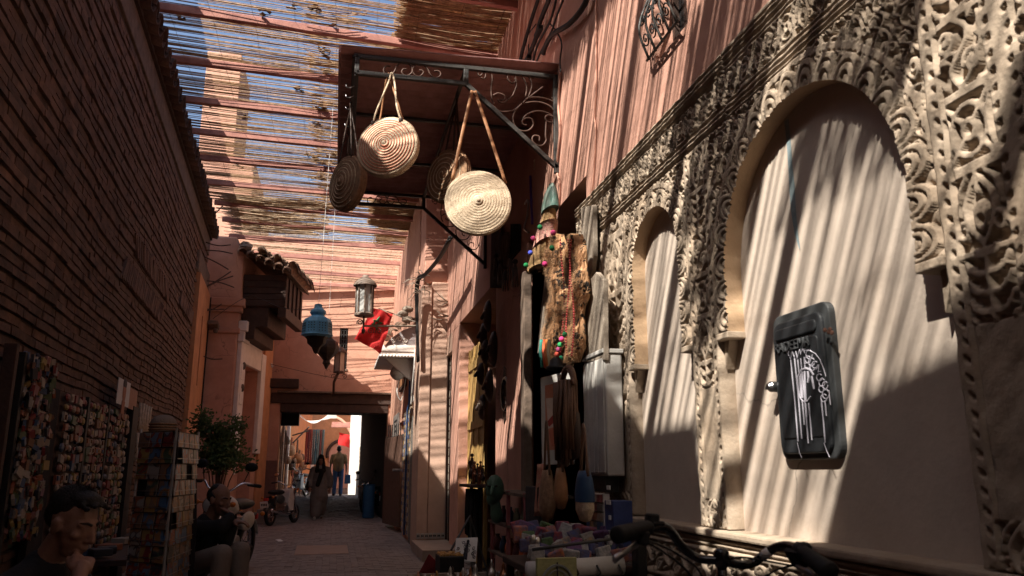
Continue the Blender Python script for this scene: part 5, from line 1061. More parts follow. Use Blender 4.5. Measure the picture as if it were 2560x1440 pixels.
for k in range(5):
    for t in np.linspace(0, 1, 8)[:-1]: u = sc[k][0] * (1 - t) + sc[(k + 1) % 5][0] * t; v = sc[k][1] * (1 - t) + sc[(k + 1) % 5][1] * t; q = TLc.lerp(TRc, u).lerp(BLc.lerp(BRc, u), v); f = .3 + .7 * v; q = q + Vector((.015 * math.sin(7 * u + 2 * v), .05 * f * math.sin(9 * u + 4 * v) + .03 * math.sin(14 * v - 3 * u) * f - .014, .02 * math.sin(12 * v + 5 * u) * f)); pts.append(q)
m.tube(pts, .018, 5, closed=True, flat=.5); m.build('green_star', MATS['green'], fl, smooth=True)
def wire(label, P, r=.006, mt='black'):
    m = MB(); m.tube(smooth_poly(P), r, 4); return tag(m.build('overhead_wire', MATS[mt], smooth=True), label, 'wire')
wire('thin wire sagging from the brick wall end past the tiled hood to the blue lantern', [lw(18.5, .2, 4.6), ony(620, 742, 17), ony(700, 768, 14.5), ony(780, 776, 11.6), ony(793, 772, 11.0)])
wire('dark wire crossing the passage front from the left bracket to the right wall', [ony(675, 910, 21.6), ony(740, 925, 21.4), ony(800, 938, 21.3), ony(870, 972, 21.2) - Vector((0, 0, -.25)), ony(975, 935, 20.5)], .008)
ib_ = thing('wall_bracket', 'small grey insulator bracket at the left edge of the passage front', 'bracket', ony(672, 910, 21.9)); q = ony(672, 910, 21.9); MB().bx(q, (.14, .12, .2)).build('bracket_plate', MATS['old_wood'], ib_, bevel=.01)
for k in range(3): MB().ell(q + Vector((.02 + .03 * k, -.1, .05 - .06 * k)), (.05, .05, .04), 8, 6).build('insulator', MATS['dirty_white'], ib_, smooth=True)
# ================================================================ the shop front: goods hung and stacked round the opening
def W(u, v, X=1.76): return onx(u, v, X)
def flatpiece(pix, X, th, name, mt, parent=None, bevel=.004, sm=False):
    P = [W(u, v, X) for u, v in pix]; m = MB(); m.prism([(q.y, q.z) for q in P], (X, 0, 0), (0, 1, 0), (0, 0, 1), (th, 0, 0)); return m.build(name, mt, parent, bevel=bevel, smooth=sm)
# worn boards
def board(pix, label, X=1.70): return tag(flatpiece(pix, X, .035, 'wooden_board', MATS['grey_wood']), label, 'board', 'old boards hung by the shop')
board(((1452, 520), (1482, 512), (1484, 640), (1476, 700), (1462, 735), (1455, 640)), 'short grey wooden board hung at the top corner of the carving', 1.78)
board(((1463, 715), (1490, 680), (1508, 700), (1510, 900), (1462, 905), (1458, 800)), 'broad grey board with rounded top above the white cabinet', 1.70)
board(((1362, 690), (1376, 690), (1378, 760), (1362, 875), (1342, 884), (1350, 790)), 'long pale board hung left of the spotted pelt', 1.72)
# electrical cabinet
ec = thing('electric_cabinet', 'tall dented white electrical cabinet fixed over the far end of the carving', 'cabinet', (1.7, 5.2, 1.2))
A0 = W(1459, 905, 1.71); A1 = W(1512, 905, 1.71); zb = W(1490, 1190, 1.71).z; yl, yr = A0.y, A1.y
MB().box(1.71, 1.83, yr, yl, zb, A0.z).build('cabinet_body', MATS['dirty_white'], ec, bevel=.012)
MB().box(1.698, 1.71, yr + .02, yl - .02, zb + .02, A0.z - .03).build('cabinet_door', MATS['dirty_white'], ec, bevel=.005)
for k in (.33, .5, .72): MB().box(1.692, 1.70, yr + (yl - yr) * k - .008, yr + (yl - yr) * k + .008, zb + .02, A0.z - .03).build('door_fold', MATS['dirty_white'], ec, bevel=.003)
MB().box(1.69, 1.84, yr - .01, yl + .01, A0.z, A0.z + .03).build('cabinet_top', MATS['dirty_white'], ec, bevel=.006); MB().box(1.71, 1.8, yr + .05, yl - .05, zb - .10, zb).build('cabinet_base', MATS['black'], ec)
# spotted fur pelt
pt = thing('spotted_pelt', 'tan fur pelt with dark spots hanging in sunlight with red bead strings', 'pelt', W(1425, 740, 1.66))
def spot_mat():
    m = bpy.data.materials.new('fur'); m.use_nodes = True; nt = m.node_tree; N = nt.nodes; L = nt.links; b = N['Principled BSDF']; tc = N.new('ShaderNodeTexCoord'); mp = N.new('ShaderNodeMapping'); mp.inputs['Scale'].default_value = (1, 1, .75)
    vo = N.new('ShaderNodeTexVoronoi'); vo.inputs['Scale'].default_value = 21; vo.inputs['Randomness'].default_value = .9; no = N.new('ShaderNodeTexNoise'); no.inputs['Scale'].default_value = 18; mx = N.new('ShaderNodeMix'); mx.data_type = 'RGBA'; mx.inputs['Factor'].default_value = .12
    L.new(tc.outputs['Object'], mp.inputs[0]); L.new(mp.outputs[0], mx.inputs['A']); L.new(tc.outputs['Object'], no.inputs['Vector']); L.new(no.outputs['Color'], mx.inputs['B']); L.new(mx.outputs['Result'], vo.inputs['Vector'])
    r = N.new('ShaderNodeValToRGB'); e = r.color_ramp.elements; e[0].position = .35; e[0].color = (.022, .016, .013, 1); e[1].position = .46; e[1].color = (.58, .33, .17, 1); L.new(vo.outputs['Distance'], r.inputs['Fac']); L.new(r.outputs['Color'], b.inputs['Base Color']); b.inputs['Roughness'].default_value = .8; return m
FUR = spot_mat()
def pelt(pixL, pixR, X, name, mt=FUR, depth=.06, seed=1, hairs=2600, hl=.03):
    g = random.Random(seed); m = MB(); n = len(pixL); K = 9; V = []
    for i in range(n):
        a = W(*pixL[i], X); c = W(*pixR[i], X)
        for k in range(K + 1): t = k / K; q = a.lerp(c, t); V.append(q + Vector((-depth * math.sin(math.pi * t) ** .6 * (1 - .45 * math.exp(-((t - .52) / .12) ** 2)) + .014 * math.sin(7 * t + i * .9) + .01 * math.sin(i * 1.9), 0, 0)))
        for k in range(K - 1, 0, -1): t = k / K; q = a.lerp(c, t); V.append(q + Vector((.02, 0, 0)))
    M_ = 2 * K; F = [(i * M_ + k, i * M_ + (k + 1) % M_, (i + 1) * M_ + (k + 1) % M_, (i + 1) * M_ + k) for i in range(n - 1) for k in range(M_)]; F += [tuple(range(M_))[::-1], tuple((n - 1) * M_ + k for k in range(M_))]
    m.add(V, F); body = m.build(name, mt, pt, smooth=True); h = MB()
    for _ in range(hairs):
        i = g.randrange(n - 1); k = g.randrange(K); t = g.random(); s = g.random(); p = V[i * M_ + k].lerp(V[i * M_ + k + 1], s).lerp(V[(i + 1) * M_ + k].lerp(V[(i + 1) * M_ + k + 1], s), t)
        d = Vector((-.8 + g.uniform(-.5, .5), (k / K - .5) * -1.6 + g.uniform(-.8, .8), -.5 + g.uniform(-.6, .5))).normalized() * hl * g.uniform(.6, 1.3); sd = Vector((0, .0022, .0008)); h.add([p - sd, p + sd, p + d], [(0, 1, 2)])
    h.build('fur_hairs', mt, pt, kind='stuff')
rows = np.linspace(585, 905, 17); Lp = [(1398 + 5 * math.sin(v * .045) + (8 if v < 620 else 0) - max(0, (v - 700)) * .12, v) for v in rows]; Rp = [(1468 + 5 * math.sin(v * .04 + 1) - max(0, v - 820) * .15, v) for v in rows]
g = random.Random(4)
def lobe(cx, hw, ph):
    L_, R_ = [], []
    for v in rows:
        t = (v - 585) / 320; w_ = hw * min(1, (.25 + t * 6)) * min(1, (.35 + (1 - t) * 5)) * (1 + .14 * math.sin(v * .06 + ph)); c_ = cx + 4 * math.sin(v * .035 + ph) - max(0, v - 760) * .08; L_.append((c_ - w_, v)); R_.append((c_ + w_, v))
    return L_, R_
for cx, hw, ph, sd in ((1399, 15, .5, 2), (1450, 17, 2.2, 3)): pelt(*lobe(cx, hw, ph), 1.66, 'pelt_side', hairs=6500, hl=.042, depth=.075, seed=sd)
m = MB()
for x0 in (1406, 1420, 1430):
    for k in range(46): q = W(x0 + 5 * math.sin(k * .13 + x0), 600 + k * 6.4, 1.575); m.ell(q, .008, 6, 4)
m.build('bead_string', flat((.42, .05, .05), .4), pt, smooth=True, kind='stuff')
for (u, v, c) in ((1412, 836, (.02, .16, .06)), (1404, 848, (.6, .05, .2)), (1400, 862, (.03, .3, .1)), (1396, 874, (.40, .07, .2)), (1392, 886, (.7, .12, .08)), (1402, 896, (.02, .25, .12)), (1390, 905, (.7, .4, .05))): MB().ell(W(u, v, 1.55), .020, 8, 6).build('pom_pom', flat(c, .95), pt, smooth=True)
# embroidered pointed bag with pompoms
eb = thing('embroidered_bag', 'pointed gold and pink embroidered bag with green tied top and pompoms', 'bag', W(1350, 570, 1.6))
def conebag(pix, X, depth, name, mt, par):
    V = []; K = 12; n = len(pix)
    for (u0, u1, v) in pix:
        a = W(u0, v, X); c = W(u1, v, X); mid = (a + c) / 2; hw = (c - a).length / 2
        for k in range(K): t = 2 * math.pi * k / K; V.append(mid + Vector((depth * math.sin(t) * min(1, hw * 6), hw * math.cos(t), 0)))
    m = MB(); m.add(V, [(i * K + k, i * K + (k + 1) % K, (i + 1) * K + (k + 1) % K, (i + 1) * K + k) for i in range(n - 1) for k in range(K)] + [tuple(range(K)), tuple((n - 1) * K + k for k in range(K))[::-1]]); return m.build(name, mt, par, smooth=True)
GOLD = mat('gold_embroidery', (.40, .28, .13), .8, .4, 34, .8, 70, col2=(.26, .12, .06)); PINKE = mat('pink_embroidery', (.42, .15, .14), .8, .4, 44, .8, 80, col2=(.42, .30, .22))
conebag(((1367, 1381, 520), (1359, 1382, 560), (1345, 1380, 600), (1331, 1375, 640), (1323, 1368, 664), (1332, 1358, 672)), 1.60, .07, 'bag_body', GOLD, eb)
conebag(((1357, 1383, 562), (1348, 1382, 590), (1341, 1379, 612)), 1.595, .075, 'pink_band', PINKE, eb)
conebag(((1374, 1382, 462), (1368, 1386, 480), (1364, 1388, 505), (1362, 1388, 528)), 1.60, .06, 'green_top', mat('green_satin', (.012, .06, .045), .5, .5, 14, .3, 40, col2=(.15, .17, .15)), eb)
for (u, v, c) in ((1333, 596, (.38, .04, .13)), (1383, 582, (.38, .04, .13)), (1350, 568, (.02, .16, .06)), (1380, 620, (.02, .16, .06)), (1315, 663, (.02, .25, .08)), (1362, 660, (.6, .05, .2)), (1326, 632, (.06, .08, .45))): MB().ell(W(u, v, 1.50), .022, 8, 6).build('pom_pom', flat(c, .95), eb, smooth=True)
# hanging horn, purple necklace
hn = thing('curved_horn', 'pale curved horn hanging in the shop opening below the canopy', 'horn', W(1335, 480, 1.9)); m = MB(); P = smooth_poly([W(1346, 400, 1.9), W(1343, 440, 1.9), W(1330, 475, 1.9), W(1322, 510, 1.9)]); m.tube(P, list(np.linspace(.05, .02, len(P))), 8); m.build('horn_body', MATS['straw'], hn, smooth=True)
nk = tag(MB().tube(smooth_poly([W(1326, 440, 1.85), W(1328, 500, 1.85), W(1331, 560, 1.85)]), .014, 6).build('purple_tassel', flat((.10, .04, .28), .5), smooth=True), 'long purple tassel hanging inside the shop opening', 'tassel')
m = MB(); m.tube(smooth_poly([W(1312, 510, 1.84), W(1320, 500, 1.84), W(1318, 540, 1.84), W(1310, 570, 1.84), W(1322, 582, 1.84)]), .010, 6); tag(m.build('silver_necklace', MATS['silver'], smooth=True), 'silver necklace beside the purple tassel', 'necklace')
# pink post, dark hangings, masks
tag(MB().box(1.80, 1.86, 7.55, 8.55, 0, 3.55).build('shop_post', MATS['pink_plaster'], bevel=.01), 'pink plaster strip between shop opening and doorway, hung with masks', 'post')
tag(MB().box(1.72, 1.80, 7.35, 7.5, 0, 3.2).build('shop_post', MATS['old_wood'], bevel=.01), 'weathered wooden post in the shop opening', 'post')
def mask(u, v, r, label, X=1.74, mt='leather_dark', kind='mask'):
    c = W(u, v, X); t = thing('carved_mask' if kind == 'mask' else kind, label, 'mask' if kind == 'mask' else kind.replace('_', ' '), c, 'dark masks hung on the pink strip'); m = MB()
    m.lathe([(0, .07), (r * .5, .06), (r * .85, .035), (r, 0), (r * .9, -.01), (0, -.01)], c, 14, RY(-math.pi / 2), sx=1.35, sy=.95); m.build('mask_face', MATS[mt], t, smooth=True)
    for s in (-1, 1): MB().ell(c + Vector((-.055, s * r * .35, r * .3)), (.014, r * .18, r * .12), 8, 5).build('mask_eye', MATS['grey_wood'], t, smooth=True)
    MB().cap(c + Vector((-.06, 0, r * .25)), c + Vector((-.085, 0, -r * .2)), .012, .022, 8).build('mask_nose', MATS[mt], t, smooth=True); MB().ell(c + Vector((-.05, 0, -r * .55)), (.02, r * .3, r * .1), 8, 5).build('mask_mouth', MATS['leather_brown'], t, smooth=True); return t
mask(1222, 790, .15, 'striped dark mask, topmost on the pink strip'); mask(1212, 838, .13, 'small dark mask second from the top on the pink strip'); mask(1236, 872, .16, 'large round dark mask in the middle of the pink strip'); mask(1216, 880, .12, 'narrow dark mask left of the large round one'); mask(1205, 935, .11, 'dark mask with pale eyes beside the yellow door leaf'); mask(1226, 965, .15, 'dark mask with pale mouth above the hanging basket'); mask(1208, 1018, .12, 'lowest dark mask on the strip')
st = thing('carved_star', 'dark carved star shaped mirror frame hung inside the shop', 'mirror frame', W(1276, 985, 1.9)); c = W(1276, 985, 1.9); m = MB(); pts = [((.36 if k % 2 else .27) * math.cos(math.pi * k / 8), (.36 if k % 2 else .27) * math.sin(math.pi * k / 8)) for k in range(16)]; m.prism(pts, c, (0, 1, 0), (0, 0, 1), (-.05, 0, 0)); m.build('star_frame', MATS['leather_dark'], st, bevel=.01); m = MB(); m.lathe([(0, 0), (.16, 0), (.17, .02), (.19, .02), (.2, 0)], c + Vector((-.055, 0, 0)), 20, RY(-math.pi / 2)); m.build('star_centre', MATS['black_gloss'], st, smooth=True)
def drape(u0, u1, v0, v1, X, mt, label, name='hanging_scarf', grp='scarves hung under the canopy', waves=4, amp=.04):
    a = W(u0, v0, X); c = W(u1, v0, X); a2 = W(u0 + 3, v1, X); c2 = W(u1 - 3, v1, X); m = MB(); n = 18; k = 8; V = [a.lerp(c, i / n).lerp(a2.lerp(c2, i / n), j / k) + Vector((amp * math.sin(i / n * waves * 6.28 + j * .3) * (.4 + .6 * j / k), 0, 0)) for i in range(n + 1) for j in range(k + 1)]
    m.add(V, [(i * (k + 1) + j, i * (k + 1) + j + 1, (i + 1) * (k + 1) + j + 1, (i + 1) * (k + 1) + j) for i in range(n) for j in range(k)]); o = m.build(name, mt, smooth=True); s = o.modifiers.new('thick', 'SOLIDIFY'); s.thickness = .008; return tag(o, label, 'scarf', grp)
drape(1228, 1250, 560, 720, 1.80, MATS['cloth_grey'], 'grey scarf hanging left of the dark tassels under the canopy'); drape(1252, 1272, 580, 700, 1.82, MATS['leather_brown'], 'brown scarf hanging beside the grey one'); drape(1276, 1300, 560, 680, 1.84, MATS['cloth_dark'], 'black scarf nearest the wooden post'); drape(1304, 1316, 690, 900, 1.86, MATS['leather_brown'], 'long brown strap cloth in the dark opening')
for i in range(5):
    u = 1240 + i * 12; t = W(u, 640 + 14 * (i % 3), 1.72); m = MB()
    for k in range(10): a = 6.28 * k / 10; m.tube([t, t + Vector((.02 * math.cos(a), .03 * math.sin(a), -.08)), t + Vector((.035 * math.cos(a), .05 * math.sin(a), -.26))], .006, 4)
    m.ell(t, .03, 8, 6); tag(m.build('leather_tassel', MATS['leather_dark']), 'dark leather tassel hanging under the canopy', 'tassel', 'dark tassels')
# dark hanging rack of fringe and hooks, figurines, green head
def fringe(c, w, h, n, mt, name, label, cat, rad=.012):
    t = thing(name, label, cat, c); m = MB(); m.tube([c + Vector((0, w * math.cos(a), .06 * math.sin(a) * 2)) for a in np.linspace(0, math.pi, 12)], .02, 6); m.build('bag_top', mt, t, smooth=True); m = MB(); g = random.Random(n)
    for k in range(n): y = g.uniform(-w, w); x = g.uniform(-.07, .03); l = h * g.uniform(.6, 1.05); q = c + Vector((x, y, .03)); m.tube([q, q + Vector((g.uniform(-.02, .01), g.uniform(-.02, .02), -l * .5)), q + Vector((0, g.uniform(-.03, .03), -l))], rad * g.uniform(.7, 1.1), 5)
    m.build('fringe_strand', mt, t, smooth=True, kind='stuff'); return t
fb_ = fringe(W(1420, 965, 1.45), .13, .52, 70, MATS['leather_brown'], 'fringed_bag', 'brown leather bag of long braided fringe in front of the salmon print', 'bag'); m = MB(); c = W(1428, 1075, 1.47); m.lathe([(0, -.2), (.1, -.17), (.14, -.05), (.12, .1), (.05, .15)], c, 14, None, sx=.4); m.build('bag_body', MATS['leather_dark'], fb_, smooth=True)
m = MB(); m.tube(smooth_poly([W(1405, 960, 1.44), W(1420, 925, 1.44), W(1435, 960, 1.44)]), .012, 6); m.build('bag_strap', MATS['leather_brown'], fb_, smooth=True)
fringe(W(1190, 1230, 1.5), .32, .55, 90, MATS['black'], 'fringed_shawl', 'black fringed shawl drooping from the display stand below the figurines', 'shawl', .014)
tag(MB().box(1.48, 1.52, 5.9, 6.3, .84, 1.18).build('cloth_hanging', MATS['cloth_dark'], bevel=.01), 'plain black cloth hanging beside the fringed shawl', 'cloth')
fs = thing('display_shelf', 'narrow dark shelf bearing small bronze figurines', 'shelf', W(1195, 1215, 1.5)); q = W(1195, 1213, 1.5); MB().box(1.36, 1.62, q.y - .42, q.y + .42, q.z - .02, q.z + .01).build('shelf_board', MATS['dark_wood'], fs, bevel=.005); MB().box(1.5, 1.55, q.y - .03, q.y + .03, 0, q.z - .02).build('shelf_leg', MATS['dark_wood'], fs)
def camel(c, s, label, mt='brass'):
    t = thing('figurine', label, 'figurine', c, 'bronze figurines on the narrow shelf'); m = MB(); c = Vector(c)
    m.ell(c + Vector((0, 0, .09 * s)), (.025 * s, .06 * s, .03 * s), 10, 6); m.ell(c + Vector((0, .0, .12 * s)), (.015 * s, .025 * s, .025 * s), 8, 6); m.cap(c + Vector((0, .055 * s, .095 * s)), c + Vector((0, .085 * s, .16 * s)), .012 * s, .009 * s, 7); m.ell(c + Vector((0, .10 * s, .165 * s)), (.011 * s, .022 * s, .012 * s), 8, 5)
    for a in (-1, 1):
        for b in (-1, 1): m.cap(c + Vector((a * .014 * s, b * .04 * s, .08 * s)), c + Vector((a * .014 * s, b * .045 * s, .0)), .009 * s, .005 * s, 6)
    m.build('figure_body', MATS[mt], t, smooth=True); m = MB(); m.cap(c + Vector((0, 0, .13 * s)), c + Vector((0, 0, .19 * s)), .018 * s, .012 * s, 8); m.ell(c + Vector((0, 0, .215 * s)), .015 * s, 8, 6); m.tube([c + Vector((0, 0, .18 * s)), c + Vector((-.02 * s, .04 * s, .15 * s))], .006 * s, 5); m.build('figure_rider', MATS[mt], t, smooth=True)
for i, (dy, s, l, mt) in enumerate(((.34, 1.5, 'tallest rider figurine at the far left of the shelf', 'brown_metal'), (.16, 1.1, 'camel figurine second from the left on the shelf', 'copper'), (-.02, 1.0, 'small camel figurine in the middle of the shelf', 'brown_metal'), (-.2, 1.1, 'camel figurine second from the right on the shelf', 'copper'), (-.35, .9, 'smallest camel figurine at the right end of the shelf', 'brown_metal'))): camel((1.49, q.y + dy, q.z + .01), s * .95, l, mt)
gh = thing('green_head', 'dark green stone head beside the figurine shelf', 'stone head', W(1237, 1240, 1.42)); c = W(1237, 1222, 1.42); m = MB(); m.ell(c, (.085, .075, .125), 14, 10); m.ell(c + Vector((-.02, -.01, -.09)), (.06, .05, .06), 10, 8); m.cap(c + Vector((-.04, -.075, .02)), c + Vector((-.05, -.10, -.04)), .012, .02, 8); m.cap(c + Vector((0, 0, -.1)), c + Vector((.02, .01, -.24)), .045, .06, 10); m.build('head_body', MATS['green_mask'], gh, smooth=True)
for s in (-1, 1): MB().ell(c + Vector((-.035 + s * .032, -.068, .025)), (.018, .012, .009), 8, 5).build('carved_eye', MATS['black'], gh, smooth=True)
# shelving with pink frames and small pots
rk = thing('pot_rack', 'low dark rack with pink uprights and small pots inside the shop', 'rack', (1.6, 5.4, 0))
for u in (1232, 1272, 1315): q = W(u, 1300, 1.52); MB().box(1.50, 1.53, q.y - .015, q.y + .015, .0, 1.12).build('rack_post', flat((.30, .09, .09)), rk)
ya, yb = W(1225, 1300, 1.52).y, W(1345, 1300, 1.52).y
for z in (.55, .82, 1.10): MB().box(1.50, 1.8, yb, ya, z - .012, z + .012).build('rack_shelf', MATS['old_wood'], rk)
g = random.Random(9)
for z in (.56, .83):
    for i in range(7):
        y = yb + .06 + (ya - yb - .1) * i / 6.5; m = MB(); r = g.uniform(.035, .055); m.lathe([(0, 0), (r * .6, 0), (r, .05), (r * .8, .10), (r * .4, .13), (r * .5, .15), (0, .15)], (1.56, y, z), 10); tag(m.build('small_pot', flat(g.choice([(.30, .07, .03), (.08, .08, .05), (.26, .14, .04), (.1, .03, .03), (.05, .07, .12)]), .4), smooth=True), 'small glazed pot on the low dark rack', 'pot', 'pots on the low rack')
# salmon print cloth in white frame, facing down the alley
pc = thing('framed_print', 'white framed cloth print in salmon and cream hanging by the cabinet', 'print', W(1395, 1040, 1.55))
def Q(u, v, X=1.52): return W(u, v, X)
c0, c1, c2, c3 = Q(1352, 945), Q(1432, 925), Q(1440, 1160), Q(1356, 1162)
def sheet(P, name, mt, off=0, th=.012, par=pc):
    n = (P[1] - P[0]).cross(P[3] - P[0]).normalized()
    if n.y > 0: n = -n
    m = MB(); A = [p + n * off for p in P]; B2 = [p + n * (off - th) for p in P]; m.add(A + B2, [(0, 1, 2, 3), (7, 6, 5, 4), (0, 4, 5, 1), (1, 5, 6, 2), (2, 6, 7, 3), (3, 7, 4, 0)]); return m.build(name, mt, par, bevel=.003)
c1 = ony(1432, 925, c0.y - .02); c2 = ony(1438, 1160, c0.y - .02); c3 = ony(1356, 1162, c0.y)
def bil(u, v): return c0.lerp(c1, u).lerp(c3.lerp(c2, u), v)
sheet([c0, c1, c2, c3], 'cloth_panel', MATS['dirty_white'])
SAL = flat((.55, .22, .14), .9); CRM = flat((.62, .48, .40), .9)
sheet([bil(.12, .10), bil(.92, .10), bil(.92, .84), bil(.12, .84)], 'print_field', SAL, .002, .002); sheet([bil(.14, .25), bil(.7, .27), bil(.9, .55), bil(.2, .6)], 'print_shape', CRM, .004, .002); sheet([bil(.16, .52), bil(.6, .36), bil(.66, .46), bil(.22, .58)], 'print_shape', flat((.38, .07, .06), .9), .006, .002); sheet([bil(.2, .62), bil(.8, .56), bil(.75, .78), bil(.3, .8)], 'print_shape', flat((.5, .16, .10), .9), .006, .002)
hg = thing('print_hanger', 'black hanger and bright ribbons hung above the salmon print', 'cap', W(1385, 915, 1.5)); m = MB(); m.lathe([(.10, -.012), (.10, .0), (.07, .015), (.06, .05), (.03, .07), (0, .072)], W(1390, 918, 1.5), 14, sx=.7); m.build('hanger_body', MATS['black'], hg, smooth=True)  # black hanger, built as a small brimmed dome
for u, c in ((1362, (.6, .09, .03)), (1368, (.62, .2, .05)), (1354, (.04, .25, .2)), (1374, (.5, .42, .25))): m = MB(); m.tube([W(u, 850, 1.52), W(u - 3, 880, 1.5), W(u + 2, 918, 1.5)], .016, 6, flat=.4); m.build('ribbon', flat(c, .6), hg, smooth=True)
# wicker and leather bags lower down
def soft_bag(u, v, w, h, X, mt, label, flap=None):
    c = W(u, v, X); t = thing('shoulder_bag', label, 'bag', c, 'soft bags hanging below the print'); m = MB(); m.lathe([(0, -h), (w * .6, -h * .93), (w, -h * .5), (w, 0), (w * .8, h * .6), (w * .55, h), (0, h)], c, 16, None, sx=.5); m.build('bag_body', mt, t, smooth=True)
    if flap: m = MB(); m.lathe([(w * 1.04, -h * .2), (w * 1.05, h * .2), (w * .86, h * .7), (w * .6, h * 1.03), (0, h * 1.04)], c, 16, None, sx=.52); m.build('bag_flap', flap, t, smooth=True)
    m = MB(); m.tube(smooth_poly([c + Vector((0, -w * .7, h * .8)), c + Vector((0, -w * .3, h * 2.2)), c + Vector((0, 0, h * 2.9)), c + Vector((0, w * .3, h * 2.2)), c + Vector((0, w * .7, h * .8))]), .009, 6); m.build('bag_strap', MATS['leather_brown'], t, smooth=True)
soft_bag(1368, 1240, .10, .17, 1.40, MATS['straw_dark'], 'long tan bag, leftmost under the salmon print'); soft_bag(1402, 1222, .08, .13, 1.42, MATS['leather_tan'], 'brown leather bag second under the salmon print'); soft_bag(1462, 1242, .095, .14, 1.40, MATS['straw'], 'beige woven bag with a dark blue leather flap below the white cabinet', flat((.02, .05, .11), .6))
drape(1342, 1362, 1160, 1290, 1.5, mat('floral', (.40, .26, .17), .9, .3, 30, .2, 50, col2=(.42, .10, .08)), 'floral scarf hanging at the left of the tan bag', grp='scarves below the print', waves=2)
# rack of leather colour samples, blue box, table of pouches
cr = thing('colour_rack', 'white grid rack of small coloured leather booklets below the cabinet', 'rack', W(1495, 1310, 1.62)); P = [W(u, v, 1.62) for u, v in ((1472, 1232), (1508, 1230), (1508, 1395), (1472, 1385))]; yA, yB = P[0].y, P[1].y; zT, zB_ = P[0].z, P[3].z
MB().box(1.62, 1.66, yB, yA, zB_, zT).build('rack_back', MATS['dirty_white'], cr); g = random.Random(3)
for i in range(4):
    for k in range(7): y = yB + (yA - yB) * (i + .5) / 4; z = zB_ + (zT - zB_) * (k + .5) / 7; MB().bx((1.607, y, z), (.02, (yA - yB) / 5.2, (zT - zB_) / 8.6)).build('booklet', flat(g.choice([(.25, .10, .06), (.05, .08, .16), (.30, .22, .18), (.18, .05, .05), (.12, .10, .09), (.33, .18, .10)])), cr)
bb = thing('blue_box', 'tall blue cardboard box with white writing below the cabinet', 'box', W(1522, 1320, 1.60)); q0 = W(1511, 1250, 1.60); q1 = W(1536, 1400, 1.60); MB().box(1.60, 1.72, q1.y, q0.y, q1.z, q0.z).build('box_body', flat((.035, .055, .17), .5), bb, bevel=.004)
for k in range(5): MB().box(1.592, 1.599, q1.y + .03, q0.y - .05 - .02 * (k % 3), q1.z + .05 + k * .085, q1.z + .075 + k * .085).build('box_lettering', MATS['white_paint'], bb)
tb = thing('pouch_table', 'low table with a white rolled edge holding bright cloth pouches', 'table', (1.45, 4.6, 0))
TZ = .80; tx0, tx1, ty0, ty1 = 1.02, 1.62, 4.25, 4.95
MB().box(tx0, tx1, ty0, ty1, TZ - .04, TZ).build('table_top', MATS['dark_wood'], tb, bevel=.006); m = MB(); m.tube([(tx0 - .02, ty0 - .03, TZ - .01), (tx1 - .1, ty0 - .03, TZ + .01)], .05, 10); m.build('rolled_cloth', MATS['dirty_white'], tb, smooth=True)
for x in (tx0 + .04, tx1 - .04):
    for y in (ty0 + .04, ty1 - .04): MB().box(x - .02, x + .02, y - .02, y + .02, 0, TZ - .04).build('leg', MATS['dark_wood'], tb)
m = MB(); m.tube([(tx0, ty0 - .06, TZ + .10), (tx1 - .06, ty0 - .08, TZ + .16)], .009, 6); m.build('display_rail', ir, tb, smooth=True); MB().box(tx1 - .06, tx1 + .0, ty0 - .14, ty0 - .06, 0, TZ + .18).build('rail_post', MATS['black'], tb, bevel=.01)
for k in range(4): m = MB(); m.tube([(tx0 + .1 + k * .12, ty0 - .085, TZ + .02), (tx0 + .12 + k * .12, ty0 - .085, TZ - .02), (tx0 + .09 + k * .12, ty0 - .085, TZ - .05)], .006, 5); m.build('rail_hook', ir, tb, smooth=True)
g = random.Random(12); PC = [((.38, .12, .035), 'orange'), ((.12, .05, .15), 'purple'), ((.09, .15, .05), 'green'), ((.04, .06, .17), 'blue'), ((.34, .21, .10), 'tan'), ((.36, .33, .31), 'white'), ((.28, .05, .04), 'red')]
PP = []
for c, n in PC:
    q = mat('pouch_' + n, c, .85, .35, 30, .5, 60, col2=tuple(x * .35 + .05 for x in c[::-1])); PP.append((q, n))
seen = {}
where = ['at the front left', 'near the back', 'in the middle', 'at the right end', 'near the front rail', 'half hidden', 'on the pile', 'below the print', 'by the spoons']
for i in range(46):
    x = tx0 + .06 + (tx1 - tx0 - .10) * (i % 8) / 7 + g.uniform(-.04, .04); y = ty0 + .05 + (ty1 - ty0 - .1) * (i // 8) / 5.4 + g.uniform(-.03, .03); q, n = g.choice(PP); m = MB(); w_, d_, h_ = g.uniform(.06, .10), g.uniform(.035, .06), g.uniform(.06, .12); R = RZ(g.uniform(-.8, .8)) @ RX(g.uniform(-.6, .3)) @ RY(g.uniform(-.35, .35)); z = TZ + .05 + .022 * (i // 8)
    m.bx((x, y, z), (w_, d_ * .55, h_ * .85), R, jit=.008)
    o = m.build('cloth_pouch', q, bevel=.009); tag(o, 'small %s embroidered cloth pouch piled on the low table' % n, 'pouch', 'pouches piled on the low table')
pq = thing('arch_plaque', 'yellow green tile plaque with a grey pointed arch drawing, below the pouches', 'plaque', (1.2, 4.15, .5)); a = ony(1342, 1396, 4.12); c = ony(1442, 1390, 4.12); MB().box(a.x, c.x, 4.12, 4.15, .30, a.z - .0).build('plaque_tile', mat('plaque', (.30, .29, .13), .8, .3, 20, .2, 60), pq, bevel=.004)
cx = (a.x + c.x) / 2
for R in (.085, .065): m = MB(); m.tube([(cx + R * math.cos(t), 4.113, a.z - .14 + R * 1.25 * math.sin(t)) for t in np.linspace(0, math.pi, 20)] + [(cx - R, 4.113, .3)], .007 if R > .07 else .004, 4); m.build('drawn_arch', flat((.20, .21, .20)), pq)
m = MB(); m.tube([(cx, 4.113, a.z - .02), (cx, 4.113, a.z - .19)], .004, 4)
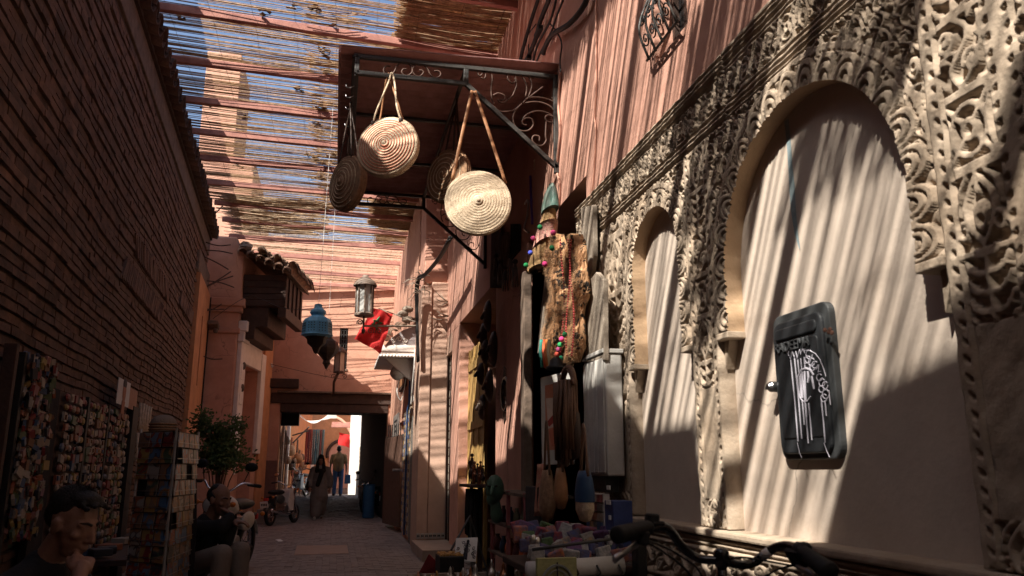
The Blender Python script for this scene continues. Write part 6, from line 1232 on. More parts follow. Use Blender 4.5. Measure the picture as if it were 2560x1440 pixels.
for k in range(4): m.tube([(cx - .02 - .008 * k, 4.113, a.z - .11 - k * .028), (cx + .02 + .008 * k, 4.113, a.z - .11 - k * .028)], .0035, 4)
m.build('drawn_lines', MATS['ink'], pq)
# trinket table with silver and brass pieces
tt = thing('trinket_table', 'low table with a pale edge covered in brass and silver trinkets', 'table', (.85, 4.9, 0)); TZ2 = .62; ux0, ux1, uy0, uy1 = .50, 1.0, 4.2, 5.3
m = MB(); m.box(ux0, ux1 + .2, uy0, uy1, TZ2 - .04, TZ2); m.build('table_top', MATS['grey_wood'], tt, bevel=.006)
for z, (x0, x1, y0, y1) in ((0, (ux0 - .02, ux0 + .01, uy0, uy1)), (0, (ux0, ux1 + .2, uy1 - .02, uy1 + .01))): MB().box(x0, x1, y0, y1, TZ2 - .04, TZ2 + .045).build('table_rim', MATS['grey_wood'], tt, bevel=.004)
for x in (ux0 + .05, ux1 + .15):
    for y in (uy0 + .05, uy1 - .05): MB().box(x - .02, x + .02, y - .02, y + .02, 0, TZ2 - .04).build('leg', MATS['dark_wood'], tt)
MB().box(ux0 - .015, ux0 + .0, uy0, uy1, TZ2 - .30, TZ2 - .04).build('table_skirt', flat((.30, .29, .30)), tt)
g = random.Random(21)
def trinket(x, y, kind, s):
    m = MB(); c = (x, y, TZ2)
    if kind == 0: m.lathe([(0, 0), (.02 * s, 0), (.028 * s, .02 * s), (.022 * s, .045 * s), (.008 * s, .06 * s), (.011 * s, .075 * s), (.003 * s, .095 * s), (0, .1 * s)], c, 10); nm = 'small_jug'
    elif kind == 1: m.lathe([(0, 0), (.03 * s, 0), (.034 * s, .012 * s), (.03 * s, .03 * s), (.031 * s, .032 * s), (0, .032 * s)], c, 10); nm = 'small_box'
    elif kind == 2: m.tube([(x + .026 * s * math.cos(a), y + .026 * s * math.sin(a), TZ2 + .012) for a in np.linspace(0, 6.28, 13)[:-1]], .008 * s, 5, closed=True); nm = 'bracelet'
    else: m.ell((x, y, TZ2 + .022 * s), (.02 * s, .03 * s, .022 * s), 8, 6); m.tube([(x, y + .02 * s, TZ2 + .03 * s), (x, y + .045 * s, TZ2 + .055 * s)], .006 * s, 5); m.tube([(x, y - .02 * s, TZ2 + .03 * s), (x, y - .04 * s, TZ2 + .04 * s), (x, y - .03 * s, TZ2 + .02 * s)], .004 * s, 5); nm = 'oil_lamp'
    mt = g.choice(['brass', 'silver', 'copper', 'silver', 'brown_metal']); o = m.build(nm, MATS[mt], smooth=True); W_ = {'brass': 'brass', 'silver': 'silver', 'copper': 'copper', 'brown_metal': 'dark bronze'}[mt]; lab = {'small_jug': 'tiny %s jug' % W_, 'small_box': 'tiny round %s box' % W_, 'bracelet': '%s bracelet' % W_, 'oil_lamp': 'tiny %s oil lamp' % W_}[nm]; tag(o, lab + ' among the trinkets on the low table', nm.replace('_', ' '), 'trinkets on the low table')
for i in range(9):
    for j in range(12): trinket(ux0 + .06 + .072 * i + g.uniform(-.02, .02), uy0 + .06 + .088 * j + g.uniform(-.025, .025), g.choice([0, 0, 1, 2, 3, 3]), g.uniform(.8, 1.35))
sp_ = thing('serving_spoons', 'pair of long silver spoons standing among the bright pouches', 'spoons', (1.1, 4.5, .9))
for k in (0, 1): q = ony(1332 + k * 10, 1350 + k * 6, 4.4); m = MB(); m.ell(q, (.018, .008, .03), 10, 6, RY(.3)); m.tube([q + Vector((.004, 0, -.03)), q + Vector((.03, .02, -.14))], .004, 5); m.build('spoon', MATS['silver'], sp_, smooth=True)
tag(MB().add([onz(1046, 1434, .30), onz(1072, 1386, .55), onz(1098, 1412, .50), onz(1085, 1450, .28)] + [onz(1046, 1434, .30) + Vector((.01, .02, 0)), onz(1072, 1386, .55) + Vector((.01, .02, 0)), onz(1098, 1412, .50) + Vector((.01, .02, 0)), onz(1085, 1450, .28) + Vector((.01, .02, 0))], [(0, 1, 2, 3), (7, 6, 5, 4), (0, 4, 5, 1), (1, 5, 6, 2), (2, 6, 7, 3), (3, 7, 4, 0)]).build('red_cloth', flat((.32, .02, .02), .9)), 'plain red cloth corner hanging at the left end of the trinket table', 'cloth')
# ink drawing on a card
dr = thing('ink_drawing', 'white card with a black ink drawing of swirls and a tall dark figure', 'drawing', ony(1165, 1375, 5.6)); YD = 5.6; a, b_, c, d = ony(1140, 1345, YD), ony(1195, 1343, YD), ony(1190, 1404, YD - .06), ony(1136, 1404, YD - .06)
sheet([a, b_, c, d], 'card', MATS['paper'], 0, .008, dr)
def dq(u, v): return a.lerp(b_, u).lerp(d.lerp(c, u), v) + Vector((0, -.004, 0))
m = MB(); m.tube([dq(.55, .18), dq(.53, .4), dq(.5, .62), dq(.46, .9)], [.006, .009, .014, .02], 5, flat=.3); m.ell(dq(.56, .16), (.010, .003, .012), 8, 5)
g = random.Random(2)
for k in range(20): u, v = g.uniform(.1, .9), g.uniform(.08, .85); m.tube([dq(min(.95, max(.05, u + p * .9)), min(.95, max(.05, v + q_ * .9))) for p, q_ in spiral(.02, .09, g.uniform(0, 6), 1.1, 10)], .0022, 4)
m.build('ink_strokes', MATS['ink'], dr)
es = thing('easel_stand', 'thin black folding stand behind the ink drawing', 'stand', (1.0, 5.7, 0)); m = MB(); m.tube([ony(1128, 1375, 5.65), ony(1175, 1290, 5.9)], .008, 5); m.tube([(1.0, 5.75, 0), ony(1175, 1290, 5.9)], .008, 5); m.tube([(1.3, 5.85, 0), ony(1175, 1290, 5.9)], .008, 5); m.build('stand_legs', ir, es)
bt = thing('black_tray', 'black box of small beads beside the ink drawing', 'tray', ony(1120, 1395, 5.5)); q = ony(1118, 1388, 5.5); MB().box(q.x - .06, q.x + .10, 5.4, 5.65, q.z - .12, q.z).build('tray_body', MATS['black'], bt, bevel=.006); m = MB(); g = random.Random(5)
for k in range(60): m.ell((q.x + g.uniform(-.05, .09), 5.5 + g.uniform(-.08, .13), q.z + .004), .011, 5, 4)
m.build('beads', MATS['brass'], bt, kind='stuff'); MB().box(q.x - .05, q.x + .09, 5.42, 5.63, 0, q.z - .12).build('tray_stand', MATS['dark_wood'], bt)
# doorway beyond the shop: yellow leaf, dark reveal, roller shutter strip
yd = thing('yellow_door', 'tall yellow wooden door leaf standing open in the doorway', 'door', (1.9, 11, 0)); pa, pb = onx(1174, 900, 2.02), onx(1212, 900, 2.02)
MB().box(2.02, 2.07, pb.y, pa.y, .02, 3.15).build('door_leaf', MATS['yellow_wood'], yd, bevel=.006)
for k in range(4): yk = pb.y + (pa.y - pb.y) * k / 3; MB().box(2.005, 2.02, yk - .05, yk + .05, .02, 3.15).build('door_board', MATS['yellow_wood'], yd, bevel=.006)
for z in (.9, 1.9, 2.8): MB().box(1.995, 2.005, pb.y, pa.y, z, z + .12).build('door_rail', MATS['yellow_wood'], yd, bevel=.004)
rs = thing('door_shutter', 'pale folded metal grille shutter in the narrow recess beside the pier', 'shutter', (1.95, 13.7, 0))
for i in range(22): MB().box(1.93, 1.96, 13.34, 14.1, .12 + i * .143, .24 + i * .143).build('shutter_slat', flat((.36, .31, .26), .6), rs, bevel=.006)
for y in (13.36, 13.72, 14.06): MB().box(1.90, 1.93, y - .018, y + .018, .1, 3.26).build('shutter_bar', MATS['dark_wood'], rs)
# ================================================================ souvenir stall along the brick wall
def LP(u, v, off=.12): return onl(u, v, off)
PAL = [flat(tuple(x * .62 for x in c), .5) for c in ((.40, .13, .06), (.50, .36, .12), (.30, .05, .05), (.08, .13, .22), (.45, .38, .30), (.10, .16, .08), (.52, .46, .38), (.22, .10, .05), (.40, .20, .18), (.06, .06, .07))]
def wallrect(s0, s1, z0, z1, o0, o1, name, mt, par, bevel=.004):
    m = MB(); lprism(s0, s1, o0, o1, z0, z1, m); return m.build(name, mt, par, bevel=bevel)
def sz(u, v, off=.12): q = onl(u, v, off); d = q - L0 - LN * off; return d.dot(LW), q.z
pf = thing('stall_post', 'dark upright stall frame post standing at the left edge of the souvenir boards', 'post', lw(sz(50, 1000)[0], .12, 0))
s0, zt = sz(36, 858); s1, _ = sz(64, 880)
wallrect(s0, s0 + .06, 0, zt, .06, .14, 'post_upright', MATS['dark_wood'], pf); wallrect(s1 - .06, s1, 0, zt - .03, .06, .14, 'post_upright', MATS['black'], pf); wallrect(s0 + .06, s1 - .06, .1, zt - .05, .07, .10, 'post_panel', MATS['black'], pf)
tr = thing('trinket_board', 'tall board of dangling colourful trinkets next to the dark frame post', 'souvenir board', lw(sz(95, 1000)[0], .14, 0)); s0, zt = sz(66, 885); s1, _ = sz(131, 890); zb_ = sz(100, 1335)[1]
wallrect(s0, s1, zb_, zt, .06, .09, 'board_back', MATS['black'], tr); g = random.Random(31)
m = MB(); R0 = Matrix((LW, LN, Vector((0, 0, 1)))).transposed(); rows_ = 14
for r in range(rows_):
    for c in range(7):
        s = s0 + (s1 - s0) * (c + .5) / 7; z = zt - (zt - zb_) * (r + .5) / rows_
        for k in range(4): m.bx(lw(s + g.uniform(-.05, .05), .13 + g.uniform(-.02, .05), z + g.uniform(-.04, .05)), (g.uniform(.03, .09), .02, g.uniform(.03, .08)), R0 @ RY(g.uniform(-.7, .7)) @ RZ(g.uniform(-.5, .5)), g.randrange(10))
m.build('dangling_trinkets', PAL, tr, kind='stuff')
wallrect(s1 + .05, sz(163, 970)[0] - .05, .2, zt - .15, .05, .10, 'cloth_strip', MATS['cloth_black'], tr)
mbd = thing('magnet_board', 'wide board of small souvenir magnets in three columns divided by dark bars', 'souvenir board', lw(sz(240, 1000)[0], .16, 0)); zb2 = sz(230, 1372)[1]
edges = [sz(160, 985)[0], sz(221, 1000)[0], sz(273, 1010)[0], sz(326, 1020)[0]]; zt2 = sz(165, 978)[1]
wallrect(edges[0], edges[3], zb2, zt2, .06, .09, 'board_back', MATS['dark_wood'], mbd)
for e in edges[1:3]: wallrect(e - .035, e + .035, zb2 - .02, zt2 + .02, .09, .135, 'divider_bar', MATS['black'], mbd)
wallrect(edges[3], edges[3] + .35, 0, zt2 + .10, .08, .16, 'divider_bar', MATS['black'], mbd)
wallrect(edges[0] - .1, edges[3] + .4, zb2 - .08, zb2, .05, .34, 'board_ledge', MATS['dark_wood'], mbd)
for c in range(3):
    m = MB(); nrow = 17; ncol = 6
    for r in range(nrow):
        z = zt2 - (zt2 - zb2) * (r + .55) / nrow
        for k in range(ncol):
            s = edges[c] + .06 + (edges[c + 1] - edges[c] - .12) * (k + .5) / ncol; w_ = (edges[c + 1] - edges[c]) / ncol * g.uniform(.55, .95); h_ = (zt2 - zb2) / nrow * g.uniform(.6, 1.0); sh_ = g.random(); mi = g.randrange(10)
            if sh_ < .7: m.bx(lw(s, .115 + g.uniform(0, .02), z + g.uniform(-.015, .015)), (w_, .02, h_), R0 @ RY(g.uniform(-.2, .2)), mi); m.bx(lw(s + g.uniform(-.02, .02), .13, z), (w_ * .5, .015, h_ * .5), R0, (mi + 3) % 10)
            else: m.ell(lw(s, .12, z), (w_ * .5, .02, h_ * .5), 8, 5, R0, mi)
    m.build('souvenir_magnets', PAL, mbd, kind='stuff')
po = thing('portrait_print', 'pale paper portrait print of a long face clipped above the magnet board', 'print', lw(sz(310, 985)[0], .2, 2)); s0, z1_ = sz(288, 947); s1, z0_ = sz(333, 1028)
wallrect(s0, s0 + (s1 - s0) * .55, z0_, z1_ + .02, .15, .16, 'print_sheet', MATS['paper'], po); wallrect(s0 + (s1 - s0) * .58, s1, z0_, z1_ - .02, .14, .15, 'print_sheet', flat((.46, .26, .18), .8), po)
m = MB(); c = lw(s0 + (s1 - s0) * .28, .162, (z0_ + z1_) / 2 + .02); m.ell(c, (.10, .004, .13), 12, 8, R0); m.bx(c + Vector((0, 0, -.17)), (.16, .006, .14), R0); m.build('printed_face', flat((.40, .17, .10), .8), po); MB().ell(c + Vector((0, 0, .09)), (.11, .005, .06), 12, 6, R0).build('printed_hair', MATS['ink'], po)
ut = thing('wooden_utensils', 'bunch of pale carved wooden sticks hanging right of the magnet board', 'utensils', lw(sz(357, 1060)[0], .2, 1.5)); s0, z1_ = sz(344, 1003); s1, _ = sz(370, 1005); zl = sz(355, 1150)[1]
for k in range(9):
    for r in range(2): s = s0 + (s1 - s0) * k / 8; z = z1_ - .02 - r * (z1_ - zl) * .52; m = MB(); m.tube([lw(s, .16 + .02 * (k % 2), z), lw(s + g.uniform(-.02, .02), .17, z - (z1_ - zl) * .33), lw(s, .16, z - (z1_ - zl) * .48)], [.018, .011, .025], 6); m.build('wooden_spoon', MATS['straw'], ut, smooth=True)
# ---- revolving postcard rack with two faces in view
A, Bc, Cc = ony(352, 1090, 6.35), ony(441, 1088, 6.1), ony(496, 1092, 6.75); ZT, ZB = 1.575, .12
pr_ = thing('postcard_rack', 'tall wire rack of colourful postcards with two faces in view', 'postcard rack', (Bc.x - .1, 6.5, 0))
def card_mat(i):
    g = random.Random(100 + i); m = bpy.data.materials.new('postcard_%d' % i); m.use_nodes = True; nt = m.node_tree; N = nt.nodes; b = N['Principled BSDF']; tc = N.new('ShaderNodeTexCoord'); vo = N.new('ShaderNodeTexNoise'); vo.inputs['Scale'].default_value = 7 + i; vo.inputs['Detail'].default_value = 1; r = N.new('ShaderNodeValToRGB'); r.color_ramp.interpolation = 'CONSTANT'
    cs = g.sample([(.10, .22, .42), (.45, .14, .06), (.50, .34, .12), (.08, .08, .10), (.45, .42, .38), (.32, .05, .04), (.10, .17, .10), (.32, .2, .14), (.5, .25, .1), (.2, .3, .42)], 4); cs = [tuple(x * .62 for x in c) for c in cs]; e = r.color_ramp.elements; e[0].position = 0; e[0].color = (*cs[0], 1); e[1].position = .46; e[1].color = (*cs[1], 1); q = e.new(.52); q.color = (*cs[2], 1); q = e.new(.60); q.color = (*cs[3], 1)
    nt.links.new(tc.outputs['Object'], vo.inputs['Vector']); nt.links.new(vo.outputs['Fac'], r.inputs['Fac']); nt.links.new(r.outputs['Color'], b.inputs['Base Color']); b.inputs['Roughness'].default_value = .35; return m
CM_ = [card_mat(i) for i in range(12)]
for (p, q, ncol, land) in ((A, Bc, 3, 1), (Bc, Cc, 4, 0)):
    p = Vector((p.x, p.y, 0)); q = Vector((q.x, q.y, 0)); d = (q - p); Wd = d.length; d.normalize(); n = Vector((d.y, -d.x, 0)); Rf = Matrix((d, -n, Vector((0, 0, 1)))).transposed()
    m = MB(); m.bx(p + d * Wd / 2 - n * .02 + Vector((0, 0, (ZT + ZB) / 2)), (Wd, .01, ZT - ZB), Rf); m.build('rack_panel', MATS['black'], pr_)
    for t in (0, 1): m = MB(); m.tube([p + d * Wd * t + Vector((0, 0, ZB)), p + d * Wd * t + Vector((0, 0, ZT + .02))], .008, 6); m.build('rack_frame', MATS['dirty_white'], pr_)
    nr = 13; hh = (ZT - ZB) / nr
    for r in range(nr):
        for c in range(ncol):
            if g.random() < .05: continue
            w_ = Wd / ncol * .88; ce = p + d * (Wd * (c + .5) / ncol + g.uniform(-.004, .004)) + n * .012 + Vector((0, 0, ZT - hh * (r + .55))); o = MB().bx(ce, (w_, .004, hh * .9), Rf @ RX(-.10) @ RY(g.uniform(-.03, .03))).build('postcard', g.choice(CM_), pr_)
            MB().bx(ce - n * .002, (w_ * 1.06, .003, hh * .96), Rf @ RX(-.10)).build('card_border', MATS['grey_wood'], pr_)
        m = MB(); m.tube([p + n * .022 + Vector((0, 0, ZT - hh * (r + 1) + .03)), q + n * .022 + Vector((0, 0, ZT - hh * (r + 1) + .03))], .0025, 4); m.build('rack_wire', MATS['steel'], pr_)
m = MB(); m.tube([(Bc.x - .08, 6.45, 0), (Bc.x - .08, 6.45, ZT)], .02, 8); m.build('rack_pole', MATS['black'], pr_)
ht = thing('knitted_hats', 'stack of ribbed beige knitted caps on top of the postcard rack', 'caps', ony(406, 1085, 6.35)); c = ony(406, 1088, 6.4)
for k in range(3): m = MB(); m.lathe([(0.088, -.0), (.094, .02), (.093, .05), (.086, .075), (.06, .10), (.03, .112), (0, .115)], c + Vector((0, 0, -.02 + .028 * k)), 24); m.build('knitted_cap', MATS['cloth_beige'], ht, smooth=True)
for k in range(5): m = MB(); m.tube([c + Vector((.0955 * math.cos(a), .0955 * math.sin(a), .0 + .02 * k)) for a in np.linspace(0, 6.28, 22)[:-1]], .007, 5, closed=True); m.build('knit_rib', MATS['straw_dark'], ht, smooth=True)
pa_ = thing('closed_parasol', 'closed black parasol leaning between the postcard rack and the seated old man', 'parasol', ony(480, 1300, 6.9)); m = MB(); a = ony(488, 1180, 7.0); b2_ = Vector((a.x - .02, 7.05, 0)); m.tube([a, a.lerp(b2_, .3), a.lerp(b2_, .75), b2_], [.012, .05, .07, .02], 8); m.build('parasol_cloth', MATS['cloth_black'], pa_, smooth=True); m = MB(); m.tube([a + Vector((0, 0, .08)), a], .008, 6); m.build('parasol_tip', MATS['steel'], pa_)
lt = thing('stall_table', 'dark low stall table under the magnet board', 'table', lw(8.5, .4, 0)); s0 = sz(240, 1400)[0] - 1.6; wallrect(s0, s0 + 3.4, .50, .55, .12, .75, 'table_top', MATS['dark_wood'], lt)
for s in (s0 + .1, s0 + 3.3):
    for o in (.2, .7): wallrect(s - .03, s + .03, 0, .5, o - .03, o + .03, 'leg', MATS['dark_wood'], lt)
for i in range(14):
    m = MB(); m.bx(lw(s0 + .2 + i * .23, .45 + g.uniform(-.15, .2), .58 + g.uniform(0, .03)), (g.uniform(.1, .2), g.uniform(.1, .2), .06), R0 @ RZ(g.uniform(-.5, .5))); tag(m.build('souvenir_box', g.choice(PAL), bevel=.008), 'small souvenir box lying on the dark stall table', 'box', 'boxes on the stall table')
# ---- leafy shrub in a pot by the gate block
sb = thing('potted_shrub', 'loose leafy shrub in a clay pot near the end of the brick wall', 'shrub', ony(550, 1300, 14.2)); c = ony(552, 1118, 14.2); m = MB(); m.lathe([(0, 0), (.16, 0), (.22, .36), (.24, .38), (.24, .42), (.2, .42), (.19, .36), (0, .36)], (c.x, c.y, 0), 16); m.build('pot', MATS['tile_clay'], sb, smooth=False)
m = MB(); tips = []
for k in range(26):
    d = Vector((g.gauss(0, .13), g.gauss(0, .14), g.gauss(0, .16))); e = c + d; m.tube(smooth_poly([Vector((c.x + g.uniform(-.05, .05), c.y, .38)), c.lerp(e, .5) + Vector((0, 0, -.45)), e], 3), [.02 - .0024 * i for i in range(7)], 4); tips.append(e)
for e in (ony(506, 1048, 14.2), ony(510, 1075, 14.2), ony(592, 1062, 14.2)): m.tube(smooth_poly([c + Vector((0, 0, -.2)), e]), .008, 4); tips += [e, e]
m.build('stem', MATS['leather_brown'], sb)
V = []; F = []; n = 0
for k in range(4200):
    t = g.choice(tips); q = t + Vector((g.gauss(0, .085), g.gauss(0, .085), g.gauss(-.02, .085))); a = Vector((g.gauss(0, 1), g.gauss(0, 1), g.gauss(-.2, .7))).normalized(); b_ = a.orthogonal().normalized(); l = g.uniform(.045, .085); V += [q, q + a * l * .5 + b_ * l * .32, q + a * l, q + a * l * .5 - b_ * l * .32]; F.append((n, n + 1, n + 2, n + 3)); n += 4
m = MB(); m.add(V, F); m.build('leaf', MATS['leaf'], sb, kind='stuff')
# ================================================================ people: each body one continuous remeshed skin; hair and clothes are its parts
def fuse(m, name, mt, parent=None, vox=.01, sm=4):
    o = m.build(name, mt, parent, smooth=True); r = o.modifiers.new('fuse', 'REMESH'); r.mode = 'VOXEL'; r.voxel_size = vox; r.use_smooth_shade = True
    s = o.modifiers.new('soften', 'SMOOTH'); s.iterations = sm; s.factor = .5; return o
def frame(f, upv=Vector((0, 0, 1))):
    f = Vector(f).normalized(); r = f.cross(upv).normalized(); u = r.cross(f); return Matrix((r, f, u)).transposed()     # columns: right, forward, up
def head(m, H, R, k=1.0, old=False):
    """skull, face, nose, brows, cheeks, lips, chin and ears, in head frame (x right, y forward, z up)"""
    def P(x, y, z): return H + R @ (Vector((x, y, z)) * k)
    def E(c, r, n=12, h=9): m.ell(P(*c), [a * k for a in r], n, h, R)
    E((0, -.015, .04), (.077, .098, .090)); E((0, .02, .0), (.069, .082, .08)); E((0, .03, -.045), (.058, .066, .062)); E((0, .037, -.088), (.046, .05, .034)); E((0, .068, -.103), (.023, .020, .018))
    m.cap(P(0, .090, .018), P(0, .113, -.028), .009 * k, .0145 * k, 10); E((.013, .101, -.034), (.009, .011, .008), 8, 6); E((-.013, .101, -.034), (.009, .011, .008), 8, 6)
    for s in (-1, 1):
        m.cap(P(s * .012, .088, .028), P(s * .050, .072, .027), .0095 * k, .009 * k, 8); E((s * .042, .062, -.018), (.023, .022, .018)); E((s * .079, -.01, -.008), (.010, .024, .034), 8, 8); E((s * .083, -.014, .008), (.009, .019, .02), 8, 6)
    E((0, .093, -.062), (.024, .011, .0065), 10, 6); E((0, .091, -.074), (.020, .011, .0075), 10, 6); m.cap(P(0, -.025, -.07), P(0, -.05, -.20), .054 * k, .060 * k, 12)
    return P
def face_bits(par, P, R, k, brow=MATS['hair']):
    for s in (-1, 1):
        m = MB(); m.ell(P(s * .031, .073, .006), (.0125 * k,) * 3, 10, 8); m.build('eye', flat((.55, .5, .46), .3), par, smooth=True)
        m = MB(); m.ell(P(s * .031, .0835, .005), (.006 * k, .003 * k, .006 * k), 8, 6, R); m.build('iris', MATS['ink'], par, smooth=True)
        m = MB(); m.ell(P(s * .031, .0755, .0135), (.016 * k, .0105 * k, .006 * k), 10, 6, R); m.build('eyelid', MATS['skin'], par, smooth=True)
        m = MB(); m.tube([P(s * .013, .0965, .030), P(s * .032, .089, .037), P(s * .054, .070, .031)], [.0055 * k, .006 * k, .003 * k], 6); m.build('eyebrow', brow, par, smooth=True)
    m = MB(); m.tube([P(-.021, .094, -.068), P(0, .1035, -.0675), P(.021, .094, -.068)], .0018 * k, 5); m.build('mouth_line', MATS['leather_dark'], par, smooth=True)
def hand(m, wrist, palmdir, fdir, side, k=1.0, curl=(.5, .6, .6, .7), thumb=None, spread=.018, flen=(.075, .083, .078, .06)):
    """palm + five fingers of three bones; palmdir = from wrist to knuckles, fdir = the way fingers curl, side = towards the thumb"""
    pd = palmdir.normalized(); sd = (side - pd * side.dot(pd)).normalized(); cu = (fdir - pd * fdir.dot(pd) - sd * fdir.dot(sd)).normalized(); kn = wrist + pd * .085 * k
    m.cap(wrist, wrist + pd * .03 * k, .026 * k, .03 * k, 10)
    for i, a in enumerate((.030, .010, -.010, -.028)): m.cap(wrist + pd * .02 * k + sd * a * .7 * k, kn + sd * a * k, .017 * k, .0135 * k, 8)
    for i, a in enumerate((.030, .010, -.010, -.028)):
        p = kn + sd * a * k; ang = 0; L = flen[i] * k
        for j, fr_ in enumerate((.45, .32, .23)):
            ang += curl[i] * (.6 if j == 0 else 1.0); d = pd * math.cos(ang) + cu * math.sin(ang); q = p + d * L * fr_; m.cap(p, q, (.0098 - .0011 * j) * k, (.0088 - .0011 * j) * k, 8); p = q
    t0 = wrist + pd * .022 * k + sd * .026 * k; td = thumb or (pd * .6 + sd * .75 + cu * .35).normalized(); t1 = t0 + td * .042 * k; t2 = t1 + (td + pd * .5).normalized() * .032 * k; m.cap(t0, t1, .015 * k, .0125 * k, 8); m.cap(t1, t2, .0115 * k, .0095 * k, 8); m.cap(t2, t2 + (td * .5 + pd).normalized() * .02 * k, .0095 * k, .008 * k, 8)
def grp_caps(m, L):
    for a, b, ra, rb in L: m.cap(a, b, ra, rb, 12)
# ---- young man in black, chin on hand, seated at the lower left
H = ony(182, 1311, 3.35); c = Vector((.92, -.39, 0)).normalized(); rt_ = Vector((c.y, -c.x, 0)); Rh = frame(Vector((.90, -.42, -.34)))
m = MB(); P = head(m, H, Rh, .92); Nk = H + Vector((-.075, .03, -.185)); Pel = Nk + Vector((-.16, .07, -.47))
shR = Nk + rt_ * .185 + Vector((-.03, 0, -.055)); shL = Nk - rt_ * .185 + Vector((-.03, 0, -.055)); chin = P(0, .075, -.115)
wr = ony(200, 1432, 3.19); el = ony(168, 1590, 3.06)
m.cap(Nk, Pel + Vector((0, 0, .25)), .07, .10); m.cap(Pel + Vector((0, 0, .25)), Pel, .11, .12); m.cap(shR, shL, .05, .05)
hipR = Pel + rt_ * .09; hipL = Pel - rt_ * .09; knR = hipR + c * .42 + rt_ * .06 + Vector((0, 0, .04)); knL = hipL + c * .42 - rt_ * .06 + Vector((0, 0, .04)); ftR = Vector((knR.x + .02, knR.y, .07)); ftL = Vector((knL.x + .05, knL.y, .07))
grp_caps(m, [(shR, el, .045, .038), (el, wr, .038, .026), (hipR, knR, .075, .05), (hipL, knL, .075, .05), (knR, ftR, .045, .035), (knL, ftL, .045, .035), (ftR, ftR + c * .17 + Vector((0, 0, -.03)), .035, .03), (ftL, ftL + c * .17 + Vector((0, 0, -.03)), .035, .03)])
elL = shL + Vector((.05, .05, -.27)); wrL = knL + Vector((-.04, 0, .07)); grp_caps(m, [(shL, elL, .045, .038), (elL, wrL, .037, .026)]); hand(m, wrL, c, Vector((0, 0, -1)), rt_, 1.0, (.3, .3, .3, .35))
tgt = P(.012, .112, -.070); hand(m, wr, (tgt - wr), -Rh.col[1].normalized() if hasattr(Rh, 'col') else Vector((-1, 0, 0)), Vector((-.8, -.5, .1)), 1.0, (.28, .55, .75, .9), thumb=(P(.03, .058, -.115) - wr).normalized())
ym = fuse(m, 'person', MATS['skin'], None, .0058, 3); tag(ym, 'young man in a black shirt seated at lower left, chin on hand', 'person')
face_bits(ym, P, Rh, .92)
m = MB()
for q, r in (((0, -.035, .068), (.079, .090, .080)), ((0, .010, .110), (.062, .062, .034)), ((0, .040, .122), (.050, .034, .018)), ((0, -.072, .025), (.070, .052, .066))): m.ell(P(*q), [a * .95 for a in r], 14, 10, Rh)
g = random.Random(5)
for k in range(90): a = g.uniform(-1, 1); b = g.uniform(-.08, .09); p = P(a * .062, b, .115 - .35 * a * a * .062 - abs(b) * .12); m.cap(p, p + Rh @ Vector((g.uniform(-.01, .01), .010, .012)), .007, .004, 5)
fuse(m, 'hair', MATS['hair'], ym, .0075, 2)
m = MB()
for k in range(1500):
    a = g.uniform(0, 6.28); b = g.uniform(.15, 1.35); q = Vector((.073 * math.sin(b) * math.cos(a), -.03 + .088 * math.sin(b) * math.sin(a), .068 + .075 * math.cos(b)))
    if q.y > .045 and q.z < .11: continue
    p = P(*q); d = Rh @ Vector((q.x * 3 + g.uniform(-.3, .3), .5 + g.uniform(-.3, .4), q.z * 3 + g.uniform(-.2, .4))).normalized() * g.uniform(.014, .03); sd = d.orthogonal().normalized() * .0011; m.add([p - sd, p + sd, p + d], [(0, 1, 2)])
m.build('hair_strands', MATS['hair'], ym, kind='stuff')
m = MB(); grp_caps(m, [(Nk + Vector((-.025, .01, .03)), Nk + Vector((-.04, .02, -.1)), .074, .12), (Nk + Vector((-.025, .01, .03)), shR, .06, .07), (Nk + Vector((-.025, .01, .03)), shL, .06, .07), (Nk + Vector((0, 0, -.03)), Nk + Vector((-.05, .02, -.2)), .095, .15), (Nk + Vector((-.05, .02, -.2)), Pel, .155, .15), (shR, shL, .068, .068), (shR, shR.lerp(el, .62), .068, .062), (shL, shL.lerp(elL, .62), .068, .06), (shR + c * .03, shL + c * .03, .06, .06)]); fuse(m, 'shirt', MATS['cloth_black'], ym, .014, 5)
m = MB(); m.tube([Nk + rt_ * .055 + c * .055 + Vector((0, 0, .005)), Nk + c * .10 + Vector((0, 0, -.07)), Nk - rt_ * .05 + c * .06], .012, 6); m.build('collar', MATS['cloth_black'], ym, smooth=True)
m = MB(); grp_caps(m, [(hipR, knR, .10, .072), (hipL, knL, .10, .072), (knR, ftR + Vector((0, 0, .04)), .068, .055), (knL, ftL + Vector((0, 0, .04)), .068, .055), (hipR, hipL, .12, .12)]); fuse(m, 'trousers', MATS['cloth_dark'], ym, .016, 4)
m = MB()
for f in (ftR, ftL): m.cap(f + Vector((0, 0, -.02)), f + c * .18 + Vector((0, 0, -.035)), .045, .036)
fuse(m, 'shoe', MATS['black'], ym, .012, 3)
st_ = thing('stool', 'low wooden stool under the young man', 'stool', (Pel.x, Pel.y, 0)); zt = Pel.z - .14; MB().box(Pel.x - .17, Pel.x + .17, Pel.y - .17, Pel.y + .17, zt - .03, zt).build('seat', MATS['old_wood'], st_, bevel=.006)
for a in (-1, 1):
    for b in (-1, 1): MB().box(Pel.x + a * .14 - .02, Pel.x + a * .14 + .02, Pel.y + b * .14 - .02, Pel.y + b * .14 + .02, 0, zt - .03).build('leg', MATS['old_wood'], st_)
